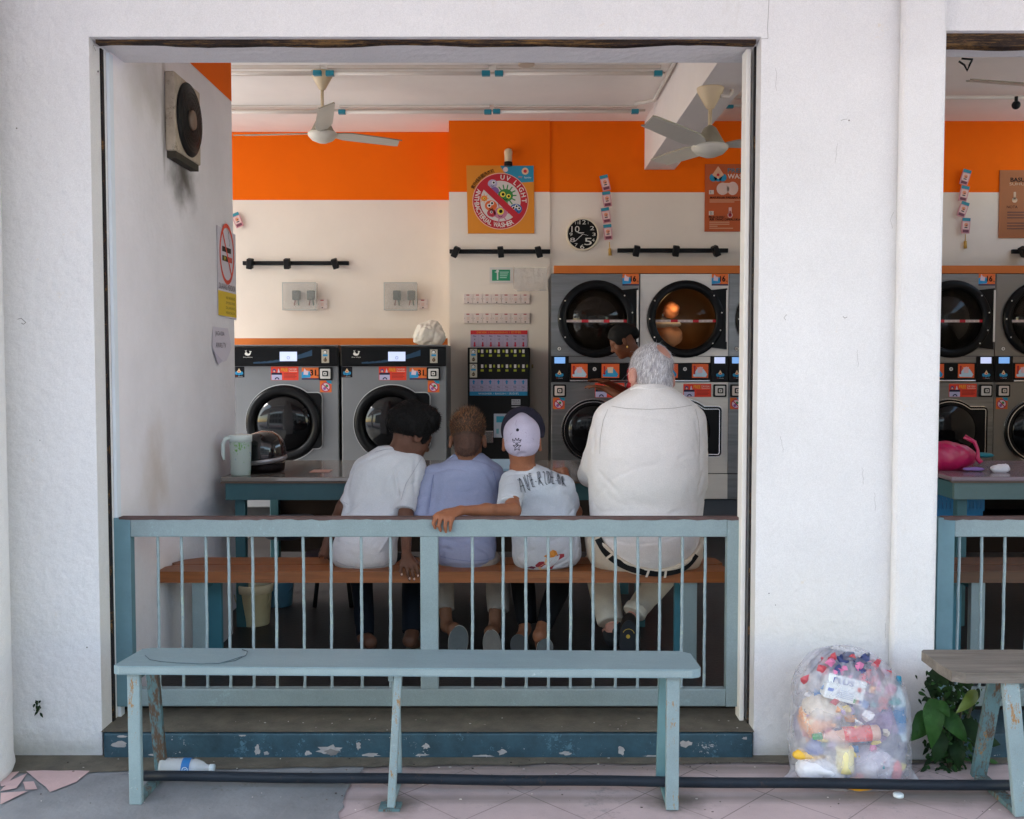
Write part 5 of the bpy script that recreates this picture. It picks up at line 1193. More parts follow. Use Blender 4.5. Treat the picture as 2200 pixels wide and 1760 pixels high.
q = MB(); q.fr((0, 8.197, 0)); x0, z0, x1, z1 = PR(1011, 710, 1133, 746, 8.197); w_ = (x1-x0)/7; h_ = z1-z0; q.slab([(x0, z0), (x1, z0), (x1, z1), (x0, z1)], 0, .003, H('b5a6c0')); q.rect(x0, z1-.24*h_, x1, z1, .0035, H('d0222a')); q.text('DRYER / PENGERING / 烘干机', (x0+x1)/2, z1-.12*h_, .15*h_, .004, H('e8862a'), w_=.78*(x1-x0), bold=.02)
for k, n_ in enumerate(('4', '6', '8', '10', '12', '14', '16')):
    xx = x0+(k+.5)*w_; q.text('No', xx, z1-.34*h_, .10*h_, .004, BLKF); q.text(n_, xx, z1-.53*h_, .10*h_, .004, BLKF); q.rect(xx-.006, z0+.12*h_, xx+.006, z0+.30*h_, .004, H('c01a38')); q.poly([(xx-.013, z0+.13*h_), (xx+.013, z0+.13*h_), (xx, z0+.0*h_)], .0042, H('c01a38'))
    if k: q.line(x0+k*w_, z0, x0+k*w_, z1-.24*h_, .0015, .0038, H('8a84a4'))
q.build('dryer_chart', t, label='red dryer number chart')
for r in range(2):
    x0, z0, x1, z1 = PR(1009.5, (750, 782)[r], 1025, (779, 811)[r], Y); slot_ = MB(); slot_.fr((0, Y-.0005, 0)); slot(slot_, x0, z0, x1, z1); slot_.build('coin_acceptor', t)
    for k in range(6):
        pc = P(1036+k*17.7, (755, 787)[r], Y-.004); q = MB(); q.lathe([(.012, 0), (.012, .01), (.009, .014)], (pc.x, Y, pc.z), chrome, axis=(0, -1, 0), n=14); q.fr((pc.x, Y, pc.z)); q.rect(-.009, -.014, .009, .014, .0145, WHT)
        if r or True: q.rect(-.012, -.042, .012, -.026, .001, H('a8b02a')); q.rect(*((-.035, -.01, -.020, .012) if r == 0 else (.022, -.01, .036, .012)), .001, H('a8b02a'))
        q.build('button', t)
q = MB(); q.fr((0, Y, 0)); x0, z0, x1, z1 = PR(1099, 858, 1118, 870, Y); q.rect(x0, z0, x1, z1, .002, H('b9b9c4')); q.text('MASUK', (x0+x1)/2, z0+.7*(z1-z0), .3*(z1-z0), .003, BLKF); q.text('WANG', (x0+x1)/2, z0+.3*(z1-z0), .3*(z1-z0), .003, BLKF); q.rect(x0, z0-.02, x1, z0-.01, .003, H('9a9aa0')); q.build('note_slot_label', t)
q = MB(); q.fr((0, Y, 0)); x0, z0, x1, z1 = PR(1061, 889, 1097, 940, Y); q.slab([(x0, z0), (x1, z0), (x1, z1), (x0, z1)], 0, .003, H('b5bfd0')); q.rect(x0+.02, z1-.07, x1-.05, z1-.02, .0035, H('2f9ab8')); q.rect(x0+.02, z0+.03, x0+.04, z0+.07, .0035, H('6fa8b8')); q.build('paper_notice', t, label='white paper notice taped to the machine')
q = MB(); q.box((P(1042, 925, Y).x, Y-.04, P(1042, 952, Y).z), (P(1060, 925, Y).x, Y, P(1042, 925, Y).z), chrome, bev=.005); q.build('coin_tray', t)
q = MB(); c = P(1144, 783, 8.02); q.tube([c, c+Vector((0, 0, -.03))], .007, mat('brass', (.30, .22, .10), .4, metal=.8)); q.build('key', t)
# ---- bag on the large washers
def blob_bag(c, r, name, mm, label, cat, seed, amp=.02, sc=16, h=.007):
    return lump(c, r, name, mm, label, cat, seed=seed, amp=amp, sc=sc, h=h)
c = P(922, 714, 7.9); blob_bag((c.x, 7.9, c.z-.02), (.115, .12, .10), 'plastic_bag', mat('bag_white', (.78, .72, .64), .5, alpha=.78, bump=.6, bscale=30), 'bunched white plastic bag lying on top of the right large washer', 'bag', 3, amp=.025, sc=22)
# ---- table (left/middle)
tt = mat('table_tile', (.20, .175, .155), .10, spec=.7, var=.18, vscale=3)
tealt = mat('table_teal', (.035, .115, .135), .5, var=.2, vscale=4)
def table(x0, x1, yf, yb, label, left_tilt=0, apron=tealt, top=tt):
    t = thing('folding_table', ((x0+x1)/2, (yf+yb)/2, .12), label, 'table')
    zt = .885; q = MB(); q.box((x0, yf, zt-.022), (x1, yb, zt), top, bev=.004); tp = q.build('table_top', t)
    q = MB(); q.box((x0, yf-.004, zt-.03), (x1, yf+.012, zt-.0225), mat('table_edge', (.12, .08, .06), .6)); q.build('edge_strip', tp)
    q = MB(); q.box((x0+.02, yf+.01, zt-.115), (x1-.02, yf+.035, zt-.031), apron, bev=.002); q.build('apron', t)
    q = MB(); q.box((x0+.02, yf+.036, zt-.115), (x0+.045, yb-.01, zt-.031), tealt, bev=.002); q.build('side_apron', t)
    q = MB(); q.box((x0+.05, yb-.06, .36), (x1-.05, yb-.04, zt-.032), mat('table_back', (.05, .026, .014), .7, var=.3)); q.build('back_panel', t)
    for xx in (x0+.055, x1-.10):
        for yy in (yf+.05, yb-.1): q = MB(); q.box((xx, yy, .121), (xx+.05, yy+.05, zt-.032), tealt, bev=.003); q.build('leg', t)
    return t
TX0 = P(474, 1034, 4.93).x; table(TX0, .72, 4.93, 5.80, 'long dark-topped table with a teal apron that the people lean on')
TX1 = P(2044, 1028, 4.95).x; table(TX1, 4.4, 4.95, 5.78, 'second dark-topped table in the narrow right opening under the pink bag', apron=mat('table_teal_worn', (.10, .17, .17), .5, var=.2, vscale=4, chips=[((.25, .14, .10), 9, .62, .05)]), top=mat('table_mauve', (.20, .15, .18), .22, var=.1))
q = MB(); q.box((P(1040, 1000, 5.5).x, 5.2, .8862), (P(1104, 1000, 5.5).x, 5.75, .897), mat('paper_blue', (.30, .48, .62), .4)); q.build('blue_tray', label='light blue tray lying on the table between the heads of the two right boys', cat='tray')
q = MB(); q.box((P(702, 1020, 5.1).x-.1, 5.15, .8855), (P(702, 1020, 5.1).x, 5.27, .887), mat('tape_pink', (.45, .22, .18), .4)); q.build('red_leaflet', label='small reddish leaflet lying on the table behind the curly-haired boy', cat='leaflet')
# ---- mug and helmet on the table
t = thing('plastic_mug', (P(514, 1020, 5.0).x, 5.03, .885), 'tall lidded plastic mug with green and blue print on the table end', 'mug')
mx, my = t.location.x, 5.03; q = MB(); q.lathe([(.046, 0), (.049, .004), (.054, .17), (.055, .176)], (mx, my, .8855), mat('mug_body', (.50, .58, .54), .35, alpha=.95, chips=[((.16, .40, .05), 9, .54, .04), ((.05, .22, .45), 7, .60, .04), ((.75, .78, .75), 13, .62, .05)])); q.build('cup', t)
lw = mat('lid_white', (.66, .74, .72), .4); q = MB(); q.lathe([(.057, 0), (.058, .03), (.054, .034), (0, .035)], (mx, my, 1.055), lw); q.build('lid', t)
q = MB(); q.tube([(mx-.03, my-.03, 1.080), (mx-.066, my-.03, 1.072), (mx-.079, my-.03, 1.045), (mx-.080, my-.03, .99), (mx-.074, my-.03, .965)], [.010, .011, .010, .009, .007], lw, n=12); q.build('handle', t)
t = thing('motorcycle_helmet', (P(566, 1000, 5.15).x, 5.18, .885), 'glossy black motorcycle helmet behind the plastic mug', 'helmet'); hx, hy = t.location.x, 5.18
hb = mat('helmet_black', (.006, .005, .006), .12, coat=.5); rot = Matrix.Rotation(R_(-12), 3, 'Y')
q = MB(); q.lathe([(.098, -.06), (.106, -.03), (.109, .0), (.105, .04), (.088, .08), (.055, .105), (0, .116)], (hx, hy, .985), hb, axis=(-.12, -.05, 1), n=36); q.build('shell', t)
q = MB(); q.lathe([(.103, -.048), (.111, -.040), (.111, -.030), (.107, -.024)], (hx, hy, .985), mat('helmet_trim', (.35, .33, .34), .3, metal=.6), axis=(-.12, -.05, 1), n=36, caps=False); q.build('trim_band', t)
q = MB(); q.lathe([(.090, -.098), (.095, -.095), (.100, -.05)], (hx, hy, .985), H('120606'), axis=(-.06, -.02, 1), n=30); q.build('lining', t)
# ---- inner bench
bw = mat('bench_wood', (.27, .085, .020), .45, var=.4, vscale=4, stretch=(.6, 8, 8), bump=.2, bscale=20, chips=[((.30, .12, .035), 3, .56, .2, (.4, 6, 6)), ((.45, .38, .30), 18, .76, .02, (.3, 4, 4))])
def ibench(x0, x1, label, wm=bw):
    t = thing('inner_bench', ((x0+x1)/2, 4.35, .12), label, 'bench', 'wooden plank benches inside')
    for y0, y1, ch in ((4.19, 4.335, .05), (4.345, 4.50, .10)):
        q = MB(o=(0, 0, 0), u=(1, 0, 0), v=(0, 1, 0), n=(0, 0, 1)); 
        a0 = .0 if y0 < 4.3 else .02
        q.slab([(x0+a0, y0+.03), (x0+a0+.03, y0), (x1-.03, y0), (x1, y0+.03), (x1-.01, y1-.02), (x1-.05, y1), (x0+a0+ch, y1), (x0+a0+ch*.3, y1-.05)], .522, .57, wm); q.build('plank', t)
    for xx, mmx in ((P(430, 1350, 4.22).x, teal), (x1-.17, teal)):
        if xx < x0: xx = x0+.2
        for yy in (4.22, 4.44): q = MB(); q.box((xx-.03, yy-.012, .121), (xx+.03, yy+.02, .52), mmx if yy < 4.3 else tealdk, bev=.003); q.build('leg', t)
        q = MB(); q.box((xx-.028, 4.245, .49), (xx+.028, 4.425, .5205), tealdk); q.build('cross_bar', t)
    return t
ibench(P(330, 1235, 4.2).x, P(1560, 1235, 4.2).x+.02, 'long varnished wooden bench inside the gate on which the four people sit'); ibench(1.78, 4.3, 'dark wooden bench inside the narrow right opening', wm=mat('bench_wood_dark', (.10, .045, .02), .5, var=.35, vscale=4, stretch=(.6, 8, 8)))
# ---- buckets and clutter below
def bucket(px, py, Y, r, h_, m1, label, lip=None):
    c = P(px, py, Y); x = c.x; t = thing('bucket', (x, Y, .121), label, 'bucket')
    q = MB(); q.lathe([(r*.80, 0), (r*.83, .005), (r*.98, h_-.03)], (x, Y, .121), m1, n=36, caps=False); q.lathe([(r*.01, .002), (r*.8, .002)], (x, Y, .121), m1, n=36, caps=False); q.build('shell', t)
    q = MB(); q.lathe([(r*1.0, h_-.045), (r*1.06, h_-.04), (r*1.08, h_-.005), (r*1.04, h_), (r*.99, h_-.005), (r*.98, h_-.03)], (x, Y, .121), lip or m1, n=36, caps=False); q.build('rim', t)
    q = MB(); q.tube([(x+r*1.03*math.cos(a), Y-r*.5-.12*math.sin(a)*r*8*.1-.0*r, .121+h_-.05-.09*math.sin(a)) for a in [R_(i*15) for i in range(0, 13)]], .003, m1, n=6); q.build('handle', t)
    return t
bucket(548, 1342, 5.05, .088, .21, mat('pail_cream', (.56, .50, .31), .5, var=.2, chips=[((.35, .30, .38), 13, .67, .03)]), 'cream plastic paint bucket with yellow inside under the table', lip=mat('pail_rim', (.60, .54, .38), .5))
bucket(600, 1275, 5.45, .085, .20, mat('pail_blue', (.07, .20, .30), .5, var=.1), 'small blue bucket behind the cream bucket')
q = MB(); c = P(715, 1250, 5.4); q.lathe([(.17, 0), (.175, .02), (.17, .10), (.15, .12), (.0, .125)], (c.x, 5.4, .30), mat('stool_maroon', (.035, .02, .025), .5)); q.tube([(c.x-.1, 5.4, .121), (c.x-.08, 5.4, .3)], .012, blkm); q.tube([(c.x+.1, 5.4, .121), (c.x+.08, 5.4, .3)], .012, blkm); q.build('round_stool', label='dark maroon round stool under the table behind the curly-haired boy', cat='stool')
q = MB(); c = P(610, 1200, 5.5); q.lathe([(.13, 0), (.15, .03), (.155, .10), (.148, .11)], (c.x, 5.62, .47), mat('basin_dark', (.03, .035, .05), .35), n=32); q.build('dark_basin', label='dark blue basin showing above the wooden bench under the table', cat='basin')
q = MB(); q.box((P(432, 1280, 4.6).x-.02, 4.62, .123), (P(452, 1280, 4.6).x+.03, 4.86, .44), mat('panel_white', (.42, .40, .44), .6, var=.1)); q.build('white_carton', label='pale carton standing against the side wall behind the bench leg', cat='carton')
# ---- right table clutter
c = P(2048, 960, 5.3); lump((c.x-.05, 5.3, .955), (.17, .11, .085), 'pink_bag', mat('bag_pink', (.40, .006, .075), .35, bump=.5, bscale=18, bdist=.01), 'crumpled magenta plastic bag lying on the second table', 'bag', seed=21, amp=.016, sc=13)
q = MB(); q.tube([P(2072, 938, 5.22), P(2094, 950, 5.2), P(2101, 968, 5.2), P(2100, 985, 5.19), P(2108, 995, 5.18)], [.012, .010, .008, .012, .014], mat('bag_pink'if False else 'bag_pink', (0, 0, 0)), n=8); q.build('bag_handle', label='twisted magenta carrier handle trailing from the crumpled pink bag', cat='bag handle')
lump(tuple(P(2108, 978, 5.45)), (.07, .05, .014), 'teal_cloth', mat('cloth_teal', (.01, .16, .20), .8), 'small teal cloth behind the pink bag', 'cloth', seed=5, amp=.006)
lump((P(2092, 985, 5.2).x, 5.2, .897), (.06, .03, .012), 'lilac_cloth', mat('cloth_lilac', (.30, .18, .50), .8), 'small lilac cloth in front of the pink bag', 'cloth', seed=6, amp=.006)
lump((P(2150, 998, 5.15).x, 5.15, .905), (.05, .025, .018), 'tissue', mat('tissue_white', (.70, .68, .75), .8), 'crumpled white tissue on the second table', 'tissue', seed=8, amp=.012, sc=40)
t = thing('laundry_basket', (2.75, 5.5, .5), 'bright blue perforated plastic basket on the shelf below the second table', 'basket')
bq = mat('basket_blue', (.0, .20, .48), .4); x0, x1 = 2.18, P(2112, 1075, 5.3).x; zt, zb = P(2090, 1060, 5.3).z, P(2090, 1094, 5.3).z
q = MB(); N = 9
q.box((x0, 5.3, zt-.02), (x1, 5.31, zt), bq); q.box((x0, 5.3, zb-.06), (x1, 5.31, zb), bq); q.box((x0, 5.3, (zt+zb)/2-.006), (x1, 5.31, (zt+zb)/2+.006), bq)
for i in range(17): xx = x0+(x1-x0)*i/16; q.box((xx-.009, 5.3005, zb-.01), (xx+.009, 5.3095, zt-.01), bq)
q.box((x0, 5.31, zb-.06), (x1, 5.70, zb-.05), bq); q.box((x1-.01, 5.31, zb-.05), (x1, 5.70, zt), bq); q.box((x0, 5.31, zb-.05), (x0+.01, 5.70, zt), bq); q.build('basket_body', t)
q = MB(); q.box((x0-.02, 5.27, zt+.0), (x1+.012, 5.30, zt+.012), bq, bev=.003); q.build('rim', t)
q = MB(); q.box((TX1+.08, 5.0, zb-.085), (4.3, 5.74, zb-.062), mat('shelf_dark', (.03, .03, .035), .6)); q.build('low_shelf', label='dark shelf board below the second table carrying the blue basket', cat='shelf')
# ================================================================ PEOPLE
A3 = lambda v: np.array(tuple(v), 'f4')
def row(py, l, r, Y, b): 
    c = P((l+r)/2, py, Y); return (c.z, c.x, Y, (P(r, py, Y).x-P(l, py, Y).x)/2, b)
def frame(f, up):
    f = Vector(f).normalized(); up = Vector(up); r = f.cross(up).normalized(); u = r.cross(f).normalized()
    return Matrix((r, f, u)).transposed()       # columns right, forward, up
def headT(c, R, s): return lambda x, y, z: A3(Vector(c)+R @ Vector((x*s, y*s, z*s)))
def head(F, c, R, s=1.0, neck=None, nr=(.052, .062), earf=1.0):
    T = headT(c, R, s); rot = np.array(R)
    q = lambda *r: tuple(x*s for x in r)
    F.ell(T(0, -.014, .034), q(.075, .096, .086), rot, .02); F.ell(T(0, .018, -.040), q(.060, .070, .074), rot, .03)
    F.ell(T(0, .060, -.094), q(.026, .024, .018), rot, .03); F.ell(T(.036, .050, -.030), q(.022, .025, .026), rot, .03); F.ell(T(-.036, .050, -.030), q(.022, .025, .026), rot, .03)
    F.ell(T(0, .076, .022), q(.050, .014, .012), rot, .02)
    for sx in (-1, 1): F.ell(T(sx*.031, .094, .004), q(.015, .012, .009), rot, .008, 'sub')
    F.cone(T(0, .082, .012), T(0, .104, -.028), .008*s, .012*s, .012); F.ell(T(.011, .092, -.032), q(.008, .010, .007), rot, .006); F.ell(T(-.011, .092, -.032), q(.008, .010, .007), rot, .006)
    F.ell(T(0, .084, -.056), q(.024, .010, .006), rot, .006); F.ell(T(0, .082, -.067), q(.020, .010, .007), rot, .006); F.ell(T(0, .094, -.0615), q(.024, .010, .0025), rot, .004, 'sub')
    for sx in (-1, 1):
        F.ell(T(sx*.0305, .079, .004), q(.013, .012, .011), rot, .003)
        e = rot @ np.array(Matrix.Rotation(-.35*sx, 3, 'Z')); F.ell(T(sx*.083, -.010, -.012), q(.011*earf, .022, .034), e, .008); F.ell(T(sx*.094, -.006, -.008), q(.008, .013, .021), e, .006, 'sub')
    if neck is not None: F.cone(T(0, -.030, -.050), neck, nr[0]*s, nr[1], .03)
    return T
def arm(F, pts, rs, k=.02):
    for i in range(len(pts)-1): F.cone(A3(pts[i]), A3(pts[i+1]), rs[i], rs[i+1], k)
def fingers(F, wrist, bases, mids, tips, r=.0078, wr=.021, thumb=None):
    for b in bases: F.cone(A3(wrist), A3(b), wr*.72, r*1.35, .010)
    for b, m_, t in zip(bases, mids, tips): F.cone(A3(b), A3(m_), r*1.15, r*.98, .004); F.cone(A3(m_), A3(t), r*.98, r*.78, .003)
    if thumb: F.cone(A3(wrist), A3(thumb[0]), wr*.8, r*1.5, .008); F.cone(A3(thumb[0]), A3(thumb[1]), r*1.4, r*1.1, .004); F.cone(A3(thumb[1]), A3(thumb[2]), r*1.1, r*.85, .003)
def hand(F, wrist, d, n, side, s=1.0, curl=(.35, .5, .4)):
    d, n, side = (Vector(v).normalized() for v in (d, n, side)); w_ = Vector(wrist); B, M_, T_ = [], [], []
    for i, (off, ln) in enumerate(((.028, .92), (.009, 1.0), (-.010, .95), (-.027, .78))):
        b = w_+d*(.088 if i < 3 else .080)*s+side*off*s; a = curl[0]+.06*i; v1 = d*math.cos(a)+n*math.sin(a); a2 = a+curl[1]; v2 = d*math.cos(a2)+n*math.sin(a2)
        m_ = b+v1*.042*ln*s; B.append(b); M_.append(m_); T_.append(m_+v2*.040*ln*s)
    t0 = w_+d*.03*s+side*.028*s+n*.01*s; t1 = t0+(d*.6+side*.7+n*.2).normalized()*.036*s; fingers(F, w_, B, M_, T_, .0082*s, .024*s, (t0, t1, t1+(d*.9+side*.2).normalized()*.028*s))
def finish(F, name, m, parent=None, label=None, cat=None, group=None, wr=None, smooth=2, mats=None, midx=None):
    V, Q = F.mesh(smooth)
    if wr is not None:
        N = normals(V, Q); V = V+N*wr(V, N)[:, None]
    mi = midx(V, Q) if midx else None
    o = to_obj(V, Q, name, m, parent, label, cat, group, mats, mi)
    return o, V, Q
def strands(name, S, N, D, L_, w_, m, parent, seg=4, grav=0.0, curl=0.0, mats=None):
    """tapered hair ribbons: root points S, normals N, directions D, lengths L_"""
    n = len(S); rs = np.random.RandomState(n); D = D/np.linalg.norm(D, axis=1)[:, None]
    side = np.cross(D, N); side /= np.linalg.norm(side, axis=1)[:, None]+1e-9
    V = []; p = S.copy(); d = D.copy()
    for i in range(seg+1):
        ww = w_*(1-i/seg)**.7 if i < seg else w_*.05
        V.append(p+side*ww[:, None] if hasattr(ww, 'shape') else p+side*ww); V.append(p-side*(ww[:, None] if hasattr(ww, 'shape') else ww))
        d = d+np.array([0, 0, -grav])+rs.normal(size=d.shape)*curl; d /= np.linalg.norm(d, axis=1)[:, None]; p = p+d*(L_/seg)[:, None]
    V = np.stack(V, 1).reshape(-1, 3); k = 2*(seg+1); base = np.arange(n)[:, None]*k
    Q = np.concatenate([np.stack([base[:, 0]+2*i, base[:, 0]+2*i+1, base[:, 0]+2*i+3, base[:, 0]+2*i+2], 1) for i in range(seg)])
    mi = None
    if mats: pick = rs.randint(0, len(mats), n); mi = np.concatenate([pick]*seg)
    return to_obj(V, Q, name, m, parent, mats=mats, midx=mi)
def sample(V, Q, n, mask=None, seed=0):
    rs = np.random.RandomState(seed); N = normals(V, Q); idx = np.arange(len(V)) if mask is None else np.nonzero(mask)[0]
    i = rs.choice(idx, n); return V[i]+rs.normal(size=(n, 3))*.0012, N[i]
def decal(bv, polys, off=.0022):
    """(list of pixel polygons, material) laid on a body surface"""
    q = MB()
    for pts, m in polys:
        out = []
        for x, y in pts:
            h, n = hitpx(bv, x, y, off)
            if h is not None: out.append(h)
        if len(out) > 2: q.face(out, m)
    return q
def seg_poly(x0, y0, x1, y1, w0, w1=None):
    w1 = w0 if w1 is None else w1; dx, dy = x1-x0, y1-y0; l = math.hypot(dx, dy) or 1; nx, ny = -dy/l, dx/l
    return [(x0+nx*w0/2, y0+ny*w0/2), (x1+nx*w1/2, y1+ny*w1/2), (x1-nx*w1/2, y1-ny*w1/2), (x0-nx*w0/2, y0-ny*w0/2)]
def stroke(pts, w_):
    return [seg_poly(*pts[i], *pts[i+1], w_) for i in range(len(pts)-1)]
def seams(V, Q, lines, m, parent, w_=.9):
    bv = bvh(V, Q)
    for l_ in lines:
        fine = [(a[0]+(b[0]-a[0])*i/6, a[1]+(b[1]-a[1])*i/6) for a, b in zip(l_, l_[1:]) for i in range(6)]+[l_[-1]]; q = MB(); pp = []
        for x, y in fine:
            h, n = hitpx(bv, x, y, .0013)
            if h is not None: pp.append(h)
        if len(pp) > 3: q.tube(pp, .0009, m, n=4); q.build('seam', parent)
def skin(name, c): return mat(name, c, .55, spec=.3, var=.22, vscale=14, grain=.08, bump=.3, bscale=160, bdist=.001, chips=[(tuple(min(1, x*1.25) for x in c), 9, .56, .2)])
def cloth(name, c, rough=.85, chips=None): return mat(name, c, rough, var=.05, vscale=14, bump=.55, bscale=26, bdist=.007, spec=.15, grain=.10, chips=chips)
G4 = 'people seated in a row on the inner bench'
zf = .12

# ---------------------------------------------------------------- white-haired man
HM = P(1398, 808, 4.30); RM = frame((-.30, .84, -.42), (-.05, .45, .9))
F = Field(P(1215, 1400, 4.2)-Vector((0, .45, .05)), P(1545, 730, 4.2)+Vector((0, .85, .05)), .0052)
neckb = P(1397, 870, 4.30)
T = head(F, HM, RM, 1.12, neckb, (.050, .055), earf=1.25)
F.loft([row(870, 1350, 1440, 4.27, .05), row(920, 1320, 1475, 4.28, .09), row(1060, 1310, 1470, 4.30, .11), row(1200, 1320, 1460, 4.35, .09)], k=.03)
shL, shR = P(1300, 900, 4.24), P(1490, 895, 4.24); elL, elR = P(1266, 1010, 4.50), P(1500, 1040, 4.50)
for s_, e_, w_, sd_ in ((shL, elL, Vector((-.02+elL.x+.12, 5.03, .925)), 1), (shR, elR, Vector((elR.x-.10, 5.03, .925)), -1)):
    arm(F, [s_, e_, w_], [.030, .032, .024]); hand(F, w_, (.55*sd_, .8, 0), (0, 0, -1), (sd_*.8, -.5, 0), 1.0, (.1, .25, .2))
hipL, hipR = P(1330, 1195, 4.40), P(1450, 1195, 4.40); knL, knR = P(1290, 1215, 4.78), P(1440, 1215, 4.78); anL, anR = P(1318, 1350, 4.60), P(1354, 1330, 4.50)
arm(F, [hipL, knL, anL], [.05, .04, .028]); arm(F, [hipR, knR, anR], [.05, .04, .024])
F.cone(A3(anR), A3(P(1350, 1400, 4.50)), .024, .020); F.cone(A3(anL), A3(anL+Vector((-.02, .12, -.06))), .035, .03)
man, V, Q = finish(F, 'person', skin('skin_rosy', (.62, .30, .23)), None, 'white-haired man in a cream shirt with a black belt, rightmost of the seated row', 'person', G4)
# shirt
shirt_rows = [row(824, 1372, 1424, 4.25, .07), row(831, 1354, 1441, 4.25, .092), row(848, 1328, 1468, 4.25, .115), row(868, 1299, 1492, 4.26, .125), row(895, 1282, 1506, 4.27, .15), row(930, 1271, 1514, 4.27, .17), row(970, 1265, 1519, 4.27, .18),
              row(1020, 1264, 1520, 4.28, .185), row(1060, 1265, 1514, 4.29, .19), row(1110, 1268, 1507, 4.30, .195), row(1160, 1276, 1500, 4.32, .185), row(1195, 1284, 1490, 4.33, .165), row(1216, 1300, 1478, 4.34, .13), row(1228, 1330, 1450, 4.34, .08)]
F = Field(P(1215, 1260, 4.2)-Vector((0, .35, .0)), P(1545, 800, 4.2)+Vector((0, .75, .05)), .0055)
F.loft(shirt_rows, k=.02, n=2.25)
F.cone(A3(P(1312, 905, 4.25)), A3(P(1283, 1000, 4.36)), .075, .066, .03); F.cone(A3(P(1283, 985, 4.34)), A3(P(1270, 1018, 4.44)), .060, .062, .02)
F.cone(A3(P(1262, 975, 4.36)), A3(P(1268, 1030, 4.42)), .016, .020, .012); F.cone(A3(P(1281, 1015, 4.4)), A3(Vector((elL.x+.07, 4.82, .93))), .058, .045, .02, flat=True)
F.cone(A3(P(1478, 905, 4.25)), A3(P(1490, 1040, 4.38)), .075, .062, .03); F.cone(A3(P(1490, 1030, 4.4)), A3(Vector((elR.x-.07, 4.82, .93))), .058, .045, .02, flat=True)
g = lambda px, py: A3(hp(px, py))
shirtF = F; V0, Q0 = F.mesh(2); bvs = bvh(V0, Q0)
def hp(px, py, b=None):
    h, n = hitpx(b or bvs, px, py, 0); return h if h is not None else P(px, py, 4.15)
folds = [((1346, 1000), (1262, 1030), .012, -.010), ((1338, 985), (1272, 975), .010, .005), ((1300, 1050), (1268, 1090), .010, -.005), ((1283, 880), (1276, 990), .014, -.004), ((1495, 900), (1506, 1020), .012, -.006), ((1512, 955), (1460, 985), .010, -.005),
         ((1512, 1062), (1440, 1105), .011, -.010), ((1510, 1085), (1420, 1118), .009, .006), ((1500, 1060), (1512, 1010), .012, -.005), ((1290, 1175), (1480, 1185), .007, -.004), ((1296, 1192), (1484, 1196), .006, .003), ((1310, 1205), (1470, 1206), .006, -.004),
         ((1275, 1120), (1290, 1165), .012, -.006), ((1330, 870), (1470, 872), .006, -.002), ((1345, 1075), (1420, 1090), .02, -.003), ((1285, 1010), (1330, 1060), .012, -.005), ((1480, 1120), (1400, 1160), .012, -.004)]
def wr(fl, b, base=.0042, sc=13, seed=1, fk=1.75):
    def f(V, N):
        out = vnoise(V*np.array([1, 1, .6]), sc, seed)*base+vnoise(V, sc*2.7, seed+5)*base*.45-np.clip(1-np.abs(vnoise(V*np.array([.6, 1, 1.3]), sc*1.5, seed+9))*5, 0, 1)*base*.9
        for a, c, w_, am in fl: out += ridge(V, A3(hp(*a, b)), A3(hp(*c, b)), w_*.9, am*fk)
        return out
    return f
shirt, V_s, Q_s = finish(F, 'shirt', cloth('shirt_cream', (.78, .745, .73)), man, wr=wr(folds, bvs, .0026, 12, 1, 1.25))
# trousers: same hips, a little fuller, cut along the belt line
hips = [row(1130, 1262, 1506, 4.32, .19), row(1160, 1258, 1508, 4.33, .195), row(1195, 1262, 1506, 4.345, .185), row(1222, 1278, 1494, 4.36, .16), row(1238, 1305, 1475, 4.37, .13)]
pA, pB, pC = P(1284, 1150, 4.28), P(1405, 1226, 4.16), P(1500, 1180, 4.28)
def beltz(X):
    M_ = np.array([[p.x**2, p.x, 1] for p in (pA, pB, pC)]); co = np.linalg.solve(M_, np.array([p.z for p in (pA, pB, pC)])); return co[0]*X*X+co[1]*X+co[2]
F = Field(P(1200, 1420, 4.2)-Vector((0, .35, .0)), P(1560, 1100, 4.2)+Vector((0, .85, .05)), .0055)
F.loft(hips, k=.001, n=2.3, grow=.004, cut=lambda X, Y, Z: (Z-beltz(X)-(Y-4.18)*.35)*.8)
F.cone(A3(P(1325, 1200, 4.38)), A3(knL), .085, .075, .03); F.cone(A3(P(1448, 1200, 4.38)), A3(knR), .085, .075, .03)
F.cone(A3(knL), A3(P(1312, 1338, 4.60)), .080, .060, .02, flat=True); F.cone(A3(knR), A3(P(1364, 1316, 4.52)), .076, .046, .02, flat=True); F.cone(A3(P(1370, 1304, 4.53)), A3(P(1361, 1319, 4.51)), .053, .054, .004, flat=True, flatstart=True)
tro, Vt, Qt = finish(F, 'trousers', cloth('trouser_beige', (.62, .54, .44)), man, wr=lambda V, N: vnoise(V*np.array([1, 1, .5]), 22, 8)*.0035+np.abs(vnoise(V, 30, 3))*.002)
bvt = bvh(Vt, Qt); q = MB(); pts = []; nn = []
for i in range(41):
    u = i/40; px = 1283+u*(1499-1283); a = [(1283, 1150), (1292, 1172), (1305, 1190), (1325, 1206), (1350, 1219), (1380, 1228), (1410, 1232), (1440, 1230), (1465, 1223), (1484, 1210), (1499, 1187)]
    j = 0
    while j < len(a)-2 and a[j+1][0] < px: j += 1
    t_ = (px-a[j][0])/(a[j+1][0]-a[j][0]); py = a[j][1]+t_*(a[j+1][1]-a[j][1])
    h1, n1 = hitpx(bvt, px, py, .004); h2, _ = hitpx(bvs, px, py, .006)
    c = h1 if (h1 is not None and (h2 is None or h1.y < h2.y)) else h2
    if c is not None: pts.append(c)
pts = [sum((pts[max(0, min(len(pts)-1, i+k))] for k in (-2, -1, 0, 1, 2)), Vector())/5+Vector((0, -.003, 0)) for i in range(len(pts))]
ws = []
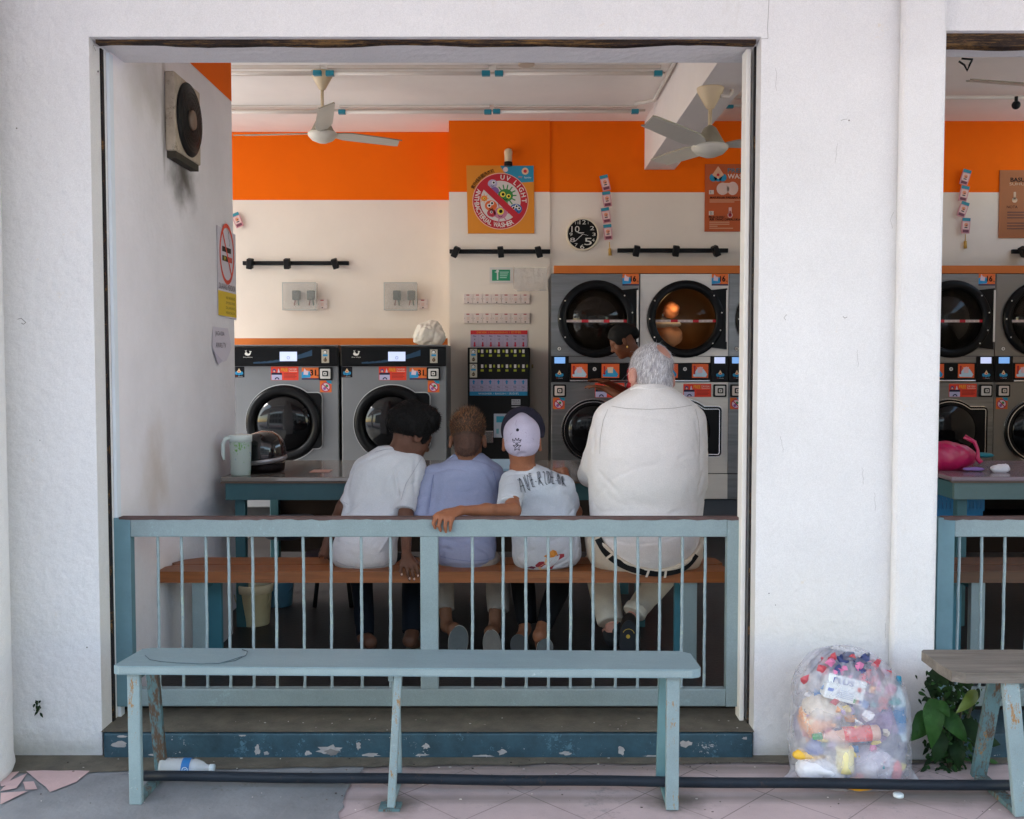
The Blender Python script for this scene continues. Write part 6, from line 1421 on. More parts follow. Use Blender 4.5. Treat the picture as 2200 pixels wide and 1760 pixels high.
for i in range(len(pts)):
    t_ = (pts[min(i+1, len(pts)-1)]-pts[max(i-1, 0)]).normalized(); w_ = t_.cross(Vector((0, -1, .15))).normalized(); ws.append(w_*(-.0155)*(1-.45*(i/len(pts))))
q.ribbon(pts, ws, H('0c0a0b', .4)); q.ribbon([p+Vector((0, .004, 0)) for p in pts], ws, H('0c0a0b', .4)); belt = q.build('belt', man)
for k in (5, 20, 27):
    q = MB(); p = pts[k]; w_ = ws[k].normalized(); q.ribbon([p+w_*.017+Vector((.004, -.003, 0)), p+Vector((0, -.005, 0)), p-w_*.017+Vector((-.004, -.003, 0))], (pts[k+1]-p).normalized()*.005, mat('trouser_beige', (0, 0, 0))); q.build('belt_loop', tro)
# collar, hair, glasses
q = MB(); col_pts = [P(1352+2.0*i, 838-11*math.sin(math.pi*i/46)**.8, 4.24)+Vector((0, -.062*math.sin(math.pi*i/46), 0)) for i in range(47)]
q.ribbon([p+Vector((0, -.030, -.004)) for p in col_pts], [Vector((0, -.006, .011))]*47, mat('shirt_cream', (0, 0, 0))); q.build('collar', shirt)
def hair_shell(c, R, s, grow_, cuts, bald=None, h=.004, low=-.06, face=.045):
    T = headT(c, R, s); rot = np.array(R); F = Field(A3(c)-.19, A3(c)+.19, h); q = lambda *r: tuple(x*s+grow_ for x in r)
    F.ell(T(0, -.014, .034), q(.075, .096, .086), rot, .0); F.ell(T(0, -.030, -.030), q(.060, .062, .050), rot, .02)
    fd = np.array(R.col[1]); ud = np.array(R.col[2]); o = np.array(T(0, face, .02)); X, Y, Z = np.meshgrid(*F.ax, indexing='ij', sparse=True)
    pl = (X-o[0])*fd[0]+(Y-o[1])*fd[1]+(Z-o[2])*fd[2]; hz = (X-o[0])*ud[0]+(Y-o[1])*ud[1]+(Z-o[2])*ud[2]
    F.F = np.maximum(F.F, (pl-np.clip(hz, 0, .1)*.5)*.9).astype('f4'); F.F = np.maximum(F.F, (low*s-hz-.02*s-pl*.55)*.8).astype('f4')
    if bald is not None: F.ell(T(*bald[0]), bald[1], rot, .006, 'sub')
    return F, T
hairw = [mat('hair_white', (.80, .79, .81), .6), mat('hair_silver', (.56, .55, .60), .6), mat('hair_pale', (.88, .86, .87), .6), mat('hair_dark_grey', (.30, .29, .33), .6)]  # grey strands in mixed tones, picked at random
F, T = hair_shell(HM, RM, 1.12, .004, None, bald=((.026, -.108, .072), (.044, .046, .046)), low=-.115, face=.03)
F.ell(T(0, -.050, -.055), (.062, .050, .050), np.array(RM), .02)
hair, V, Q = finish(F, 'hair', mat('hair_base_grey', (.50, .47, .49), .8, var=.3, vscale=60), man, wr=lambda V, N: vnoise(V, 60, 2)*.0015)
crown = T(.015, -.07, .135); rs = np.random.RandomState(3)
rel = V-crown; dist = np.linalg.norm(rel, axis=1)
bc = T(.026, -.118, .080); S, N = sample(V, Q, 6200, None, 4); keep = (np.linalg.norm(S-bc, axis=1) > .040+.014*rs.rand(len(S))) | (rs.rand(len(S)) < .14); S, N = S[keep], N[keep]; d = S-crown; d -= N*np.sum(d*N, 1)[:, None]; d /= np.linalg.norm(d, axis=1)[:, None]+1e-6
D = d*1.0+N*.18+rs.normal(size=d.shape)*.16+np.array([0, 0, -.25]); strands('hair_strands', S, N, D, rs.uniform(.015, .034, len(S)), .0010, None, hair, mats=hairw, grav=.05, curl=.07)
S, N = sample(V, Q, 120, (V[:, 2] > HM.z+.0), 9); D = (S-crown)+N*.5*.1; D = D/np.linalg.norm(D, axis=1)[:, None]+N*.5+rs.normal(size=S.shape)*.2; strands('stray_hair', S, N, D, rs.uniform(.02, .04, len(S)), .0006, None, hair, mats=hairw, grav=.1)
q = MB(); TM = headT(HM, RM, 1.12); q.tube([Vector(TM(-.083, .09, .012)), Vector(TM(-.086, .03, .012)), Vector(TM(-.088, -.01, .014)), Vector(TM(-.086, -.022, .0))], .0018, H('1a1a1c', .3), n=6)
q.tube([Vector(TM(.083, .09, .012)), Vector(TM(.086, .03, .012)), Vector(TM(.088, -.01, .014))], .0018, H('1a1a1c', .3), n=6)
for sx in (-1, 1): q.tube([Vector(TM(sx*.036+.024*math.cos(a), .108, .004+.017*math.sin(a))) for a in [R_(i*24) for i in range(16)]], .0014, H('1a1a1c', .3), n=5)
q.tube([Vector(TM(-.012, .110, .008)), Vector(TM(.012, .110, .008))], .0014, H('1a1a1c', .3), n=5); q.build('glasses', man)
# shoes
def sole(px, py, Y, rx, rz, m1, name, parent, tilt=0, thick=.014, rim=None):
    c = P(px, py, Y); q = MB(); rot = Matrix.Rotation(R_(tilt), 3, 'Y') @ Matrix.Rotation(R_(-10), 3, 'X')
    pts = []
    for i in range(32):
        a = 2*math.pi*i/32; x = rx*math.cos(a)*(1+.10*math.sin(a)); z = rz*math.sin(a); pts.append((x, z))
    u = rot @ Vector((1, 0, 0)); v = rot @ Vector((0, 0, 1)); q.fr(c, u, v, u.cross(v)*-1 if (u.cross(v)).y > 0 else u.cross(v))
    q.slab(pts, 0, thick, m1, smooth=True)
    if rim: q.slab([(x*1.04, y*1.03) for x, y in pts], -.012, -.001, rim, smooth=True)
    return q, parent, name
dk = mat('shoe_dark', (.018, .020, .024), .6)
q, p_, n_ = sole(1349, 1376, 4.40, .040, .088, dk, 'shoe', man, tilt=4); q.ball(P(1352, 1347, 4.46), (.040, .045, .065), mat('shoe_leather', (.02, .015, .013), .5))
ye = H('b8962a'); q.ring(0, .028, .024, .0265, .0146, ye, a0=15, a1=165, n=16, sy=.9); q.disk(-.002, .018, .009, .0148, ye, n=16); q.line(-.03, -.065, -.026, -.045, .002, .0146, ye)
q.build('shoe', man)
q = MB(); q.ball(P(1316, 1366, 4.63), (.046, .10, .045), dk); q.ball(P(1325, 1352, 4.60), (.040, .045, .035), dk); q.build('shoe', man)
seam = H('a39c98', .9)
seams(V_s, Q_s, ([(1314, 873), (1345, 878), (1395, 880), (1450, 877), (1486, 871)], [(1306, 880), (1296, 905), (1290, 940), (1289, 975)], [(1494, 880), (1500, 905), (1503, 940), (1502, 975)]), seam, shirt)

# ---------------------------------------------------------------- boys
def boy(name_label, HC, RH, hs, rows, extra, sk, n=2.2, box=None):
    pass
# --- curly-haired boy, looking right
HB = P(884, 936, 4.45); RB = frame((.74, .50, -.45), (.25, .30, .9))
F = Field((P(680, 1000, 4.4).x, 4.08, .10), (P(960, 1000, 4.4).x, 5.15, 1.36), .005)
neckb = P(850, 985, 4.44); T = head(F, HB, RB, .95, neckb, (.045, .055))
F.loft([row(975, 800, 890, 4.44, .05), row(1010, 770, 900, 4.44, .08), row(1100, 750, 870, 4.42, .09), row(1200, 730, 840, 4.38, .09)], k=.03)
wR = P(873, 1192, 4.19)
arm(F, [P(885, 1005, 4.42), P(872, 1105, 4.30), wR], [.036, .030, .019])
fingers(F, wR, [P(862, 1214, 4.172), P(873, 1217, 4.168), P(884, 1217, 4.168), P(893, 1212, 4.17)], [P(861, 1227, 4.165), P(876, 1234, 4.160), P(887, 1235, 4.160), P(897, 1229, 4.163)], [P(863, 1237, 4.168), P(880, 1246, 4.164), P(890, 1247, 4.164), P(899, 1239, 4.166)], .0078, .020, (P(890, 1205, 4.19), P(902, 1212, 4.2), P(910, 1222, 4.21)))
arm(F, [P(780, 1010, 4.42), P(738, 1090, 4.42), P(716, 1128, 4.44), P(703, 1166, 4.42)], [.036, .030, .026, .018])
wL = P(703, 1166, 4.42); fingers(F, wL, [P(693, 1182, 4.40), P(699, 1186, 4.39), P(706, 1188, 4.40), P(712, 1188, 4.42)], [P(690, 1190, 4.38), P(697, 1194, 4.37), P(705, 1196, 4.38), P(713, 1196, 4.40)], [P(692, 1197, 4.38), P(699, 1200, 4.37), P(707, 1202, 4.38), P(714, 1201, 4.4)], .0078, .020, (P(694, 1180, 4.42), P(688, 1190, 4.41), P(687, 1197, 4.40)))
kL, kR = P(775, 1222, 4.78), P(888, 1222, 4.78); aL, aR = P(783, 1368, 4.60), P(885, 1362, 4.58)
arm(F, [P(755, 1205, 4.42), kL, aL], [.055, .045, .028]); arm(F, [P(820, 1205, 4.42), kR, aR], [.055, .045, .028])
F.cone(A3(P(795, 1380, 4.56)), A3(P(800, 1400, 4.75)), .028, .026); F.cone(A3(P(880, 1376, 4.54)), A3(P(905, 1395, 4.75)), .028, .026)
F.cone(A3(aL), A3(P(795, 1380, 4.56)), .03, .028); F.cone(A3(aR), A3(P(880, 1376, 4.54)), .03, .028)
b1, V, Q = finish(F, 'person', skin('skin_dark_brown', (.115, .048, .028)), None, 'black-haired boy in a pale grey t-shirt, leftmost of the seated row', 'person', G4)
bvb = bvh(V, Q); q = MB()
for px, py in ((863, 1234), (880, 1243), (890, 1244), (898, 1237)):
    h, nn_ = hitpx(bvb, px, py, .0005)
    if h is not None: q.ball(h, (.0042, .003, .0055), mat('nail_pale', (.55, .36, .30), .4), n=8)
q.build('fingernails', b1)
F = Field((P(690, 1000, 4.4).x, 4.05, .50), (P(950, 1000, 4.4).x, 4.70, 1.15), .005)
F.loft([row(959, 817, 878, 4.44, .045), row(966, 803, 893, 4.44, .062), row(976, 785, 905, 4.44, .085), row(992, 769, 913, 4.44, .10), row(1018, 758, 914, 4.44, .11), row(1050, 749, 904, 4.43, .115), row(1090, 738, 884, 4.42, .12), row(1130, 728, 862, 4.40, .125), row(1170, 716, 852, 4.37, .13), row(1200, 715, 852, 4.36, .125), row(1218, 728, 849, 4.36, .10), row(1228, 760, 832, 4.36, .06)], k=.02)
F.cone(A3(P(882, 1010, 4.43)), A3(P(870, 1098, 4.30)), .058, .046, .022, flat=True); F.cone(A3(P(785, 1010, 4.43)), A3(P(744, 1084, 4.40)), .055, .036, .022, flat=True)
V0, Q0 = F.mesh(2); bv1 = bvh(V0, Q0)
fo = [((848, 1010), (858, 1095), .009, -.007), ((893, 985), (892, 1080), .012, -.004), ((850, 1115), (800, 1150), .008, -.006), ((848, 1130), (790, 1180), .008, -.005), ((850, 1150), (800, 1205), .008, -.006), ((852, 1172), (815, 1215), .007, -.005), ((846, 1105), (812, 1120), .008, .004), ((770, 1080), (735, 1110), .010, -.006), ((760, 1000), (745, 1060), .012, -.004),
      ((840, 1000), (800, 1060), .02, -.003), ((720, 1160), (760, 1195), .014, -.004), ((842, 1140), (812, 1190), .006, .005)]
s1, V, Q = finish(F, 'tshirt', cloth('tshirt_pale_grey', (.54, .54, .565)), b1, wr=wr(fo, bv1, .0046, 15, 4))
seams(V, Q, ([(806, 972), (828, 966), (850, 964), (874, 966), (890, 972)], [(737, 1078), (748, 1084)], [(852, 1092), (870, 1095), (887, 1092)], [(722, 1206), (745, 1216), (785, 1220), (825, 1216), (846, 1204)], [(905, 985), (890, 1010), (872, 1040), (862, 1075)]), H('8c8c96', .9), s1)
jeans = cloth('jeans_black', (.006, .008, .013))
F = Field((P(690, 1000, 4.4).x, 4.15, .15), (P(950, 1000, 4.4).x, 4.95, .78), .006)
F.loft([row(1195, 722, 850, 4.38, .11), row(1228, 735, 845, 4.40, .09)], k=.01); F.cone(A3(P(760, 1208, 4.42)), A3(kL), .062, .055, .03); F.cone(A3(P(825, 1208, 4.42)), A3(kR), .062, .055, .03)
F.cone(A3(kL), A3(P(785, 1366, 4.60)), .055, .042, .02, flat=True); F.cone(A3(kR), A3(P(884, 1358, 4.585)), .055, .043, .02, flat=True)
finish(F, 'jeans', jeans, b1, wr=lambda V, N: vnoise(V, 24, 5)*.003)
F, T = hair_shell(HB, RB, .95, .020, None, low=-.045, face=.052)
for (x, y, z, r) in ((0, .060, .100, .042), (.04, .03, .105, .045), (-.04, .03, .10, .045), (0, -.05, .105, .05), (0, -.09, .03, .050), (.05, -.05, .03, .040), (-.05, -.05, .03, .040)): F.ell(T(x, y, z), (r, r, r), None, .05)
hb1, V, Q = finish(F, 'hair', mat('hair_black', (.006, .0052, .005), .7), b1, wr=lambda V, N: vnoise(V, 70, 2)*.005+vnoise(V, 150, 7)*.003)
rs = np.random.RandomState(5); S, N = sample(V, Q, 3800, None, 6); D = N+rs.normal(size=N.shape)*.7
strands('hair_curls', S, N, D, rs.uniform(.006, .016, len(S)), .0011, mat('hair_black', (0, 0, 0)), hb1, curl=.5)
sand = mat('sandal_olive', (.10, .10, .07), .7)
for px, py, Y in ((800, 1394, 4.64), (890, 1388, 4.63)): q = MB(); c = P(px, py, Y); q.box((c.x-.04, Y-.09, c.z-.02), (c.x+.045, Y+.15, c.z-.002), sand, bev=.008); q.build('sandal', b1)

# --- boy with spiky brown hair
HC_ = P(1005, 946, 4.42); RC = frame((.03, .88, -.45), (0, .45, .9))
F = Field((P(870, 1000, 4.4).x, 4.08, .10), (P(1110, 1000, 4.4).x, 5.20, 1.36), .005)
T = head(F, HC_, RC, .92, P(1004, 1000, 4.42), (.036, .050), earf=1.1)
F.loft([row(990, 965, 1045, 4.42, .05), row(1030, 935, 1060, 4.42, .08), row(1200, 950, 1050, 4.40, .09)], k=.03)
eL, eR = P(898, 1118, 4.38), P(1075, 1080, 4.55)
for sh_, e_, x_ in ((P(935, 1020, 4.42), eL, -.05), (P(1058, 1020, 4.42), eR, .05)):
    w_ = Vector(((sh_.x+e_.x)/2+x_*-.6, 4.99, .91)); arm(F, [sh_, e_, w_], [.034, .028, .019]); hand(F, w_, (0, 1, 0), (0, 0, -1), (1 if x_ < 0 else -1, 0, 0), .85, (.2, .4, .3))
kL, kR = P(948, 1225, 4.76), P(1070, 1225, 4.76); aL, aR = P(960, 1345, 4.60), P(1062, 1350, 4.60)
arm(F, [P(970, 1205, 4.42), kL, aL], [.055, .044, .026]); arm(F, [P(1035, 1205, 4.42), kR, aR], [.055, .044, .026])
F.cone(A3(aL), A3(P(975, 1352, 4.54)), .027, .028); F.cone(A3(P(975, 1352, 4.54)), A3(P(984, 1412, 4.60)), .028, .024); F.cone(A3(aR), A3(P(1055, 1358, 4.54)), .027, .028); F.cone(A3(P(1055, 1358, 4.54)), A3(P(1058, 1412, 4.60)), .028, .024)
b2, Vb, Qb = finish(F, 'person', skin('skin_brown', (.20, .085, .045)), None, 'boy with spiky reddish-brown hair in a lilac-blue shirt, second from the left in the row', 'person', G4)
F = Field((P(870, 1000, 4.4).x, 4.05, .50), (P(1110, 1000, 4.4).x, 4.72, 1.15), .005)
F.loft([row(975, 977, 1034, 4.42, .043), row(981, 964, 1046, 4.42, .058), row(992, 948, 1060, 4.42, .08), row(1008, 931, 1070, 4.42, .10), row(1032, 918, 1074, 4.42, .11), row(1070, 914, 1072, 4.42, .12), row(1110, 918, 1068, 4.41, .125), row(1150, 926, 1064, 4.40, .125), row(1180, 932, 1066, 4.39, .125), row(1203, 938, 1062, 4.38, .12), row(1214, 950, 1052, 4.38, .10)], k=.02)
F.cone(A3(P(935, 1022, 4.42)), A3(P(902, 1116, 4.34)), .056, .050, .022, flat=True); F.cone(A3(P(1058, 1022, 4.42)), A3(P(1070, 1068, 4.50)), .052, .046, .022, flat=True)
V0, Q0 = F.mesh(2); bv2 = bvh(V0, Q0)
fo = [((928, 1030), (922, 1105), .009, -.007), ((1040, 1010), (1066, 1065), .012, -.004), ((1062, 1085), (1030, 1110), .010, -.006), ((950, 1178), (1062, 1205), .008, -.009), ((945, 1190), (1050, 1214), .006, .006), ((1066, 1130), (1010, 1170), .010, -.006), ((1064, 1150), (1020, 1185), .008, -.006), ((950, 1160), (1010, 1172), .010, -.005), ((960, 1060), (935, 1120), .014, -.004), ((1000, 1000), (990, 1060), .03, -.002)]
s2, V, Q = finish(F, 'shirt', cloth('shirt_lilac_blue', (.27, .295, .43)), b2, wr=wr(fo, bv2, .0046, 14, 6))
seams(V, Q, ([(932, 1020), (926, 1050), (922, 1090)], [(948, 1196), (975, 1202), (1010, 1206), (1045, 1203), (1058, 1198)], [(1060, 1012), (1066, 1035), (1070, 1060)]), H('5f6692', .9), s2)
q = MB(); pts = [P(966+2*i, 986-11*math.sin(math.pi*i/39)**.7, 4.42)+Vector((0, -.052*math.sin(math.pi*i/39)-.004, 0)) for i in range(40)]
q.ribbon(pts, [Vector((0, -.002, .0065))]*40, mat('collar_pale_blue', (.45, .55, .75), .8)); q.build('collar', s2)
shorts = cloth('shorts_grey_beige', (.30, .26, .23))
F = Field((P(880, 1000, 4.4).x, 4.12, .25), (P(1130, 1000, 4.4).x, 4.95, .78), .006)
F.loft([row(1195, 936, 1070, 4.40, .12), row(1220, 940, 1066, 4.40, .13), row(1232, 950, 1058, 4.41, .11)], k=.01); F.cone(A3(P(970, 1208, 4.42)), A3(kL), .066, .060, .03); F.cone(A3(P(1040, 1208, 4.42)), A3(kR), .066, .060, .03)
F.cone(A3(kL), A3(P(952, 1312, 4.66)), .060, .054, .02, flat=True); F.cone(A3(kR), A3(P(1070, 1314, 4.66)), .060, .052, .02, flat=True)
finish(F, 'shorts', shorts, b2, wr=lambda V, N: vnoise(V, 24, 5)*.003)
F, T = hair_shell(HC_, RC, .92, .0050, None, low=-.125, face=.030); F.ell(T(0, -.045, -.06), (.050, .045, .040), np.array(RC), .02)
def fade(V, Q):
    u = np.array(RC.col[2]); h = (V[Q[:, 0]]-A3(HC_))@u; return (h > -.005).astype(int)
hairF = F; V, Q = F.mesh(2); N = normals(V, Q); u = np.array(RC.col[2]); hgt = (V-A3(HC_))@u
V = V+N*(np.clip((hgt-.02)/.05, 0, 1)*.013-.0030+vnoise(V, 90, 3)*.0012)[:, None]
hb2 = to_obj(V, Q, 'hair', None, b2, mats=[mat('hair_fade', (.085, .038, .024), .8, var=.4, vscale=60, chips=[((.17, .07, .04), 22, .58, .10)]), mat('hair_brown', (.050, .024, .012), .8, var=.3, vscale=50)], midx=fade(V, Q))
rs = np.random.RandomState(8); S, N = sample(V, Q, 4600, hgt > .0, 7); D = N*.8+u*.9+rs.normal(size=N.shape)*.22
top = np.clip(((S-A3(HC_))@u-.05)/.08, 0, 1)
strands('hair_spikes', S, N, D, rs.uniform(.005, .011, len(S))+top*rs.uniform(0, .036, len(S)), .0011, None, hb2, mats=[mat('hair_brown', (0, 0, 0)), mat('hair_brown', (0, 0, 0)), mat('hair_brown', (0, 0, 0)), mat('hair_copper', (.16, .055, .016), .6), mat('hair_tan', (.26, .11, .035), .6)], grav=-.02, curl=.08)
S, N = sample(V, Q, 2200, (hgt <= .02) & (hgt > -.10), 17); D = N*.5-u*.7+rs.normal(size=N.shape)*.2
strands('hair_stubble', S, N, D, rs.uniform(.004, .008, len(S)), .0008, None, hb2, mats=[mat('hair_brown', (0, 0, 0)), mat('hair_fade', (0, 0, 0))])
solem = mat('slipper_sole', (.10, .11, .11), .8, var=.2, vscale=20); solem2 = mat('slipper_sole_tan', (.17, .15, .13), .8, var=.2, vscale=20); rimm = mat('slipper_rim', (.42, .38, .33), .7)
q, p_, n_ = sole(984, 1382, 4.50, .044, .078, solem, 'slipper', b2, tilt=7, rim=rimm)
for i in range(3): q.line(-.03, -.045-.01*i, 0, -.025-.01*i, .002, .0143, dk); q.line(0, -.025-.01*i, .03, -.045-.01*i, .002, .0143, dk)
q.build('slipper', b2)
q, p_, n_ = sole(1057, 1388, 4.50, .040, .072, solem2, 'slipper', b2, tilt=-5, rim=rimm); q.build('slipper', b2)

# --- boy in the cap, arm over the gate
HD = P(1121, 950, 4.27); RD = frame((0, .97, -.12), (0, .2, .98))
F = Field((P(905, 1000, 3.8).x, 3.70, .10), (P(1270, 1000, 4.3).x, 5.20, 1.34), .005)
T = head(F, HD, RD, .92, P(1125, 1015, 4.30), (.044, .055), earf=1.35)
F.loft([row(1005, 1100, 1160, 4.28, .05), row(1040, 1090, 1205, 4.29, .09), row(1200, 1115, 1230, 4.33, .10)], k=.03)
EL, WL = P(1102, 1097, 3.99), P(990, 1097, 3.825)
arm(F, [P(1098, 1040, 4.24), EL, P(1045, 1097, 3.91), WL], [.038, .030, .0255, .0175])
zr = P(900, 1113, 3.76).z
bs = [P(936, 1110, 3.765), P(947, 1112, 3.76), P(959, 1113, 3.758), P(971, 1114, 3.76)]
fingers(F, WL, bs, [P(931, 1124, 3.745), P(943, 1129, 3.741), P(956, 1131, 3.740), P(968, 1129, 3.742)], [P(935, 1136, 3.748), P(947, 1142, 3.746), P(958, 1144, 3.745), P(967, 1141, 3.746)], .0080, .020, (P(958, 1099, 3.81), P(941, 1104, 3.80), P(931, 1110, 3.785)))
e_ = P(1236, 1100, 4.42); w_ = Vector((P(1215, 1000, 4.9).x, 4.98, .91)); arm(F, [P(1205, 1040, 4.30), e_, w_], [.034, .028, .019]); hand(F, w_, (-.3, 1, 0), (0, 0, -1), (-1, 0, 0), .85)
kL, kR = P(1120, 1222, 4.72), P(1215, 1222, 4.72); aL, aR = P(1128, 1352, 4.62), P(1166, 1346, 4.52)
arm(F, [P(1150, 1205, 4.38), kL, aL], [.045, .036, .024]); arm(F, [P(1205, 1205, 4.38), kR, aR], [.045, .036, .024])
F.cone(A3(aR), A3(P(1160, 1366, 4.47)), .028, .030); F.cone(A3(P(1160, 1366, 4.47)), A3(P(1165, 1410, 4.58)), .028, .024); F.cone(A3(aL), A3(P(1120, 1372, 4.56)), .027, .027); F.cone(A3(P(1120, 1372, 4.56)), A3(P(1118, 1412, 4.64)), .026, .024)
b3, Vb, Qb = finish(F, 'person', skin('skin_tan', (.30, .115, .058)), None, 'seated boy in a pale lilac cap resting his arm over the gate', 'person', G4)
F = Field((P(1040, 1000, 4.0).x, 3.90, .50), (P(1270, 1000, 4.4).x, 4.65, 1.10), .005)
F.loft([row(1000, 1112, 1150, 4.28, .040), row(1006, 1098, 1172, 4.28, .060), row(1016, 1086, 1196, 4.28, .085), row(1032, 1079, 1214, 4.29, .105), row(1055, 1078, 1229, 4.30, .12), row(1090, 1084, 1236, 4.31, .13), row(1130, 1096, 1240, 4.32, .135), row(1165, 1099, 1247, 4.33, .135), row(1195, 1099, 1248, 4.33, .13), row(1213, 1105, 1235, 4.33, .11), row(1224, 1125, 1200, 4.33, .07)], k=.02)
F.cone(A3(P(1100, 1038, 4.24)), A3(P(1094, 1090, 4.045)), .056, .050, .022, flat=True); F.cone(A3(P(1210, 1045, 4.30)), A3(P(1226, 1088, 4.38)), .052, .044, .022, flat=True)
V0, Q0 = F.mesh(2); bv3 = bvh(V0, Q0)
fo = [((1112, 1030), (1118, 1110), .009, -.008), ((1122, 1040), (1120, 1100), .009, .003), ((1150, 1012), (1090, 1020), .01, -.003), ((1235, 1085), (1222, 1108), .008, -.010), ((1238, 1150), (1200, 1195), .009, -.009), ((1246, 1165), (1215, 1215), .007, -.008), ((1244, 1180), (1190, 1222), .007, .006), ((1230, 1140), (1180, 1165), .010, -.006), ((1104, 1180), (1112, 1215), .010, -.008), ((1110, 1195), (1150, 1180), .008, -.005), ((1210, 1060), (1232, 1075), .012, -.004), ((1150, 1100), (1120, 1160), .02, -.003)]
s3, V3, Q3 = finish(F, 'tshirt', cloth('tshirt_pale_blue_grey', (.52, .55, .60)), b3, wr=wr(fo, bv3, .0042, 15, 9))
bv3 = bvh(V3, Q3); ink = H('23232c', .8); ink2 = H('5a5a66', .8)
pol = []
def glyph(cx, cy, h_, w_, ln, strokes):
    for st_ in strokes:
        pts = [(cx+(x-.5)*w_+(.5-y)*ln, cy+(y-.5)*h_) for x, y in st_]
        # subdivide so the print follows the cloth
        fine = []
        for a, b in zip(pts, pts[1:]):
            for i in range(3): fine.append((a[0]+(b[0]-a[0])*i/3, a[1]+(b[1]-a[1])*i/3))
        fine.append(pts[-1])
        for pg in stroke(fine, 1.0): pol.append((pg, ink))
        for pg in stroke([(x+2.2, y+.8) for x, y in fine], .5): pol.append((pg, ink2))
GL = {'A': [[(.0, 1), (.35, .0), (.55, .1), (.7, 1.0)], [(.1, .6), (.75, .5)], [(0, .1), (.3, .15), (.5, 0)]], 'V': [[(.0, .1), (.2, .9), (.5, 1.05), (.8, .0)], [(.3, .0), (.4, .8)], [(.8, 0), (1, .1)]], 'E': [[(.7, .05), (.2, .0), (.1, .5), (.2, 1.0), (.8, .95)], [(.1, .5), (.7, .45)], [(.45, .1), (.4, .9)]],
      'R': [[(.1, 1.0), (.25, .05), (.7, .0), (.75, .4), (.3, .5), (.9, 1.05)], [(.45, .1), (.4, .9)]], 'I': [[(.3, .0), (.6, .1), (.4, .9), (.8, 1.05)], [(.2, .1), (.5, .0)]], 'D': [[(.2, .0), (.15, 1.0), (.7, .9), (.85, .4), (.6, .05), (.2, .0)], [(.45, .1), (.45, .9)]], 'O': [[(.5, 0), (.1, .4), (.3, .95), (.6, 1), (.85, .5), (.5, 0)], [(.45, .15), (.5, .85)]], '-': [[(.2, .6), (.8, .55)]]}
for ch, cx, cy, h_, w_, ln in (('A', 1121, 1043, 30, 13, -9), ('V', 1133, 1037, 31, 12, -9), ('E', 1143, 1032, 29, 9, -8), ('-', 1151, 1034, 12, 5, 0), ('R', 1159, 1028, 28, 11, -6), ('I', 1170, 1027, 27, 8, -5), ('D', 1179, 1026, 26, 10, -4), ('E', 1187, 1027, 26, 8, -3), ('-', 1194, 1032, 12, 4, 0), ('O', 1200, 1030, 22, 9, -4), ('R', 1209, 1034, 20, 7, -4)): glyph(cx, cy, h_, w_, ln, GL[ch])
q = decal(bv3, pol, .0018); q.build('lettering', s3, label='dark gothic lettering across the shoulders')
og, rd, tn, pk = H('c07a2a', .8), H('8f2a35', .8), H('d8b08a', .8), H('5c2438', .8)
q = decal(bv3, [([(1168, 1195), (1180, 1188), (1192, 1183), (1197, 1190), (1190, 1197), (1176, 1199)], og), ([(1180, 1186), (1188, 1181), (1195, 1184), (1198, 1192), (1186, 1194)], H('d08a3a', .8)), ([(1196, 1193), (1204, 1190), (1212, 1190), (1212, 1196), (1200, 1203), (1190, 1214), (1186, 1222), (1178, 1222), (1181, 1208)], rd),
                ([(1150, 1214), (1158, 1207), (1168, 1206), (1172, 1212), (1164, 1218), (1152, 1218)], rd), ([(1156, 1219), (1166, 1212), (1178, 1210), (1180, 1222), (1160, 1224)], tn), ([(1132, 1219), (1142, 1216), (1152, 1218), (1146, 1222)], pk), ([(1172, 1199), (1178, 1200), (1174, 1209), (1169, 1211)], tn)], .002)
q.build('shirt_print', s3, label='orange and dark red print at the hem')
F = Field((P(1050, 1000, 4.4).x, 4.12, .2), (P(1280, 1000, 4.4).x, 4.95, .78), .006)
F.loft([row(1195, 1105, 1240, 4.35, .12), row(1226, 1115, 1232, 4.36, .10)], k=.01); F.cone(A3(P(1150, 1208, 4.38)), A3(kL), .062, .055, .03); F.cone(A3(P(1205, 1208, 4.38)), A3(kR), .062, .055, .03)
F.cone(A3(kL), A3(P(1132, 1340, 4.62)), .062, .045, .02, flat=True); F.cone(A3(kR), A3(P(1168, 1344, 4.53)), .062, .042, .02, flat=True)
finish(F, 'trousers', cloth('trousers_black', (.008, .008, .009)), b3, wr=lambda V, N: vnoise(V, 24, 5)*.003)
q, p_, n_ = sole(1170, 1396, 4.44, .036, .050, solem, 'slipper', b3, tilt=12, rim=rimm); q.build('slipper', b3)
q, p_, n_ = sole(1117, 1392, 4.52, .040, .060, mat('slipper_sole_dark', (.05, .05, .05), .8), 'slipper', b3, tilt=-14, rim=mat('slipper_rim_dark', (.12, .12, .11), .8)); q.build('slipper', b3)
# short dark hair under the cap
F, T = hair_shell(HD, RD, .92, .003, None, low=-.098, face=.03)
hd3, V, Q = finish(F, 'hair', mat('hair_black', (0, 0, 0)), b3)
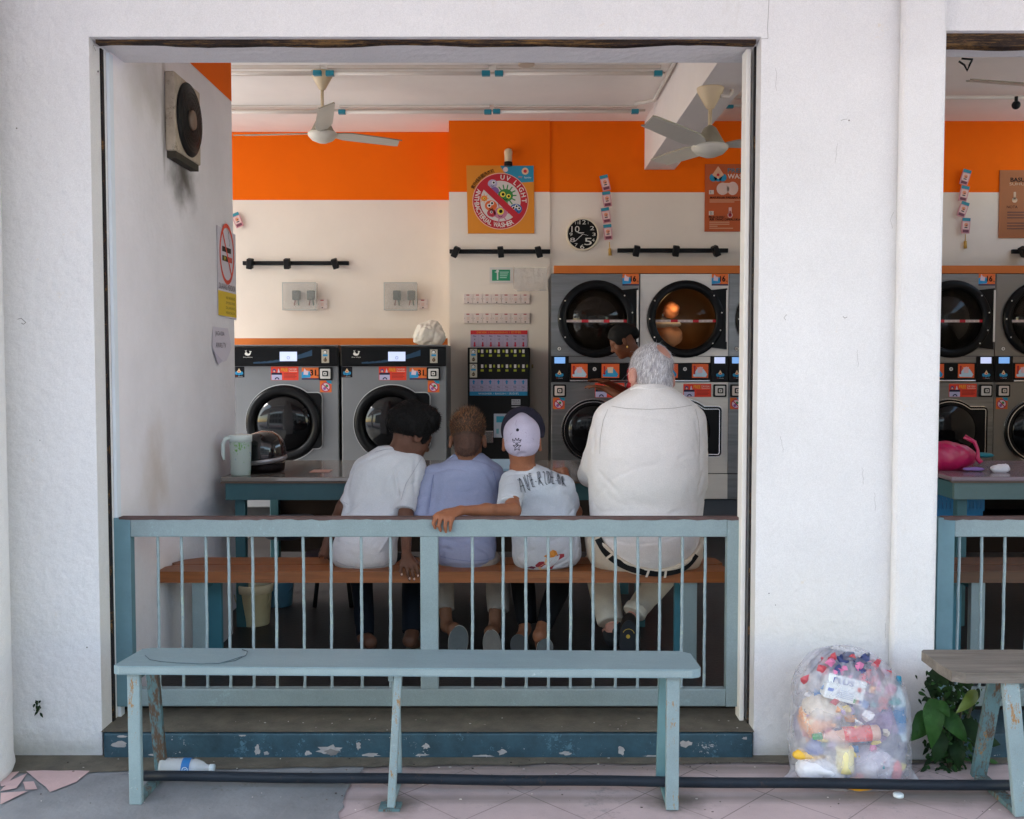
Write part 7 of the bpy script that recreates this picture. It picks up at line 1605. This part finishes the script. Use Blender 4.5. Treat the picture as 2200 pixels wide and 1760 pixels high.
# cap crown
F = Field(A3(HD)-.2, A3(HD)+.2, .004); rot = np.array(RD)
F.ell(T(0, -.014, .030), (.080, .100, .090), rot, 0); F.ell(T(0, -.035, -.02), (.070, .075, .050), rot, .02); X, Y, Z = np.meshgrid(*F.ax, indexing='ij', sparse=True); o = A3(HD); uu = np.array(RD.col[2]); ff = np.array(RD.col[1])
hz = (X-o[0])*uu[0]+(Y-o[1])*uu[1]+(Z-o[2])*uu[2]; pf = (X-o[0])*ff[0]+(Y-o[1])*ff[1]+(Z-o[2])*ff[2]
F.F = np.maximum(F.F, (-.046-hz+pf*.30)*1.0).astype('f4')
F.ell(T(0, -.105, -.070), (.030, .03, .020), rot, .004, 'sub'); F.cone(T(0, .02, .11), T(0, -.06, .10), .03, .02, .02)
def capw(V, N):
    x = (V-A3(HD))@np.array(RD.col[0]); z = (V-A3(HD))@uu; y = (V-A3(HD))@ff; a = np.arctan2(x, y-.02); s_ = np.cos(3*a)
    return -.0018*np.exp(-((s_-1)/.01)**2)-.0012*np.exp(-((z-(-.006))/.0025)**2)+vnoise(V, 40, 4)*.0014
cap, V, Q = finish(F, 'cap', cloth('cap_lilac', (.46, .42, .53)), b3, wr=capw); bvc = bvh(V, Q)
q = MB(); capd = cloth('cap_brim_dark', (.020, .018, .030)); RT = RD
# brim: dark half disc standing up beyond the crown
rings = []
for j in range(5):
    rr_ = [.0, .25, .5, .75, 1][j]; rings.append([q.bm.verts.new(Vector(T(.086*math.cos(a)*(1-.02*j), .030+rr_*.062*math.sin(a), .050+.086*math.sin(a)**.8*.78+rr_*.012*math.sin(a)))) for a in [R_(2+176*i/24) for i in range(25)]])
for j in range(4):
    for i in range(24): f = q.bm.faces.new([rings[j][i], rings[j][i+1], rings[j+1][i+1], rings[j+1][i]]); f.smooth = True; f.material_index = q.mi(capd)
F = Field(A3(HD)-.22, A3(HD)+.22, .004)
F.ell(T(.006, .034, .060), (.096, .055, .102), rot, 0); F.ell(T(.0, .080, .0), (.2, .055, .2), rot, .004, 'sub') if False else None
X, Y, Z = np.meshgrid(*F.ax, indexing='ij', sparse=True); hz = (X-o[0])*uu[0]+(Y-o[1])*uu[1]+(Z-o[2])*uu[2]; F.F = np.maximum(F.F, (.020-hz)).astype('f4')
q.bm.free(); finish(F, 'brim', capd, cap)
bp, _ = hitpx(bvc, 1112, 924, .001)
if bp is not None: q = MB(); q.ball(bp, (.0065, .005, .0065), H('1d1a26'), n=12); q.build('button', cap)
pol = []; star = []; cx, cy = 1111, 960; sm = H('8f879c', .9)
for l_ in ([(1112, 924), (1098, 932), (1088, 948), (1082, 968)], [(1112, 924), (1130, 930), (1146, 944), (1156, 962)], [(1112, 924), (1108, 912), (1110, 904)], [(1084, 972), (1095, 980), (1104, 984)], [(1138, 983), (1150, 977), (1158, 968)]):
    for pg in stroke(l_, .9): pol.append((pg, sm))
for i in range(11): a = R_(-90+36*i); r = 9.5 if i % 2 == 0 else 4; star.append((cx+r*.95*math.cos(a), cy+r*math.sin(a)))
for pg in stroke(star, 1.3): pol.append((pg, ink))
for pg in stroke([(1103, 950), (1101, 943), (1106, 948), (1108, 941), (1111, 947), (1115, 941), (1115, 948), (1120, 944), (1117, 951), (1103, 951)], 1.2): pol.append((pg, ink))
for pg in stroke([(1107, 953), (1113, 958), (1108, 961), (1114, 955)], 1.1): pol.append((pg, ink))
q = decal(bvc, pol, .0012); q.build('emblem', cap, label='small dark star and crown emblem')

# ---------------------------------------------------------------- woman in red, beyond the table
YW = 6.85; HW = P(1338, 733, YW); RW = frame((-.86, .08, -.50), (-.42, .0, .9)); wx = HW.x
F = Field((HW.x-.55, YW-.4, .10), (HW.x+.45, YW+.4, HW.z+.2), .007)
nb = Vector((wx+.115, YW, HW.z-.13)); T = head(F, HW, RW, .93, nb, (.042, .048))
cx_ = wx+.16; ch = HW.z-.32
F.loft([(HW.z-.14, wx+.125, YW, .07, .07), (HW.z-.22, cx_-.02, YW, .10, .13), (ch-.1, cx_, YW, .10, .13), (.95, cx_+.04, YW, .11, .14), (.80, cx_+.04, YW, .12, .16)], k=.03)
for sy in (-1, 1):
    sh_ = Vector((cx_-.03, YW+sy*.16, HW.z-.22)); el = P(1350, 862, YW+sy*.17) if sy < 0 else P(1358, 850, YW+sy*.17); wr_ = P(1302, 836, YW-.10) if sy < 0 else P(1306, 822, YW+.08)
    arm(F, [sh_, el, wr_], [.042, .034, .022]); hand(F, wr_, (-1, .1, .25), (0, -sy*.2, -1), (0, -sy, 0), .92, (.2, .3, .25))
    arm(F, [Vector((cx_+.04, YW+sy*.08, .85)), Vector((cx_+.02, YW+sy*.09, .50)), Vector((cx_+.05, YW+sy*.09, .19))], [.085, .055, .035]); F.cone(A3((cx_+.05, YW+sy*.09, .155)), A3((cx_-.12, YW+sy*.09, .145)), .032, .024)
wom, V, Q = finish(F, 'person', skin('skin_warm_brown', (.15, .05, .022)), None, 'woman in red with tied-back black hair standing at the stacked dryers', 'person')
F = Field((HW.x-.2, YW-.35, .70), (HW.x+.45, YW+.35, HW.z), .007)
F.loft([(HW.z-.155, wx+.13, YW, .065, .075), (HW.z-.20, cx_-.02, YW, .11, .15), (ch-.05, cx_, YW, .115, .15), (1.0, cx_+.04, YW, .115, .15), (.78, cx_+.04, YW, .14, .18)], k=.02)
for sy in (-1, 1):
    sh_ = Vector((cx_-.02, YW+sy*.16, HW.z-.23)); el = P(1352, 862, YW+sy*.17); F.cone(A3(sh_), A3(sh_.lerp(el, .6)), .062, .058, .02, flat=True)
finish(F, 'blouse', cloth('blouse_red', (.30, .006, .014)), wom, wr=lambda V, N: vnoise(V, 16, 3)*.004)
F = Field((HW.x-.2, YW-.35, .14), (HW.x+.45, YW+.35, .86), .008); F.loft([(.84, cx_+.04, YW, .125, .17), (.5, cx_+.04, YW, .14, .18), (.2, cx_+.05, YW, .16, .20)], k=.01); finish(F, 'skirt', cloth('skirt_dark', (.02, .015, .02)), wom)
F, T = hair_shell(HW, RW, .93, .010, None, low=-.035, face=.055, h=.005); F.ell(T(0, -.095, .005), (.042, .042, .042), None, .06)
finish(F, 'hair', mat('hair_black', (0, 0, 0)), wom, wr=lambda V, N: vnoise(V, 60, 2)*.003)
q = MB(); q.ball(Vector(T(-.088, -.005, -.05)), (.006, .006, .008), mat('gold', (.8, .5, .12), .3, metal=1), n=8); q.build('earring', wom)
# ================================================================ RUBBISH BAG
YB_ = 3.44
# things inside first
def rot_axis(deg, yaw=0): 
    a = R_(deg); return Vector((math.cos(a), math.sin(R_(yaw)), math.sin(a))).normalized()
GR = 'rubbish inside the clear bag'
def can(name, px, py, Y, L_, r, deg, body, label, cat, capm=None, capl=.02, neck=True, lab=None, yaw=0, txt=None):
    c = P(px, py, Y); ax = rot_axis(deg, yaw); st_ = c-ax*L_/2; t = thing(name, (st_.x, st_.y, st_.z), label, cat, GR)
    q = MB(); prof = [(r*.85, 0), (r, r*.2), (r, L_*.72)]+([(r*.6, L_*.85), (r*.36, L_*.92), (r*.36, L_)] if neck else [(r*1.02, L_)])
    q.lathe(prof, st_, body, axis=ax, n=24); q.build('body', t)
    if lab: q = MB(); q.lathe([(r*1.02, L_*.15), (r*1.02, L_*.62)], st_, lab, axis=ax, n=24, caps=False); q.build('label', t)
    if capm: q = MB(); q.lathe([(r*.42, L_*.97), (r*.42, L_*.97+capl), (r*.3, L_*.97+capl+.002)], st_, capm, axis=ax, n=16); q.build('cap', t)
    return t
jw = mat('jug_white', (.75, .80, .80), .5); 
t = thing('milk_carton', tuple(P(1815, 1478, 3.34)), 'white carton printed PLUS in blue in the upper half of the clear rubbish bag', 'carton', GR)
c = P(1812, 1478, 3.36); a = R_(-14); q = MB(); q.obox(c, (.135, .05, .085), (0, R_(14), 0), jw, bev=.006); q.fr(c+Vector((0, -.0255, 0)), u=(math.cos(a), 0, math.sin(a)), v=(-math.sin(a), 0, math.cos(a)))
q.text('PLUS', -.015, .026, .018, .001, H('3f4f9a'), w_=.07); q.disk(.045, .012, .008, .001, H('d8503a')); q.rect(-.06, -.015, -.04, -.004, .001, H('4f6fc0')); 
for k in range(5): q.line(-.03, -.004-k*.006, .03, -.004-k*.006, .0014, .001, H('8f9ac0'))
q.rect(.034, -.036, .044, -.022, .001, H('4a9a5a')); q.rect(.044, -.036, .052, -.022, .001, H('e07a3a')); q.rect(.052, -.036, .060, -.022, .001, H('3a4fb0')); q.build('carton_body', t)
def chunk(px, py, Y, r, name, mm, label, cat, seed, amp=.010, sc=30, h=.0055):
    r = tuple(x*1.18 for x in r)
    return lump(tuple(P(px, py, Y)), r, name, mm, label, cat, GR, seed=seed, amp=amp, sc=sc, h=h)
chunk(1795, 1432, 3.44, (.075, .06, .045), 'snack_wrapper', mat('wrap_navy', (.04, .055, .11), .35, chips=[((.55, .05, .10), 14, .60, .02), ((.5, .5, .55), 18, .66, .02)]), 'crumpled dark navy and red snack wrapper at the top of the clear rubbish bag', 'wrapper', 2)
chunk(1848, 1452, 3.42, (.065, .06, .060), 'snack_wrapper', mat('wrap_red', (.05, .05, .10), .35, chips=[((.65, .08, .12), 12, .52, .03), ((.7, .55, .2), 20, .68, .02)]), 'dark wrapper with red splashes right of the top one in the clear rubbish bag', 'wrapper', 5)
t = can('pink_bottle', 1860, 1478, 3.37, .10, .018, 34, mat('plastic_pink', (.78, .10, .48), .4), 'bright pink plastic tube slanting at the right of the clear rubbish bag', 'tube', neck=False)
can('blue_bottle', 1932, 1530, 3.40, .20, .022, 92, mat('bottle_clear_blue', (.45, .65, .75), .3), 'upright water bottle with teal cap inside the right side of the clear rubbish bag', 'bottle', mat('cap_teal', (.0, .25, .42), .4), .03, lab=mat('label_blue', (.01, .18, .42), .4, chips=[((.8, .8, .85), 22, .60, .02)]))
can('sauce_bottle', 1825, 1578, 3.345, .20, .026, 184, mat('bottle_peach', (.70, .42, .32), .4), 'peach bottle with red label and green cap in the middle of the clear rubbish bag', 'bottle', mat('cap_green', (.02, .30, .08), .4), .03, lab=mat('label_red', (.68, .04, .03), .45, chips=[((.85, .78, .6), 17, .57, .03), ((.1, .3, .1), 25, .64, .03)]))
can('paper_cup', 1815, 1630, 3.335, .085, .030, -88, mat('cup_yellow', (.78, .70, .36), .6, chips=[((.75, .2, .1), 24, .66, .03)]), 'pale yellow paper cup standing near the bottom of the clear rubbish bag', 'cup', neck=False)
chunk(1752, 1550, 3.40, (.045, .04, .055), 'food_packet', mat('wrap_orange', (.75, .32, .12), .5, chips=[((.8, .7, .5), 12, .55, .04)]), 'orange and cream food packet at the left middle of the clear rubbish bag', 'packet', 7)
chunk(1752, 1605, 3.37, (.028, .022, .026), 'blue_flower', mat('wrap_blue', (.08, .14, .42), .5), 'small crumpled blue wrapper left of the yellow cup in the clear rubbish bag', 'wrapper', 8, amp=.006, sc=60)
chunk(1740, 1622, 3.38, (.048, .022, .017), 'banana_peel', mat('peel_yellow', (.85, .50, .05), .5), 'bright yellow peel low at the left of the clear rubbish bag', 'peel', 9, amp=.006)
chunk(1880, 1560, 3.44, (.075, .06, .085), 'purple_bag', mat('bag_mauve', (.30, .20, .36), .4, var=.3, vscale=20, bump=.6, bscale=30), 'crumpled mauve plastic bag at the right middle of the clear rubbish bag', 'bag', 10, amp=.012)
chunk(1870, 1636, 3.40, (.07, .05, .05), 'white_bag', mat('bag_pale', (.60, .56, .66), .4, bump=.6, bscale=30), 'crumpled pale bag at the lower right of the clear rubbish bag', 'bag', 11, amp=.012)
chunk(1760, 1650, 3.38, (.07, .05, .038), 'white_bag', mat('bag_white2', (.72, .72, .78), .45, bump=.6, bscale=30), 'crumpled white bag at the lower left of the clear rubbish bag', 'bag', 12, amp=.012)
chunk(1905, 1600, 3.43, (.055, .05, .07), 'dark_bag', mat('bag_slate', (.10, .12, .20), .4, bump=.5, bscale=30), 'slate blue crumpled bag at the right of the clear rubbish bag', 'bag', 13, amp=.012)
chunk(1775, 1520, 3.40, (.07, .05, .035), 'cream_packet', mat('wrap_cream', (.75, .66, .55), .5, var=.2, vscale=20), 'cream packet across the middle of the clear rubbish bag', 'packet', 14, amp=.010)
chunk(1843, 1684, 3.335, (.05, .03, .016), 'orange_packet', mat('wrap_amber', (.85, .42, .02), .4, chips=[((.1, .2, .5), 30, .68, .02)]), 'amber packet at the very bottom of the clear rubbish bag', 'packet', 15, amp=.004)
chunk(1925, 1655, 3.37, (.018, .018, .03), 'red_wrapper', mat('wrap_bright_red', (.70, .04, .08), .4), 'small red and blue wrapper at the lower right of the clear rubbish bag', 'wrapper', 16, amp=.005)
chunk(1716, 1560, 3.43, (.014, .02, .06), 'grey_strip', mat('wrap_grey', (.22, .20, .28), .5), 'grey crumpled strip at the left edge of the clear rubbish bag', 'wrapper', 17, amp=.008)
q = MB(); rs_ = random.Random(11); cols_ = [mat('scrap_'+n_, c_, .35, bump=.5, bscale=60) for n_, c_ in (('pink', (.62, .18, .34)), ('red', (.50, .07, .09)), ('navy', (.05, .07, .20)), ('white', (.78, .76, .80)), ('lilac', (.42, .30, .55)), ('orange', (.82, .36, .10)), ('blue', (.06, .22, .50)), ('slate', (.10, .11, .17)), ('yellow', (.80, .62, .12)), ('teal', (.04, .32, .36)), ('cream', (.75, .66, .52)))]
for k in range(210):
    py = 1405+275*rs_.random(); hw = 105 if py > 1470 else 105*max(.25, ((py-1385)/85))**.6; px = 1826+rs_.uniform(-hw, hw); Y = YB_-.105*math.sqrt(max(0, 1-((px-1826)/118)**2))+rs_.uniform(.0, .05); c = P(px, py, Y)
    s0 = rs_.uniform(.010, .027); a0 = rs_.uniform(0, 6.28); top_ = py < 1475
    mm = rs_.choice(cols_[:3]+[cols_[7], cols_[7], cols_[2]] if top_ else cols_+[cols_[3], cols_[4], cols_[4]] if px > 1840 else cols_+[cols_[3], cols_[5], cols_[10]])
    nn_ = rs_.randint(5, 7); ring_ = []
    for j in range(nn_):
        a = a0+6.283*j/nn_; r = s0*rs_.uniform(.5, 1.25); ring_.append(c+Vector((r*math.cos(a), rs_.uniform(-.011, .011), r*.8*math.sin(a))))
    cc = c+Vector((0, -rs_.uniform(.0, .012), 0))
    for j in range(nn_): q.face([cc, ring_[j], ring_[(j+1) % nn_]], mm, True)
q.build('crumpled_scraps', label='many small crumpled coloured scraps and wrappers packed inside the clear rubbish bag', cat='rubbish', kind='stuff')
F = Field(P(1640, 1715, YB_)-Vector((0, .2, .02)), P(2000, 1365, YB_)+Vector((0, .165, .02)), .005)
F.loft([row(1384, 1792, 1822, YB_, .012), row(1396, 1765, 1850, YB_, .04), row(1412, 1738, 1882, YB_, .075), row(1435, 1716, 1912, YB_, .11), row(1465, 1706, 1938, YB_, .13), row(1500, 1702, 1948, YB_, .14), row(1540, 1698, 1951, YB_, .14), row(1580, 1693, 1953, YB_, .14), row(1620, 1694, 1955, YB_, .14), row(1650, 1698, 1957, YB_, .135), row(1680, 1706, 1950, YB_, .11), row(1694, 1715, 1940, YB_, .09)], k=.01)
F.cone(A3(P(1720, 1668, 3.40)), A3(P(1668, 1682, 3.40)), .03, .006, .03); F.cone(A3(P(1940, 1670, 3.42)), A3(P(1985, 1682, 3.42)), .035, .006, .03)
V, Q = F.mesh(1); N = normals(V, Q); kn = A3(P(1803, 1382, YB_)); rel = V-kn; an = np.arctan2(rel[:, 0], -rel[:, 1]*1.0); dn = np.clip(-rel[:, 2]/.28, 0, 1)
w_ = np.abs(np.sin(an*9+vnoise(V, 12, 3)*2.5))**.6*.016*np.exp(-dn*2.2)*np.clip(dn*8, 0, 1)+vnoise(V, 20, 4)*.006+np.abs(vnoise(V, 34, 6))*.005
V = V+N*(w_-.006)[:, None]
bagm = bpy.data.materials.new('bag_film'); bagm.use_nodes = True; nt_ = bagm.node_tree; pb = nt_.nodes['Principled BSDF']
pb.inputs['Base Color'].default_value = (.78, .78, .86, 1); pb.inputs['Roughness'].default_value = .28; pb.inputs['Specular IOR Level'].default_value = .7
tc = nd(nt_, 'ShaderNodeTexCoord'); nz = nd(nt_, 'ShaderNodeTexNoise'); nz.inputs['Scale'].default_value = 13; nz.inputs['Detail'].default_value = 6; nz.inputs['Distortion'].default_value = .3
nt_.links.new(tc.outputs['Object'], nz.inputs['Vector']); mr = nd(nt_, 'ShaderNodeMapRange'); mr.inputs[1].default_value = .35; mr.inputs[2].default_value = .72; mr.inputs[3].default_value = .20; mr.inputs[4].default_value = .52; nt_.links.new(nz.outputs[0], mr.inputs[0]); nt_.links.new(mr.outputs[0], pb.inputs['Alpha'])
n2 = nd(nt_, 'ShaderNodeTexNoise'); n2.inputs['Scale'].default_value = 55; n2.inputs['Detail'].default_value = 4; n2.inputs['Distortion'].default_value = 2; nt_.links.new(tc.outputs['Object'], n2.inputs['Vector']); bpn = nd(nt_, 'ShaderNodeBump'); bpn.inputs['Strength'].default_value = .9; bpn.inputs['Distance'].default_value = .008; nt_.links.new(n2.outputs[0], bpn.inputs['Height']); nt_.links.new(bpn.outputs[0], pb.inputs['Normal'])
to_obj(V, Q, 'rubbish_bag', bagm, None, 'full clear plastic rubbish bag knotted at the top, standing against the white pier', 'rubbish bag')
